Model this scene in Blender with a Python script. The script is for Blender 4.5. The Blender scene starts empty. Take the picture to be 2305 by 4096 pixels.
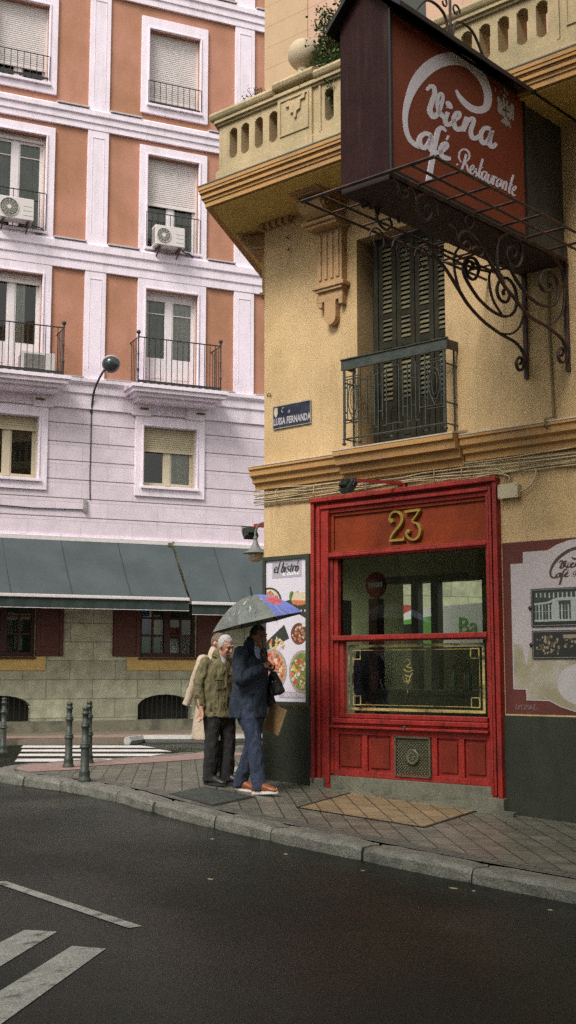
import bpy, bmesh, math, random
from mathutils import Vector, Matrix, noise
random.seed(7)
R=math.radians
scene=bpy.context.scene
COL=scene.collection
# ---------------------------------------------------------------- materials
def N(nt,t,**k):
    n=nt.nodes.new(t)
    for a,b in k.items():
        if a.startswith('i_'): n.inputs[a[2:].replace('_',' ')].default_value=b
        else: setattr(n,a,b)
    return n
MC={}
def mat(name,col,rough=.7,var=.12,scale=6,bump=.0,bscale=60,metal=0,grain=0,streak=0,col2=None,c2amt=.5,c2scale=1.5,spec=.5,emit=None,grime=None,gamt=.5,gscale=(1.2,1.2,1.2),gpos=(.5,.62)):
    if name in MC: return MC[name]
    m=bpy.data.materials.new(name); m.use_nodes=True; nt=m.node_tree; L=nt.links
    b=nt.nodes['Principled BSDF']; b.inputs['Roughness'].default_value=rough; b.inputs['Metallic'].default_value=metal
    b.inputs['Specular IOR Level'].default_value=spec
    tc=N(nt,'ShaderNodeTexCoord')
    n1=N(nt,'ShaderNodeTexNoise'); n1.inputs['Scale'].default_value=scale; n1.inputs['Detail'].default_value=6; n1.inputs['Roughness'].default_value=.65
    L.new(tc.outputs['Object'],n1.inputs['Vector'])
    mr=N(nt,'ShaderNodeMapRange'); mr.inputs['From Min'].default_value=.3; mr.inputs['From Max'].default_value=.7
    mr.inputs['To Min'].default_value=1-var; mr.inputs['To Max'].default_value=1+var
    L.new(n1.outputs['Fac'],mr.inputs['Value'])
    cur=None
    base=N(nt,'ShaderNodeRGB'); base.outputs[0].default_value=(*col,1); cur=base.outputs[0]
    if col2:
        n2=N(nt,'ShaderNodeTexNoise'); n2.inputs['Scale'].default_value=c2scale; n2.inputs['Detail'].default_value=5
        L.new(tc.outputs['Object'],n2.inputs['Vector'])
        r2=N(nt,'ShaderNodeMapRange'); r2.inputs['From Min'].default_value=.42; r2.inputs['From Max'].default_value=.62; r2.inputs['To Max'].default_value=c2amt
        L.new(n2.outputs['Fac'],r2.inputs['Value'])
        mx=N(nt,'ShaderNodeMixRGB'); mx.inputs['Color2'].default_value=(*col2,1)
        L.new(r2.outputs[0],mx.inputs['Fac']); L.new(cur,mx.inputs['Color1']); cur=mx.outputs[0]
    if grime:
        mp=N(nt,'ShaderNodeMapping'); mp.inputs['Scale'].default_value=gscale
        L.new(tc.outputs['Object'],mp.inputs['Vector'])
        n3=N(nt,'ShaderNodeTexNoise'); n3.inputs['Scale'].default_value=1; n3.inputs['Detail'].default_value=8; n3.inputs['Roughness'].default_value=.7
        L.new(mp.outputs[0],n3.inputs['Vector'])
        r3=N(nt,'ShaderNodeMapRange'); r3.inputs['From Min'].default_value=gpos[0]; r3.inputs['From Max'].default_value=gpos[1]; r3.inputs['To Max'].default_value=gamt
        L.new(n3.outputs['Fac'],r3.inputs['Value'])
        mx=N(nt,'ShaderNodeMixRGB'); mx.inputs['Color2'].default_value=(*grime,1)
        L.new(r3.outputs[0],mx.inputs['Fac']); L.new(cur,mx.inputs['Color1']); cur=mx.outputs[0]
    mul=N(nt,'ShaderNodeMixRGB',blend_type='MULTIPLY'); mul.inputs['Fac'].default_value=1
    L.new(cur,mul.inputs['Color1']); L.new(mr.outputs[0],mul.inputs['Color2']); cur=mul.outputs[0]
    if grain:
        n4=N(nt,'ShaderNodeTexNoise'); n4.inputs['Scale'].default_value=bscale; n4.inputs['Detail'].default_value=3
        L.new(tc.outputs['Object'],n4.inputs['Vector'])
        r4=N(nt,'ShaderNodeMapRange'); r4.inputs['From Min'].default_value=.3; r4.inputs['From Max'].default_value=.7; r4.inputs['To Min'].default_value=1-grain; r4.inputs['To Max'].default_value=1+grain
        L.new(n4.outputs['Fac'],r4.inputs['Value'])
        mul=N(nt,'ShaderNodeMixRGB',blend_type='MULTIPLY'); mul.inputs['Fac'].default_value=1
        L.new(cur,mul.inputs['Color1']); L.new(r4.outputs[0],mul.inputs['Color2']); cur=mul.outputs[0]
    L.new(cur,b.inputs['Base Color'])
    if bump:
        nb=N(nt,'ShaderNodeTexNoise'); nb.inputs['Scale'].default_value=bscale; nb.inputs['Detail'].default_value=4
        L.new(tc.outputs['Object'],nb.inputs['Vector'])
        bp=N(nt,'ShaderNodeBump'); bp.inputs['Strength'].default_value=bump; bp.inputs['Distance'].default_value=.01
        L.new(nb.outputs['Fac'],bp.inputs['Height']); L.new(bp.outputs[0],b.inputs['Normal'])
    if emit:
        b.inputs['Emission Color'].default_value=(*emit[0],1); b.inputs['Emission Strength'].default_value=emit[1]
    MC[name]=m; return m
def joint_mat(name,col,bw,bh,mortar=.006,rot=0,dark=.35,offset=.5,axes='XZ',rough=.6,var=.15,grain=.2,cvar=.12,bump=.4,loc=(0,0)):
    """stone / paving with joints from a brick texture laid in object space"""
    if name in MC: return MC[name]
    m=bpy.data.materials.new(name); m.use_nodes=True; nt=m.node_tree; L=nt.links
    b=nt.nodes['Principled BSDF']; b.inputs['Roughness'].default_value=rough
    tc=N(nt,'ShaderNodeTexCoord'); sp=N(nt,'ShaderNodeSeparateXYZ'); cb=N(nt,'ShaderNodeCombineXYZ')
    L.new(tc.outputs['Object'],sp.inputs[0])
    L.new(sp.outputs[axes[0]],cb.inputs['X']); L.new(sp.outputs[axes[1]],cb.inputs['Y'])
    mp=N(nt,'ShaderNodeMapping'); mp.inputs['Rotation'].default_value=(0,0,rot); mp.inputs['Location'].default_value=(loc[0],loc[1],0)
    L.new(cb.outputs[0],mp.inputs['Vector'])
    # slight wobble of the joints
    nz=N(nt,'ShaderNodeTexNoise'); nz.inputs['Scale'].default_value=3; L.new(tc.outputs['Object'],nz.inputs['Vector'])
    ad=N(nt,'ShaderNodeMixRGB',blend_type='ADD'); ad.inputs['Fac'].default_value=.012
    L.new(mp.outputs[0],ad.inputs['Color1']); L.new(nz.outputs['Color'],ad.inputs['Color2'])
    br=N(nt,'ShaderNodeTexBrick'); br.offset=offset; br.inputs['Scale'].default_value=1
    br.inputs['Brick Width'].default_value=bw; br.inputs['Row Height'].default_value=bh; br.inputs['Mortar Size'].default_value=mortar; br.inputs['Mortar Smooth'].default_value=.1
    br.inputs['Color1'].default_value=(*[c*(1-cvar) for c in col],1); br.inputs['Color2'].default_value=(*[c*(1+cvar) for c in col],1)
    br.inputs['Mortar'].default_value=(*[c*dark for c in col],1)
    L.new(ad.outputs[0],br.inputs['Vector'])
    cur=br.outputs['Color']
    for sc,am in ((4,var),(70,grain)):
        n1=N(nt,'ShaderNodeTexNoise'); n1.inputs['Scale'].default_value=sc; n1.inputs['Detail'].default_value=6
        L.new(tc.outputs['Object'],n1.inputs['Vector'])
        mr=N(nt,'ShaderNodeMapRange'); mr.inputs['From Min'].default_value=.3; mr.inputs['From Max'].default_value=.7; mr.inputs['To Min'].default_value=1-am; mr.inputs['To Max'].default_value=1+am
        L.new(n1.outputs['Fac'],mr.inputs['Value'])
        mul=N(nt,'ShaderNodeMixRGB',blend_type='MULTIPLY'); mul.inputs['Fac'].default_value=1
        L.new(cur,mul.inputs['Color1']); L.new(mr.outputs[0],mul.inputs['Color2']); cur=mul.outputs[0]
    L.new(cur,b.inputs['Base Color'])
    iv=N(nt,'ShaderNodeMath',operation='SUBTRACT'); iv.inputs[0].default_value=1; L.new(br.outputs['Fac'],iv.inputs[1])
    nb=N(nt,'ShaderNodeTexNoise'); nb.inputs['Scale'].default_value=60; nb.inputs['Detail'].default_value=4; L.new(tc.outputs['Object'],nb.inputs['Vector'])
    ma=N(nt,'ShaderNodeMath',operation='MULTIPLY_ADD'); ma.inputs[1].default_value=.3; L.new(nb.outputs['Fac'],ma.inputs[0]); L.new(iv.outputs[0],ma.inputs[2])
    bp=N(nt,'ShaderNodeBump'); bp.inputs['Strength'].default_value=bump; bp.inputs['Distance'].default_value=.01
    L.new(ma.outputs[0],bp.inputs['Height']); L.new(bp.outputs[0],b.inputs['Normal'])
    MC[name]=m; return m
def glass(name,tint=(.8,.85,.8),refl=1.0,ior=1.5):
    if name in MC: return MC[name]
    m=bpy.data.materials.new(name); m.use_nodes=True; nt=m.node_tree; L=nt.links
    nt.nodes.remove(nt.nodes['Principled BSDF']); out=nt.nodes['Material Output']
    t=N(nt,'ShaderNodeBsdfTransparent'); t.inputs[0].default_value=(*tint,1)
    g=N(nt,'ShaderNodeBsdfGlossy'); g.inputs['Roughness'].default_value=.02; g.inputs[0].default_value=(refl,refl,refl,1)
    fr=N(nt,'ShaderNodeFresnel'); fr.inputs[0].default_value=ior
    mx=N(nt,'ShaderNodeMixShader'); L.new(fr.outputs[0],mx.inputs[0]); L.new(t.outputs[0],mx.inputs[1]); L.new(g.outputs[0],mx.inputs[2]); L.new(mx.outputs[0],out.inputs[0])
    MC[name]=m; return m
# ---------------------------------------------------------------- frames
CX,CY=-.29055,14.71923
FX,FY=-3.61997,26.61981
MF=Matrix.Translation((CX,CY,0))@Matrix.Rotation(R(-42),4,'Z')      # corner building: X along the wall, -Y out of the wall
EA=math.atan2(.41675619586,.9090183)
MB_=Matrix.Translation((FX,FY,0))@Matrix.Rotation(EA,4,'Z')          # far building
MW=Matrix.Identity(4)
def gslope(s): return -.045*min(max(s,0),14)
# ---------------------------------------------------------------- mesh builder
class MB:
    def __init__(s): s.v=[];s.f=[];s.mi=[];s.sm=[]
    def add(s,vs,fs,mi=0,sm=False):
        b=len(s.v); s.v+= [tuple(v) for v in vs]
        for f in fs: s.f.append(tuple(b+i for i in f)); s.mi.append(mi); s.sm.append(sm)
        return s
    def box(s,x0,x1,y0,y1,z0,z1,mi=0):
        if x0>x1:x0,x1=x1,x0
        if y0>y1:y0,y1=y1,y0
        if z0>z1:z0,z1=z1,z0
        return s.add([(x0,y0,z0),(x1,y0,z0),(x1,y1,z0),(x0,y1,z0),(x0,y0,z1),(x1,y0,z1),(x1,y1,z1),(x0,y1,z1)],
          [(0,3,2,1),(4,5,6,7),(0,1,5,4),(1,2,6,5),(2,3,7,6),(3,0,4,7)],mi)
    def ob(s,s0,s1,o0,o1,z0,z1,mi=0):   # s along wall, o outward
        return s.box(s0,s1,-o1,-o0,z0,z1,mi)
    def quad(s,a,b,c,d,mi=0): return s.add([a,b,c,d],[(0,1,2,3)],mi)
    def prism(s,pts,a,b,axis='z',mi=0,sm=False):
        """closed polygon pts (2D) extruded from a to b along axis; x: pts=(y,z), y: pts=(x,z), z: pts=(x,y)"""
        def P(p,t):
            return {'x':(t,p[0],p[1]),'y':(p[0],t,p[1]),'z':(p[0],p[1],t)}[axis]
        n=len(pts); vs=[P(p,a) for p in pts]+[P(p,b) for p in pts]
        s.add(vs,[(i,(i+1)%n,n+(i+1)%n,n+i) for i in range(n)],mi,sm)
        s.add(vs,[tuple(range(n-1,-1,-1)),tuple(range(n,2*n))],mi)
        return s
    def tube(s,pts,r,n=8,mi=0,sm=True,cap=True,flat=1.0):
        pts=[Vector(p) for p in pts]; rs=r if isinstance(r,(list,tuple)) else [r]*len(pts)
        ref=Vector((0,0,1)); vs=[]
        t0=(pts[1]-pts[0]).normalized()
        if abs(t0.z)>.9: ref=Vector((1,0,0))
        side=t0.cross(ref).normalized()
        for i,p in enumerate(pts):
            t=(pts[min(i+1,len(pts)-1)]-pts[max(i-1,0)])
            if t.length<1e-9: t=t0
            t.normalize()
            side=(side-t*side.dot(t))
            if side.length<1e-6: side=t.cross(Vector((0,1,.1)))
            side.normalize(); up=side.cross(t)
            for k in range(n):
                a=2*math.pi*k/n; vs.append(p+side*math.cos(a)*rs[i]*flat+up*math.sin(a)*rs[i])
        fs=[]
        for i in range(len(pts)-1):
            for k in range(n): fs.append((i*n+k,i*n+(k+1)%n,(i+1)*n+(k+1)%n,(i+1)*n+k))
        s.add(vs,fs,mi,sm)
        if cap: s.add(vs,[tuple(range(n-1,-1,-1)),tuple(range((len(pts)-1)*n,len(pts)*n))],mi)
        return s
    def lathe(s,prof,c=(0,0,0),n=16,mi=0,axis='z',sm=True):
        vs=[];
        for r,h in prof:
            for k in range(n):
                a=2*math.pi*k/n
                x,y=r*math.cos(a),r*math.sin(a)
                p={'z':(x,y,h),'y':(x,h,y),'x':(h,x,y)}[axis]
                vs.append((p[0]+c[0],p[1]+c[1],p[2]+c[2]))
        fs=[]
        for i in range(len(prof)-1):
            for k in range(n): fs.append((i*n+k,i*n+(k+1)%n,(i+1)*n+(k+1)%n,(i+1)*n+k))
        s.add(vs,fs,mi,sm)
        s.add(vs,[tuple(range(n-1,-1,-1)),tuple(range((len(prof)-1)*n,len(prof)*n))],mi)
        return s
    def sphere(s,c,r,n=16,sc=(1,1,1),mi=0):
        m=n//2; prof=[(max(1e-4,math.sin(math.pi*i/m)),-math.cos(math.pi*i/m)) for i in range(m+1)]
        vs=[];fs=[]
        for rr,h in prof:
            for k in range(n):
                a=2*math.pi*k/n; vs.append((c[0]+rr*math.cos(a)*r*sc[0],c[1]+rr*math.sin(a)*r*sc[1],c[2]+h*r*sc[2]))
        for i in range(m):
            for k in range(n): fs.append((i*n+k,i*n+(k+1)%n,(i+1)*n+(k+1)%n,(i+1)*n+k))
        return s.add(vs,fs,mi,True)
    def profile(s,pts,s0,s1,mi=0,close=True):
        """moulding: pts=(o,z) polygon, extruded along the wall"""
        return s.prism([(-o,z) for o,z in pts],s0,s1,'x',mi)
def build(name,mb,mats,parent=None,M=None,bevel=0,base=(0,0,0),fix=True):
    me=bpy.data.meshes.new(name)
    me.from_pydata([(v[0]-base[0],v[1]-base[1],v[2]-base[2]) for v in mb.v],[],mb.f)
    if not isinstance(mats,(list,tuple)): mats=[mats]
    for m in mats: me.materials.append(m)
    me.polygons.foreach_set('material_index',mb.mi); me.polygons.foreach_set('use_smooth',mb.sm)
    if fix:
        bm=bmesh.new(); bm.from_mesh(me); bmesh.ops.recalc_face_normals(bm,faces=bm.faces[:]); bm.to_mesh(me); bm.free()
    me.update()
    o=bpy.data.objects.new(name,me); COL.objects.link(o)
    if parent: o.parent=parent
    elif M is not None: o.matrix_world=M@Matrix.Translation(base)
    if bevel:
        b=o.modifiers.new('bevel','BEVEL'); b.width=bevel; b.segments=2; b.limit_method='ANGLE'; b.angle_limit=R(40)
    return o
def tag(o,label=None,cat=None,group=None,kind=None):
    if label: o['label']=label
    if cat: o['category']=cat
    if group: o['group']=group
    if kind: o['kind']=kind
    return o
class Thing:
    def __init__(s,name,label,cat,M=MW,base=(0,0,0),group=None,rz=0):
        """base in frame coordinates (s,o,z) with o outward when M is a wall frame, plain xyz otherwise"""
        s.base=base
        e=bpy.data.objects.new(name,None); COL.objects.link(e); e.empty_display_size=.2
        e.matrix_world=M@Matrix.Translation(base)@Matrix.Rotation(rz,4,'Z')
        s.e=e; tag(e,label,cat,group)
    def part(s,name,mb,mats,bevel=0,parent=None,label=None,fix=True,local=False):
        o=build(name,mb,mats,parent or s.e,None,bevel,(0,0,0) if local else s.base,fix)
        if label:o['label']=label
        return o
def copy_tree(o,parent=None):
    c=o.copy(); COL.objects.link(c)
    if parent: c.parent=parent
    for ch in [x for x in o.children]: copy_tree(ch,c)
    return c
def catmull(g,sub=4):
    P=[];n=len(g);k_=len(g[0])
    for i in range(n-1):
        p0=g[max(i-1,0)];p1=g[i];p2=g[i+1];p3=g[min(i+2,n-1)]
        for j in range(sub):
            t=j/sub
            P.append(tuple(.5*((2*p1[k])+(-p0[k]+p2[k])*t+(2*p0[k]-5*p1[k]+4*p2[k]-p3[k])*t*t+(-p0[k]+3*p1[k]-3*p2[k]+p3[k])*t**3) for k in range(k_)))
    P.append(tuple(g[-1])); return P
def stroke_pairs(g,sub=3):
    """centre line with widths (x,z,w) -> flat list of left/right edge points"""
    P=catmull(g,sub); out=[]
    for i,p in enumerate(P):
        a=P[max(i-1,0)];b=P[min(i+1,len(P)-1)]; dx,dy=b[0]-a[0],b[1]-a[1]; l=math.hypot(dx,dy) or 1; w=p[2]/2
        out+=[p[0]-dy/l*w,p[1]+dx/l*w,p[0]+dy/l*w,p[1]-dx/l*w]
    return out
def ribbon(mb,fl,fn,t0,t1,mi=0):
    """fl flat list xL,zL,xR,zR...; fn(x,z,t)->3D; slab between depths t0 and t1"""
    n=len(fl)//4; vs=[]
    for i in range(n):
        a=fl[4*i:4*i+4]
        vs+=[fn(a[0],a[1],t0),fn(a[2],a[3],t0),fn(a[0],a[1],t1),fn(a[2],a[3],t1)]
    fs=[(0,1,3,2),(4*(n-1),4*(n-1)+2,4*(n-1)+3,4*(n-1)+1)]
    for i in range(n-1):
        a=4*i;b=a+4; fs+=[(a,b,b+1,a+1),(a+2,a+3,b+3,b+2),(a,a+2,b+2,b),(a+1,b+1,b+3,a+3)]
    mb.add(vs,fs,mi)
def text_mb(mb,txt,size,fn,t0,t1,sx=1,shear=0,align='CENTER',mi=0,bold=0,space=1.0):
    cu=bpy.data.curves.new('t','FONT'); cu.body=txt; cu.size=size; cu.align_x=align; cu.align_y='CENTER'; cu.extrude=.5; cu.offset=bold; cu.space_character=space; cu.resolution_u=2; cu.shear=shear
    o=bpy.data.objects.new('t',cu); COL.objects.link(o)
    dg=bpy.context.evaluated_depsgraph_get(); me=bpy.data.meshes.new_from_object(o.evaluated_get(dg))
    vs=[fn(v.co.x*sx,v.co.y,t1 if v.co.z>0 else t0) for v in me.vertices]
    mb.add(vs,[tuple(p.vertices) for p in me.polygons],mi)
    bpy.data.objects.remove(o); bpy.data.curves.remove(cu); bpy.data.meshes.remove(me)
def holed_wall(mb,s0,s1,z0,z1,holes,o=0,depth=.3,mi=0,reveal=True,back=False):
    """front skin with rectangular openings and their reveals"""
    xs=sorted({s0,s1,*[h[0] for h in holes],*[h[1] for h in holes]}); zs=sorted({z0,z1,*[h[2] for h in holes],*[h[3] for h in holes]})
    xs=[x for x in xs if s0<=x<=s1]; zs=[z for z in zs if z0<=z<=z1]
    for i in range(len(xs)-1):
        for j in range(len(zs)-1):
            cx,cz=(xs[i]+xs[i+1])/2,(zs[j]+zs[j+1])/2
            if any(h[0]<cx<h[1] and h[2]<cz<h[3] for h in holes): continue
            mb.quad((xs[i],-o,zs[j]),(xs[i+1],-o,zs[j]),(xs[i+1],-o,zs[j+1]),(xs[i],-o,zs[j+1]),mi)
            if back: mb.quad((xs[i],-o+depth,zs[j]),(xs[i],-o+depth,zs[j+1]),(xs[i+1],-o+depth,zs[j+1]),(xs[i+1],-o+depth,zs[j]),mi)
    if reveal:
        for h in holes:
            a,b,c,d=h; y0,y1=-o,-o+depth
            mb.quad((a,y0,c),(a,y0,d),(a,y1,d),(a,y1,c),mi); mb.quad((b,y0,c),(b,y1,c),(b,y1,d),(b,y0,d),mi)
            mb.quad((a,y0,d),(b,y0,d),(b,y1,d),(a,y1,d),mi); mb.quad((a,y0,c),(a,y1,c),(b,y1,c),(b,y0,c),mi)
def circ(cx,cz,r,n=24,a0=0,a1=2*math.pi,rz=None):
    rz=r if rz is None else rz
    return [(cx+r*math.cos(a0+(a1-a0)*k/n),cz+rz*math.sin(a0+(a1-a0)*k/n)) for k in range(n if abs(a1-a0-2*math.pi)<1e-6 else n+1)]
# ---------------------------------------------------------------- materials used
WHITE=mat('white_render',(.82,.715,.82),.85,.06,3,.2,90,grain=.16,grime=(.42,.38,.37),gamt=.5,gscale=(4,4,.5),gpos=(.50,.75))
ORANGE=mat('orange_render',(.46,.215,.150),.9,.10,2.5,.25,90,grain=.24,col2=(.35,.165,.09),c2amt=.8,c2scale=.6,grime=(.22,.11,.06),gamt=.35,gscale=(2.5,2.5,.5),gpos=(.5,.72))
ASHLAR=joint_mat('ashlar_stone',(.66,.56,.645),1.15,.41,.008,0,.80,.5,'XZ',.85,.08,.10,.04,.3,loc=(.35,.04))
ASHLOW=joint_mat('lower_stone',(.38,.375,.275),1.0,.40,.009,0,.5,.5,'XZ',.85,.26,.26,.16,.4,loc=(.1,.11))  # ashlar stone, its colour darkened for the shade under the awning
PLASTER=mat('yellow_plaster',(.58,.40,.215),.9,.12,1.6,.45,100,grain=.26,col2=(.47,.32,.155),c2amt=.7,c2scale=.9,grime=(.27,.20,.11),gamt=.5,gscale=(5,5,.8),gpos=(.52,.76))
PLASTER2=mat('terrace_stone',(.47,.36,.215),.9,.14,3,.35,70,grain=.14,col2=(.36,.29,.17),c2amt=.8,c2scale=1.8,grime=(.16,.13,.085),gamt=.7,gscale=(7,7,.9),gpos=(.55,.75))
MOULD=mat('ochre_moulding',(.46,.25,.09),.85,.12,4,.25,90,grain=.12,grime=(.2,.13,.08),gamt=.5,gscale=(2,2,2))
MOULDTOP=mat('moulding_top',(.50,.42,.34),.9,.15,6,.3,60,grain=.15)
CORB=mat('corbel_stone',(.47,.29,.15),.85,.12,5,.25,90,grain=.12,grime=(.25,.16,.09),gamt=.5,gscale=(3,3,1.5))
UPWALL=mat('upper_wall_render',(.50,.35,.22),.9,.08,2,.2,80,grain=.12)
UPWALL2=mat('upper_wall_pink',(.53,.32,.24),.9,.08,2,.2,80,grain=.12)
DADO=mat('dark_plinth_paint',(.023,.028,.017),.85,.25,2.2,.3,90,grain=.25,grime=(.012,.014,.010),gamt=.9,gscale=(2.2,2.2,.8),gpos=(.56,.66))
RED=mat('red_paint',(.27,.027,.022),.5,.25,6,.25,60,grain=.3,spec=.3,col2=(.30,.016,.012),c2amt=.6,c2scale=4,grime=(.07,.012,.01),gamt=.8,gscale=(11,11,1.5),gpos=(.52,.70))
REDD=mat('red_wood_panel',(.21,.033,.008),.6,.15,5,.15,80,grain=.2,spec=.2,col2=(.17,.03,.012),c2amt=.7,c2scale=3)
GRAN=mat('threshold_granite',(.15,.145,.11),.8,.15,4,.3,120,grain=.3,grime=(.05,.05,.04),gamt=.6,gscale=(3,3,3))
GOLD=mat('gold_paint',(.36,.245,.06),.4,.15,9,.1,60,metal=.35,grain=.15)
GOLDL=mat('gilt_line',(.40,.31,.11),.5,.3,9,grain=.2,grime=(.03,.035,.025),gamt=.95,gscale=(2.2,2.2,5),gpos=(.46,.56))
def wet_asphalt():
    m=mat('wet_asphalt',(.0050,.0100,.0055),.45,.25,1.3,.5,150,grain=.55,col2=(.0022,.0045,.0025),c2amt=.9,c2scale=.5,spec=.25)
    nt=m.node_tree; L=nt.links; b=nt.nodes['Principled BSDF']; tc=N(nt,'ShaderNodeTexCoord')
    n=N(nt,'ShaderNodeTexNoise'); n.inputs['Scale'].default_value=.55; n.inputs['Detail'].default_value=5; L.new(tc.outputs['Object'],n.inputs['Vector'])
    r=N(nt,'ShaderNodeMapRange'); r.inputs['From Min'].default_value=.38; r.inputs['From Max'].default_value=.62; r.inputs['To Min'].default_value=.13; r.inputs['To Max'].default_value=.50
    L.new(n.outputs['Fac'],r.inputs['Value']); L.new(r.outputs[0],b.inputs['Roughness']); return m
IRON=mat('dark_green_iron',(.030,.040,.034),.5,.3,14,.4,60,grain=.25,col2=(.055,.06,.05),c2amt=.6,c2scale=9)
IRONB=mat('black_iron',(.018,.017,.018),.5,.3,14,.3,60)
RUST=mat('rusty_iron',(.035,.026,.024),.65,.3,14,.5,70,grain=.3,col2=(.11,.045,.03),c2amt=.8,c2scale=7)
MAROON=mat('maroon_sheet',(.030,.010,.010),.8,.2,5,.3,60,spec=.2,grain=.22,grime=(.075,.045,.04),gamt=.5,gscale=(16,16,1.2),gpos=(.52,.7))
SIGNR=mat('sign_red_face',(.23,.042,.015),.6,.08,2,.05,60,grain=.10,col2=(.22,.045,.02),c2amt=.5,c2scale=1.2)
SIGNGREY=mat('grey_sheet_metal',(.055,.055,.050),.6,.3,3,.2,60,grain=.2)
SIGNW=mat('sign_white_lettering',(.86,.82,.95),.5,.04,4,grain=.06)
EAGW=mat('crest_worn_white',(.42,.42,.40),.7,.2,12,grain=.3,bscale=90,grime=(.10,.05,.03),gamt=.7,gscale=(40,40,40),gpos=(.5,.6))
BLACKM=mat('black_sheet',(.012,.010,.010),.6,.2,6)
ASPH=wet_asphalt()
PAVE=joint_mat('pavement_slabs',(.130,.124,.098),.38,.19,.008,R(43),.28,.5,'XY',.36,.30,.30,.14,.5)
PAVEF=mat('far_pavement',(.15,.125,.09),.6,.2,2,.3,60,grain=.25)
PINK=joint_mat('pink_tactile_paving',(.27,.175,.16),.30,.30,.006,0,.6,0,'XY',.55,.15,.2,.05,.3)
GKERB=mat('kerb_granite',(.145,.142,.122),.5,.25,7,.7,55,grain=.35,grime=(.045,.047,.038),gamt=.7,gscale=(5,5,5),gpos=(.48,.7))
BORDER=joint_mat('granite_setts',(.10,.10,.085),.19,.09,.008,0,.35,.5,'XY',.55,.2,.3,.15,.6)
PAINT=mat('road_paint',(.24,.25,.225),.5,.2,6,.3,90,grain=.4,grime=(.03,.034,.026),gamt=.85,gscale=(11,5,14),gpos=(.53,.63))
ZPAINT=mat('zebra_paint',(.62,.58,.58),.55,.12,3,.2,60,grain=.15,grime=(.2,.2,.18),gamt=.5,gscale=(3,9,9),gpos=(.55,.7))
# ---------------------------------------------------------------- ground
def kerb_line():
    """front (road) edge of the near kerb in wall coordinates (s,o)"""
    pts=[(14,2.78),(9,2.76),(5,2.76),(3.4,2.68),(2.4,2.60),(1.5,2.50),(.55,2.30),(-.4,2.04),(-1.3,1.80),(-2.1,1.70),(-2.9,1.58),(-3.5,1.35),(-3.95,.95),(-4.15,.4),(-4.12,-.3),(-4.02,-1.2),(-4.1,-2.4),(-4.6,-4),(-6.2,-7.4),(-9,-13)]
    return catmull(pts,5)
KL=kerb_line()
def off_line(L,d):
    out=[]
    for i,p in enumerate(L):
        a=L[max(i-1,0)];b=L[min(i+1,len(L)-1)];dx,dy=b[0]-a[0],b[1]-a[1];l=math.hypot(dx,dy)
        out.append((p[0]-dy/l*d*-1*-1 if False else p[0]+(-dy/l)*d*-1, p[1]+(dx/l)*d*-1*-1*1))
    return out
def inset(L,d):
    # walking from large s to small s the pavement lies towards -o: normal to the path on that side
    out=[]
    for i,p in enumerate(L):
        a=L[max(i-1,0)];b=L[min(i+1,len(L)-1)];dx,dy=b[0]-a[0],b[1]-a[1];l=math.hypot(dx,dy)
        out.append((p[0]-dy/l*d,p[1]+dx/l*d))
    return out
# test side: at s=5 path runs towards -s (dx<0): (-dy,dx) -> o decreases. correct side
mb=MB()
for a,b in ((-70,-10),(-10,0),(0,2),(2,6),(6,10),(10,14),(14,70)):
    for c,d in ((-60,-8),(-8,3),(3,40)):
        mb.quad((a,-d,gslope(a)-.12),(b,-d,gslope(b)-.12),(b,-c,gslope(b)-.12),(a,-c,gslope(a)-.12))
tag(build('road',mb,ASPH,None,MF),kind='structure')
inn=inset(KL,.26); inn2=inset(KL,.46)
def pave_strip(mb,A,B,dz=0):
    for i in range(len(A)-1):
        p,q,r,t=A[i],A[i+1],B[i+1],B[i]
        mb.quad((p[0],-p[1],gslope(p[0])+dz),(q[0],-q[1],gslope(q[0])+dz),(r[0],-r[1],gslope(r[0])+dz),(t[0],-t[1],gslope(t[0])+dz))
# back line of the pavement (slightly inside the walls)
back=[]
for p in inn2:
    if p[0]>0.15: back.append((p[0],-.10))
    else:
        # along the side wall, direction (-.483,-.876)
        t=max(0,(-p[0]*.483-p[1]*.876)); t=max(t,.05) if p[1]<.6 else .05+.0*t
        back.append((-.483*t+.06,-.876*t-.06))
mb=MB(); pave_strip(mb,inn2,back)
tag(build('pavement',mb,PAVE,None,MF),kind='structure')
mb=MB(); pave_strip(mb,inn,inn2,.002)
tag(build('pavement_border',mb,BORDER,None,MF),kind='structure')
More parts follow.
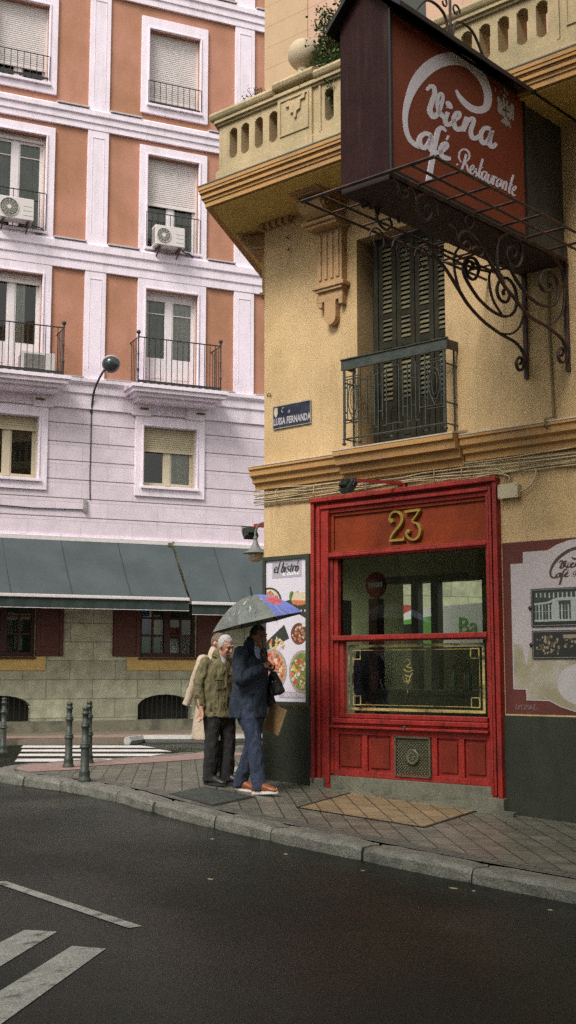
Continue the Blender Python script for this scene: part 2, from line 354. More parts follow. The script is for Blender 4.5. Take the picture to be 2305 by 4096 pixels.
# kerb stones
def kerb_mesh():
    mb=MB(); L=KL; cum=[0]
    for i in range(1,len(L)): cum.append(cum[-1]+math.dist(L[i-1],L[i]))
    def at(d):
        for i in range(1,len(L)):
            if cum[i]>=d:
                t=(d-cum[i-1])/(cum[i]-cum[i-1]); a,b=L[i-1],L[i]
                p=(a[0]+(b[0]-a[0])*t,a[1]+(b[1]-a[1])*t); dx,dy=(b[0]-a[0]),(b[1]-a[1]);l=math.hypot(dx,dy)
                return p,(-dy/l,dx/l)
        return L[-1],(1,0)
    d=0;rnd=random.Random(5)
    while d<cum[-1]-1:
        ln=rnd.uniform(.72,1.12); tw=rnd.uniform(-.012,.012); tz=rnd.uniform(-.008,.008)
        K=10; prof=[(0.0,-.30),(.0,-.10),(.004,-.035),(.018,-.008),(.05,.004),(.15,.004),(.25,.002),(.262,-.01),(.262,-.30)]
        vs=[]
        for k in range(K+1):
            t=k/K; dd=d+.011+(ln-.022)*t
            p,nn=at(dd); e_=min(k,K-k); sh=.026 if e_==0 else (.006 if e_==1 else 0)
            for j,(w,z) in enumerate(prof):
                nz=noise.noise(Vector((dd*5,w*9,z*9+3)))*.012*(1 if 1<=j<=5 else .3)+noise.noise(Vector((dd*19,w*30,z*30+3)))*.006
                ww=w+tw+nz+(sh if j<4 else 0); zz=z+tz+nz*.7-(sh*.8 if 2<=j<=6 else 0)
                x=p[0]+nn[0]*ww; o=p[1]+nn[1]*ww
                vs.append((x,-o,gslope(x)+zz))
        n=len(prof); fs=[]
        for k in range(K):
            for j in range(n-1): fs.append((k*n+j,k*n+j+1,(k+1)*n+j+1,(k+1)*n+j))
        fs.append(tuple(range(n))); fs.append(tuple(range(K*n+n-1,K*n-1,-1)))
        mb.add(vs,fs,0,False); d+=ln
    return mb
tag(build('kerb',kerb_mesh(),GKERB,None,MF),kind='structure')
# pink tactile paving at the corner crossing
ia=[p for p in inset(KL,.30) if p[0]<-2.3 and p[1]>-3.2]; ib=[p for p in inset(KL,1.25) if True]
ib=[inset(KL,1.15)[i] for i,p in enumerate(inset(KL,.30)) if p[0]<-2.3 and p[1]>-3.2]
mb=MB(); pave_strip(mb,ia[3:],ib[3:],.006)
tag(build('tactile_paving',mb,PINK,None,MF),kind='structure')
# hatch paving of warmer slabs in front of the shop window and a manhole cover
mb=MB(); H=[(1.85,1.49),(1.40,.02),(3.03,.02),(3.37,1.47)]
mb.add([(s,-o,gslope(s)+.004) for s,o in H],[(0,1,2,3)])
WARM=joint_mat('warm_pavement_slabs',(.22,.155,.085),.40,.20,.008,R(43),.25,.5,'XY',.55,.2,.2,.1,.5)
tag(build('paved_hatch',mb,WARM,None,MF),kind='structure')
mb=MB()
for a,b in zip(H,H[1:]+H[:1]):
    dx,dy=b[0]-a[0],b[1]-a[1];l=math.hypot(dx,dy);nx,ny=-dy/l*.015,dx/l*.015
    P=[(a[0]-nx,a[1]-ny),(b[0]-nx,b[1]-ny),(b[0]+nx,b[1]+ny),(a[0]+nx,a[1]+ny)]
    mb.add([(s,-o,gslope(s)+.0075) for s,o in P],[(0,1,2,3)])
tag(build('hatch_frame',mb,IRONB,None,MF),kind='structure')
t=Thing('manhole_cover','dark square iron manhole cover set in the pavement beside the brown shoes','manhole cover',MF,(.75,-1.60,gslope(.75)))
q=[(.40,1.87),(.17,1.16),(1.07,1.25),(1.33,2.14)]
def sheet(pts,dz): 
    mb=MB(); mb.add([(s,-o,gslope(s)+dz) for s,o in pts]+[(s,-o,gslope(s)-.02) for s,o in pts],[(0,1,2,3),(4,5,1,0),(5,6,2,1),(6,7,3,2),(7,4,0,3)]); return mb
t.part('frame',sheet(q,.005),IRONB)
cx=sum(p[0] for p in q)/4; cy=sum(p[1] for p in q)/4
q2=[(cx+(p[0]-cx)*.90,cy+(p[1]-cy)*.90) for p in q]
mb=sheet(q2,.009)
for i in range(1,14):
    f=i/14
    a=[q2[0][k]+(q2[1][k]-q2[0][k])*f for k in (0,1)]; b=[q2[3][k]+(q2[2][k]-q2[3][k])*f for k in (0,1)]
    mb.tube([(a[0],-a[1],gslope(a[0])+.009),(b[0],-b[1],gslope(b[0])+.009)],.005,4)
t.part('lid',mb,IRON)
# far pavement
def wpoly(name,pts,z0,z1,m,kind='structure'):
    mb=MB(); mb.prism(pts,z0,z1,'z'); return tag(build(name,mb,m,None,MW),kind=kind)
wpoly('far_pavement',[(-14,18.6),(-7,21.9),(-5.1,23.45),(-3.05,23.6),(-2.85,24.35),(-1.6,24.35),(.2,25.0),(12,30.5),(12,36),(-14,24)],-.3,0,PAVEF)
mb=MB(); mb.add([(-5.6,23.35,.006),(-3.15,23.75,.006),(-2.95,24.5,.006),(-1.6,24.5,.006),(0,25.1,.006),(0,25.9,.006),(-3.4,24.9,.006),(-6.2,24.0,.006)],[tuple(range(8))])
tag(build('far_tactile_paving',mb,PINK,None,MW),kind='structure')
mb=MB()
fk=[(-3.05,23.58),(-2.87,24.33),(-1.6,24.33),(.2,24.98),(6,27.7)]
for a,b in zip(fk,fk[1:]):
    mb.tube([(a[0],a[1],-.05),(b[0],b[1],-.05)],.085,6,sm=False)
tag(build('far_kerb',mb,mat('pale_kerb',(.35,.34,.32),.7,.2,8,.4,60,grain=.25),None,MW),kind='structure')
# zebra crossing of the side street
mb=MB()
for (y1,y0,xa,xb,xc) in ((23.28,22.60,-4.85,-2.75,-2.40),(22.10,21.52,-4.62,-2.28,-2.0),(20.95,20.38,-4.42,-1.98,-1.72),(19.78,19.14,-4.20,-2.05,-1.82),(18.5,17.98,-3.55,-2.35,-2.1)):
    mb.add([(xa,y0,-.116),(xc,y0,-.116),(xb,y1,-.116),(xa-.1,y1,-.116)],[(0,1,2,3)])
tag(build('zebra_stripes',mb,ZPAINT,None,MW),kind='structure')
# painted lines at the lower left, laid on the sloping road (wall coordinates)
def road_mark(name,pts,m=PAINT,dz=.004):
    mb=MB(); mb.add([(s,-o,gslope(s)-.12+dz) for s,o in pts],[tuple(range(len(pts)))])
    tag(build(name,mb,m,None,MF),kind='structure')
road_mark('edge_line',[(2.55,5.40),(4.17,5.54),(4.15,5.635),(2.50,5.49)])
road_mark('crossing_stripe',[(3.79,6.14),(3.95,6.02),(4.36,6.71),(5.2,8.0),(4.95,8.2),(3.95,6.43)])
road_mark('crossing_stripe',[(4.27,6.16),(4.44,6.05),(5.15,7.24),(5.8,8.35),(5.55,8.6),(4.74,6.98)])
# litter and wet leaves by the kerb
LEAFM=mat('pale_litter',(.38,.30,.20),.7,.2,20)
rl=random.Random(3)
for i,(s,o) in enumerate([(2.15,2.95),(3.05,2.98),(3.9,3.02),(4.75,3.02),(4.9,2.98),(3.4,4.2),(5.6,3.1)]):
    a=rl.uniform(0,6.28); w=rl.uniform(.014,.026); pts=[(math.cos(a+k*1.05)*w*(1 if k%3 else 1.6),math.sin(a+k*1.05)*w*.6,.004+.004*(k%2)) for k in range(6)]
    mb=MB(); mb.prism([(p[0],p[1]) for p in pts],.002,.006,'z')
    o_=build('fallen_leaf',mb,LEAFM,None,MF@Matrix.Translation((s,-o,gslope(s)-.12)))
    tag(o_,'small pale scrap of leaf lying on the wet asphalt near the kerb','leaf','leaf scraps on the road')
# bollards
def bollard(x,y,label):
    t=Thing('bollard',label,'bollard',MW,(x,y,0),'iron bollards at the corner crossing')
    mb=MB(); mb.lathe([(.075,0),(.078,.03),(.062,.05),(.066,.075),(.060,.10),(.064,.115),(.050,.13),(.048,.36)],n=14)
    t.part('base',mb,IRON,local=True)
    mb=MB(); mb.lathe([(.048,.36),(.050,.375),(.062,.385),(.062,.40),(.050,.41),(.060,.425),(.046,.44),(.040,.44),(.040,.60),(.046,.61),(.056,.62),(.056,.635),(.045,.645),(.052,.66),(.040,.67),(.036,.67),(.034,.755),(.048,.765),(.048,.78),(.036,.785),(.036,.815),(.042,.825),(.036,.845),(.015,.85)],n=14)
    t.part('shaft',mb,IRON,local=True)
bollard(-2.89,16.41,'dark green bollard standing left of the nearest one, in front of the zebra stripes')
bollard(-2.34,14.35,'nearest dark green bollard, overlapping another bollard behind it')
bollard(-2.74,17.11,'bollard almost hidden directly behind the nearest bollard')
bollard(-4.42,19.3,'farthest bollard cut by the left edge below the arched basement window')
LOGO_A=[
[1.949,6.459,1.916,6.48,1.942,6.445,1.9,6.471,1.931,6.424,1.877,6.46,1.914,6.404,1.852,6.449,1.893,6.389,1.827,6.441,1.867,6.375,1.799,6.433,1.836,6.364,1.769,6.427,1.8,6.354,1.733,6.423,1.759,6.347,1.696,6.42,1.712,6.345,1.66,6.421,1.661,6.35,1.624,6.427,1.607,6.36,1.586,6.436,1.552,6.377,1.555,6.447,1.498,6.4,1.528,6.46,1.442,6.431,1.507,6.474,1.392,6.472,1.497,6.483,1.359,6.516,1.487,6.498,1.342,6.556,1.477,6.522,1.334,6.593,1.471,6.549,1.332,6.629,1.47,6.575,1.337,6.663,1.473,6.601,1.348,6.695,1.482,6.626,1.365,6.725,1.497,6.65,1.389,6.754,1.517,6.673,1.418,6.779,1.542,6.692,1.454,6.801,1.573,6.707,1.494,6.818,1.61,6.72,1.536,6.833,1.651,6.731,1.578,6.846,1.691,6.74,1.625,6.857,1.731,6.746,1.677,6.863,1.771,6.747,1.733,6.864,1.814,6.742,1.793,6.859,1.859,6.732,1.857,6.848,1.902,6.72,1.924,6.83,1.945,6.705,1.991,6.807,1.989,6.686,2.057,6.78,2.034,6.665,2.122,6.748,2.079,6.642,2.186,6.712,2.125,6.617,2.249,6.673,2.168,6.59,2.308,6.632,2.211,6.56,2.365,6.588,2.254,6.528,2.416,6.544,2.296,6.495,2.464,6.499,2.335,6.461,2.507,6.454,2.372,6.426,2.546,6.409,2.408,6.39,2.581,6.364,2.443,6.354,2.612,6.319,2.476,6.317,2.639,6.274,2.508,6.278,2.661,6.229,2.538,6.239,2.68,6.184,2.567,6.198,2.697,6.141,2.593,6.156,2.713,6.097,2.617,6.114,2.727,6.054,2.637,6.072,2.738,6.013,2.653,6.033,2.745,5.975,2.665,5.996,2.749,5.939,2.673,5.963,2.75,5.904,2.677,5.929,2.747,5.867,2.677,5.895,2.741,5.831,2.673,5.861,2.731,5.799,2.664,5.831,2.717,5.772,2.652,5.808,2.698,5.75,2.637,5.79,2.675,5.732,2.619,5.776,2.646,5.72,2.596,5.768,2.613,5.714,2.569,5.764,2.581,5.71,2.545,5.763,2.548,5.712,2.524,5.766,2.518,5.717,2.503,5.771,2.5,5.72,2.486,5.776],
[2.376,6.293,2.41,6.296,2.359,6.31,2.397,6.314,2.337,6.332,2.377,6.34,2.325,6.341,2.349,6.367,2.323,6.339,2.309,6.385,2.317,6.339,2.275,6.39,2.313,6.337,2.249,6.383,2.309,6.33,2.237,6.366,2.307,6.315,2.234,6.343,2.309,6.297,2.237,6.317,2.318,6.273,2.247,6.287,2.333,6.244,2.261,6.255,2.348,6.213,2.275,6.224,2.364,6.183,2.289,6.193,2.38,6.15,2.303,6.165,2.39,6.118,2.308,6.146,2.385,6.092,2.305,6.134,2.37,6.075,2.296,6.124,2.352,6.064,2.287,6.118,2.329,6.058,2.282,6.117,2.293,6.062,2.285,6.116,2.253,6.082,2.29,6.113,2.224,6.107,2.279,6.121,2.2,6.136,2.26,6.139,2.178,6.169,2.24,6.164,2.157,6.212,2.218,6.202,2.137,6.259,2.196,6.248,2.123,6.298,2.181,6.285,2.117,6.324,2.174,6.306,2.118,6.342,2.174,6.318,2.125,6.355,2.176,6.324,2.14,6.364,2.18,6.327,2.165,6.365,2.182,6.328,2.199,6.351,2.175,6.331,2.223,6.33,2.179,6.326,2.241,6.306,2.189,6.311,2.254,6.28,2.196,6.294,2.26,6.253,2.199,6.273,2.263,6.224,2.197,6.249,2.261,6.197,2.193,6.227,2.255,6.173,2.186,6.208,2.244,6.152,2.175,6.191,2.23,6.134,2.164,6.178,2.211,6.124,2.153,6.173,2.191,6.119,2.139,6.17,2.176,6.116,2.121,6.166,2.163,6.111,2.105,6.16,2.15,6.106,2.092,6.155,2.142,6.102,2.083,6.151],
[2.091,6.27,2.026,6.297,2.091,6.26,2.023,6.288,2.092,6.246,2.019,6.276,2.092,6.236,2.017,6.267],
[2.1,6.205,2.041,6.212,2.114,6.182,2.053,6.189,2.133,6.149,2.069,6.159,2.146,6.119,2.078,6.135,2.15,6.094,2.079,6.121,2.146,6.075,2.076,6.112,2.127,6.061,2.075,6.111,2.091,6.063,2.078,6.112,2.056,6.075,2.067,6.116,2.024,6.092,2.053,6.123,1.997,6.113,2.039,6.132,1.977,6.133,2.019,6.147,1.957,6.152,1.993,6.168,1.929,6.174,1.961,6.191,1.895,6.199,1.93,6.214,1.866,6.226,1.913,6.229,1.853,6.252,1.908,6.237,1.854,6.271,1.909,6.246,1.868,6.285,1.909,6.247,1.898,6.283,1.908,6.245,1.932,6.271,1.915,6.241,1.964,6.251,1.921,6.237,1.987,6.226,1.929,6.225,2.005,6.199,1.94,6.208,2.017,6.17,1.947,6.19,2.019,6.141,1.947,6.169,2.015,6.112,1.942,6.145,2.004,6.089,1.933,6.13,1.982,6.074,1.924,6.125,1.951,6.07,1.912,6.123,1.91,6.077,1.908,6.123,1.867,6.099,1.896,6.129,1.834,6.123,1.87,6.146,1.813,6.139,1.849,6.16],
[1.802,6.265,1.734,6.275,1.814,6.244,1.745,6.253,1.83,6.212,1.761,6.223,1.844,6.18,1.774,6.194,1.854,6.148,1.783,6.166,1.861,6.118,1.789,6.138,1.866,6.098,1.794,6.117],
[1.798,6.124,1.845,6.12,1.776,6.159,1.826,6.154,1.745,6.206,1.798,6.203,1.718,6.242,1.768,6.245,1.7,6.257,1.737,6.275,1.687,6.264,1.702,6.297,1.686,6.264,1.668,6.309,1.693,6.264,1.636,6.309,1.694,6.263,1.622,6.294,1.695,6.253,1.623,6.271,1.707,6.227,1.637,6.238,1.728,6.189,1.658,6.2,1.743,6.153,1.671,6.17,1.747,6.123,1.672,6.15,1.743,6.099,1.668,6.135,1.73,6.08,1.662,6.128,1.699,6.073,1.657,6.127,1.662,6.078,1.645,6.129,1.624,6.091,1.637,6.131,1.588,6.112,1.628,6.136,1.564,6.133,1.609,6.15,1.549,6.146,1.593,6.162],
[1.365,6.31,1.393,6.263,1.388,6.308,1.415,6.26,1.428,6.302,1.441,6.256,1.479,6.283,1.452,6.252,1.522,6.251,1.467,6.239,1.555,6.216,1.488,6.215,1.579,6.181,1.502,6.194,1.588,6.149,1.507,6.174,1.586,6.12,1.506,6.153,1.575,6.097,1.501,6.141,1.549,6.084,1.492,6.137,1.51,6.083,1.483,6.137,1.457,6.101,1.485,6.135,1.417,6.133,1.472,6.144,1.389,6.167,1.446,6.17,1.364,6.2,1.422,6.198,1.34,6.238,1.401,6.23,1.319,6.275,1.384,6.265,1.379,6.277,1.308,6.295,1.387,6.262,1.318,6.273,1.408,6.222,1.336,6.234,1.425,6.185,1.35,6.201,1.434,6.156,1.356,6.177,1.439,6.13,1.358,6.158,1.435,6.107,1.356,6.149,1.412,6.094,1.353,6.148,1.376,6.094,1.349,6.148,1.331,6.108,1.351,6.146,1.295,6.133,1.34,6.153,1.269,6.159,1.315,6.171,1.252,6.176,1.295,6.186],
[2.328,5.92,2.355,5.876,2.352,5.919,2.378,5.874,2.39,5.916,2.408,5.871,2.437,5.902,2.425,5.867,2.48,5.875,2.441,5.855,2.515,5.844,2.462,5.835,2.54,5.813,2.475,5.818,2.55,5.783,2.479,5.803,2.548,5.756,2.478,5.787,2.536,5.736,2.473,5.776,2.512,5.723,2.462,5.771,2.479,5.719,2.447,5.769,2.432,5.73,2.447,5.767,2.395,5.759,2.443,5.77,2.374,5.787,2.425,5.789,2.356,5.815,2.407,5.813,2.335,5.85,2.388,5.845,2.314,5.886,2.37,5.881,2.329,5.883,2.334,5.919,2.367,5.88,2.305,5.892,2.38,5.846,2.316,5.859,2.39,5.814,2.324,5.831,2.393,5.788,2.324,5.812,2.392,5.766,2.322,5.795,2.385,5.747,2.318,5.785,2.366,5.736,2.316,5.785,2.344,5.735,2.309,5.785,2.332,5.735,2.3,5.785],
[2.097,6.023,2.124,6,2.109,6.032,2.143,6.004,2.129,6.044,2.166,6.007,2.159,6.049,2.179,6.005,2.2,6.035,2.177,6.004,2.234,6.011,2.183,5.998,2.259,5.982,2.193,5.985,2.276,5.949,2.205,5.961,2.288,5.912,2.217,5.927,2.3,5.875,2.23,5.89,2.314,5.838,2.242,5.853,2.328,5.799,2.254,5.815,2.342,5.759,2.266,5.775,2.354,5.719,2.276,5.736,2.365,5.677,2.286,5.695,2.378,5.631,2.298,5.649,2.395,5.57,2.315,5.587,2.414,5.504,2.334,5.52,2.427,5.457,2.348,5.473],
[2.307,5.731,2.301,5.774,2.288,5.737,2.283,5.779,2.259,5.746,2.26,5.785,2.226,5.76,2.238,5.793,2.194,5.777,2.215,5.804,2.162,5.796,2.19,5.819,2.134,5.816,2.167,5.834,2.109,5.837,2.146,5.85,2.086,5.858,2.129,5.865,2.069,5.88,2.121,5.874,2.066,5.9,2.12,5.879,2.075,5.914,2.123,5.883,2.096,5.921,2.122,5.883,2.126,5.915,2.122,5.882,2.156,5.902,2.131,5.877,2.183,5.882,2.139,5.87,2.205,5.859,2.149,5.857,2.222,5.834,2.16,5.84,2.233,5.808,2.165,5.825,2.235,5.783,2.165,5.809,2.23,5.759,2.16,5.793,2.214,5.74,2.153,5.785,2.184,5.732,2.142,5.784,2.151,5.734,2.122,5.785,2.12,5.738,2.101,5.787,2.089,5.747,2.081,5.789,2.062,5.759,2.06,5.793,2.044,5.767,2.043,5.796],
[2.088,5.985,2.056,5.987,2.096,5.969,2.067,5.972,2.107,5.948,2.081,5.95,2.115,5.933,2.092,5.935]]
LOGO_B=[
[1.805,5.904,1.771,5.91,1.813,5.884,1.778,5.89,1.825,5.856,1.788,5.862,1.837,5.827,1.8,5.833,1.85,5.799,1.813,5.804,1.863,5.77,1.828,5.775,1.874,5.746,1.842,5.749,1.883,5.73,1.855,5.731,1.89,5.719,1.866,5.718,1.896,5.711,1.874,5.71],
[1.945,5.767,1.923,5.774,1.946,5.762,1.922,5.77,1.948,5.755,1.92,5.764,1.949,5.75,1.919,5.76],
[1.866,5.805,1.881,5.795,1.875,5.812,1.891,5.801,1.886,5.821,1.905,5.81,1.894,5.833,1.915,5.823,1.895,5.849,1.918,5.841,1.893,5.868,1.917,5.861,1.886,5.885,1.91,5.882,1.875,5.9,1.896,5.902,1.859,5.915,1.875,5.921,1.843,5.926,1.852,5.937,1.826,5.934,1.826,5.949,1.807,5.938,1.799,5.957,1.791,5.939,1.773,5.96,1.776,5.936,1.752,5.956,1.763,5.928,1.735,5.946,1.754,5.919,1.724,5.934,1.751,5.907,1.721,5.918,1.752,5.893,1.724,5.899,1.757,5.879,1.733,5.88,1.769,5.864,1.751,5.861,1.787,5.847,1.773,5.842,1.802,5.834,1.791,5.828,1.812,5.828,1.807,5.819,1.819,5.825,1.819,5.815,1.825,5.823,1.826,5.813],
[1.818,5.818,1.798,5.829,1.812,5.809,1.789,5.822,1.803,5.796,1.777,5.811,1.795,5.784,1.766,5.799,1.79,5.772,1.759,5.786,1.784,5.759,1.753,5.774,1.777,5.748,1.748,5.764,1.766,5.743,1.744,5.759,1.755,5.741,1.739,5.755,1.747,5.741,1.735,5.752],
[1.723,5.765,1.732,5.77,1.708,5.774,1.718,5.78,1.687,5.789,1.7,5.794,1.669,5.804,1.687,5.806,1.66,5.819,1.681,5.815,1.658,5.832,1.678,5.826,1.661,5.841,1.679,5.83,1.676,5.842,1.68,5.829,1.695,5.836,1.688,5.826,1.712,5.824,1.695,5.821,1.726,5.808,1.704,5.809,1.739,5.789,1.712,5.793,1.747,5.771,1.716,5.779,1.747,5.756,1.716,5.768,1.742,5.743,1.713,5.758,1.729,5.735,1.71,5.754,1.706,5.739,1.704,5.754,1.686,5.747,1.689,5.759,1.674,5.754,1.676,5.763],
[1.668,5.759,1.682,5.758,1.654,5.779,1.668,5.779,1.634,5.807,1.65,5.807,1.621,5.823,1.636,5.825,1.64,5.818,1.617,5.823,1.649,5.803,1.622,5.809,1.654,5.786,1.623,5.797,1.647,5.773,1.617,5.79,1.637,5.764,1.606,5.781,1.633,5.76,1.602,5.767,1.634,5.758,1.619,5.75,1.646,5.75,1.638,5.741,1.657,5.743,1.651,5.735],
[1.532,5.947,1.502,5.952,1.542,5.925,1.511,5.93,1.555,5.893,1.525,5.898,1.569,5.861,1.538,5.866,1.584,5.828,1.552,5.834,1.599,5.795,1.566,5.801,1.607,5.768,1.574,5.776,1.605,5.751,1.575,5.764,1.595,5.743,1.573,5.758,1.579,5.741,1.572,5.755,1.56,5.749,1.569,5.757,1.546,5.761,1.556,5.765,1.537,5.768,1.546,5.772],
[1.577,5.852,1.571,5.862,1.56,5.854,1.554,5.864,1.536,5.856,1.53,5.866,1.519,5.858,1.513,5.868],
[1.469,5.844,1.474,5.831,1.481,5.843,1.487,5.829,1.502,5.839,1.501,5.825,1.527,5.826,1.507,5.821,1.544,5.805,1.517,5.807,1.556,5.781,1.526,5.786,1.562,5.76,1.53,5.77,1.556,5.746,1.528,5.76,1.542,5.737,1.522,5.753,1.516,5.74,1.524,5.749,1.498,5.758,1.516,5.758,1.484,5.78,1.501,5.779,1.474,5.796,1.49,5.795],
[1.464,5.843,1.433,5.847,1.475,5.82,1.444,5.824,1.491,5.788,1.459,5.794,1.499,5.762,1.467,5.771,1.492,5.748,1.466,5.762,1.478,5.743,1.46,5.757,1.468,5.742,1.454,5.753],
[1.428,5.834,1.397,5.839,1.438,5.813,1.407,5.817,1.452,5.782,1.42,5.788,1.459,5.757,1.427,5.767,1.452,5.743,1.425,5.758,1.436,5.737,1.42,5.754,1.41,5.744,1.422,5.752,1.395,5.761,1.413,5.761,1.381,5.783,1.398,5.782,1.369,5.802,1.386,5.801,1.355,5.822,1.375,5.82,1.343,5.84,1.367,5.839,1.366,5.839,1.336,5.847,1.374,5.817,1.343,5.823,1.389,5.779,1.357,5.785,1.4,5.751,1.368,5.757],
[1.335,5.843,1.306,5.849,1.345,5.814,1.315,5.821,1.357,5.776,1.328,5.782,1.367,5.748,1.337,5.754],
[1.333,5.8,1.349,5.8,1.323,5.812,1.338,5.813,1.308,5.828,1.324,5.83,1.298,5.837,1.306,5.845,1.298,5.835,1.285,5.85,1.292,5.831,1.271,5.847,1.286,5.828,1.264,5.845],
[1.222,5.849,1.225,5.837,1.233,5.847,1.234,5.834,1.251,5.842,1.244,5.83,1.272,5.829,1.25,5.826,1.288,5.808,1.26,5.811,1.301,5.785,1.27,5.79,1.308,5.765,1.275,5.774,1.303,5.751,1.274,5.766,1.289,5.745,1.27,5.761,1.264,5.75,1.274,5.758,1.248,5.766,1.266,5.766,1.235,5.786,1.253,5.785,1.226,5.8,1.243,5.799],
[1.211,5.845,1.179,5.851,1.22,5.822,1.188,5.827,1.233,5.79,1.201,5.795,1.242,5.767,1.21,5.772],
[1.168,5.845,1.138,5.85,1.179,5.818,1.149,5.823,1.194,5.781,1.164,5.786,1.204,5.754,1.175,5.759],
[1.165,5.799,1.182,5.799,1.154,5.814,1.171,5.813,1.139,5.834,1.156,5.834,1.127,5.846,1.141,5.85,1.126,5.846,1.12,5.86,1.126,5.845,1.102,5.859,1.125,5.838,1.096,5.846,1.132,5.814,1.102,5.82,1.144,5.781,1.114,5.786,1.153,5.756,1.123,5.762],
[1.001,5.958,0.971,5.963,1.012,5.935,0.982,5.94,1.028,5.902,0.998,5.907,1.044,5.868,1.013,5.872,1.061,5.832,1.03,5.836,1.08,5.794,1.047,5.8,1.09,5.765,1.057,5.774,1.085,5.75,1.056,5.765,1.069,5.746,1.052,5.762,1.06,5.746,1.046,5.76],
[1.061,5.842,1.055,5.853,1.042,5.845,1.037,5.855,1.017,5.848,1.011,5.859,0.998,5.851,0.993,5.861],
[1.008,5.784,1.018,5.791,0.992,5.794,1.002,5.801,0.97,5.808,0.982,5.814,0.95,5.823,0.967,5.826,0.938,5.837,0.959,5.836,0.932,5.851,0.954,5.846,0.932,5.861,0.953,5.851,0.946,5.864,0.955,5.85,0.966,5.859,0.961,5.849,0.986,5.847,0.968,5.844,1.003,5.828,0.979,5.829,1.018,5.805,0.991,5.808,1.029,5.784,0.997,5.791,1.029,5.767,0.998,5.779,1.024,5.754,0.994,5.769,1.009,5.746,0.991,5.765,0.985,5.751,0.985,5.765,0.963,5.762,0.967,5.771,0.949,5.769,0.953,5.777]]
NUM=[
[1.959,2.919,1.979,2.888,1.95,2.916,1.97,2.884,1.94,2.913,1.955,2.879,1.94,2.912,1.933,2.878,1.943,2.909,1.914,2.89,1.94,2.912,1.906,2.904,1.937,2.918,1.903,2.919,1.937,2.93,1.905,2.936,1.941,2.946,1.91,2.955,1.947,2.96,1.919,2.973,1.956,2.969,1.931,2.987,1.967,2.978,1.946,2.999,1.978,2.983,1.963,3.008,1.989,2.984,1.982,3.012,2.002,2.984,2.001,3.013,2.014,2.982,2.019,3.011,2.025,2.978,2.037,3.007,2.035,2.974,2.055,3,2.044,2.967,2.072,2.989,2.054,2.957,2.087,2.974,2.063,2.943,2.1,2.956,2.069,2.931,2.109,2.938,2.071,2.92,2.113,2.92,2.071,2.908,2.113,2.902,2.068,2.896,2.109,2.884,2.062,2.882,2.1,2.865,2.052,2.867,2.087,2.847,2.039,2.851,2.072,2.83,2.024,2.836,2.053,2.813,2.005,2.82,2.033,2.797,1.986,2.803,2.014,2.782,1.969,2.786,1.997,2.767,1.953,2.769,1.98,2.751,1.94,2.752,1.966,2.737,1.929,2.734,1.955,2.722,1.921,2.717,1.945,2.707,1.915,2.706,1.938,2.697],
[1.912,2.665,1.909,2.7,1.971,2.665,1.968,2.699,2.051,2.664,2.049,2.699,2.109,2.664,2.107,2.698],
[2.107,2.715,2.119,2.713,2.104,2.702,2.121,2.7,2.099,2.684,2.122,2.682,2.096,2.671,2.123,2.668],
[2.132,2.967,2.126,3.001,2.194,2.969,2.188,3.003,2.278,2.972,2.273,3.006,2.339,2.973,2.334,3.007],
[2.32,2.993,2.339,2.982,2.308,2.979,2.328,2.967,2.292,2.959,2.311,2.947,2.274,2.939,2.293,2.926,2.255,2.918,2.274,2.906,2.234,2.898,2.253,2.885,2.22,2.883,2.238,2.87],
[2.226,2.859,2.232,2.875,2.242,2.852,2.25,2.872,2.265,2.843,2.276,2.865,2.281,2.833,2.301,2.854,2.292,2.822,2.32,2.838,2.301,2.807,2.334,2.819,2.309,2.793,2.344,2.801,2.313,2.78,2.35,2.785,2.314,2.769,2.353,2.767,2.313,2.756,2.352,2.749,2.309,2.739,2.346,2.728,2.302,2.72,2.336,2.706,2.292,2.706,2.321,2.686,2.279,2.694,2.301,2.671,2.262,2.684,2.276,2.66,2.246,2.68,2.25,2.655,2.229,2.681,2.223,2.658,2.21,2.687,2.198,2.666,2.194,2.695,2.177,2.678,2.183,2.705,2.16,2.692,2.175,2.717,2.148,2.707,2.168,2.73,2.14,2.722,2.164,2.74,2.134,2.735,2.162,2.749,2.13,2.75,2.162,2.753,2.133,2.766,2.167,2.755,2.145,2.778,2.178,2.758,2.159,2.786,2.187,2.761,2.168,2.79]]
EAGLE=[
[(1.225,6.676),(1.192,6.654),(1.141,6.621),(1.15,6.691),(1.123,6.688),(1.103,6.639),(1.079,6.647),(1.078,6.683),(1.051,6.697),(1.05,6.632),(1.03,6.63),(0.986,6.686),(0.944,6.675),(0.943,6.61),(0.95,6.546),(0.963,6.511),(0.993,6.527),(1.017,6.501),(1.054,6.527),(1.085,6.507),(1.026,6.477),(1.005,6.432),(1.02,6.424),(1.054,6.441),(1.074,6.417),(1.101,6.412),(1.126,6.433),(1.165,6.422),(1.187,6.433),(1.171,6.454),(1.117,6.488),(1.146,6.499),(1.221,6.502),(1.25,6.531),(1.226,6.578),(1.248,6.655)],
[(1.141,6.716),(1.114,6.737),(1.084,6.724),(1.069,6.707),(1.085,6.693),(1.115,6.695)],
[(1.279,6.729),(1.26,6.738),(1.258,6.707),(1.271,6.694)],
[(1.189,6.75),(1.158,6.752),(1.152,6.733),(1.182,6.726)],
[(1.134,6.787),(1.096,6.784),(1.059,6.772),(1.029,6.744),(1.053,6.739),(1.098,6.753)]]
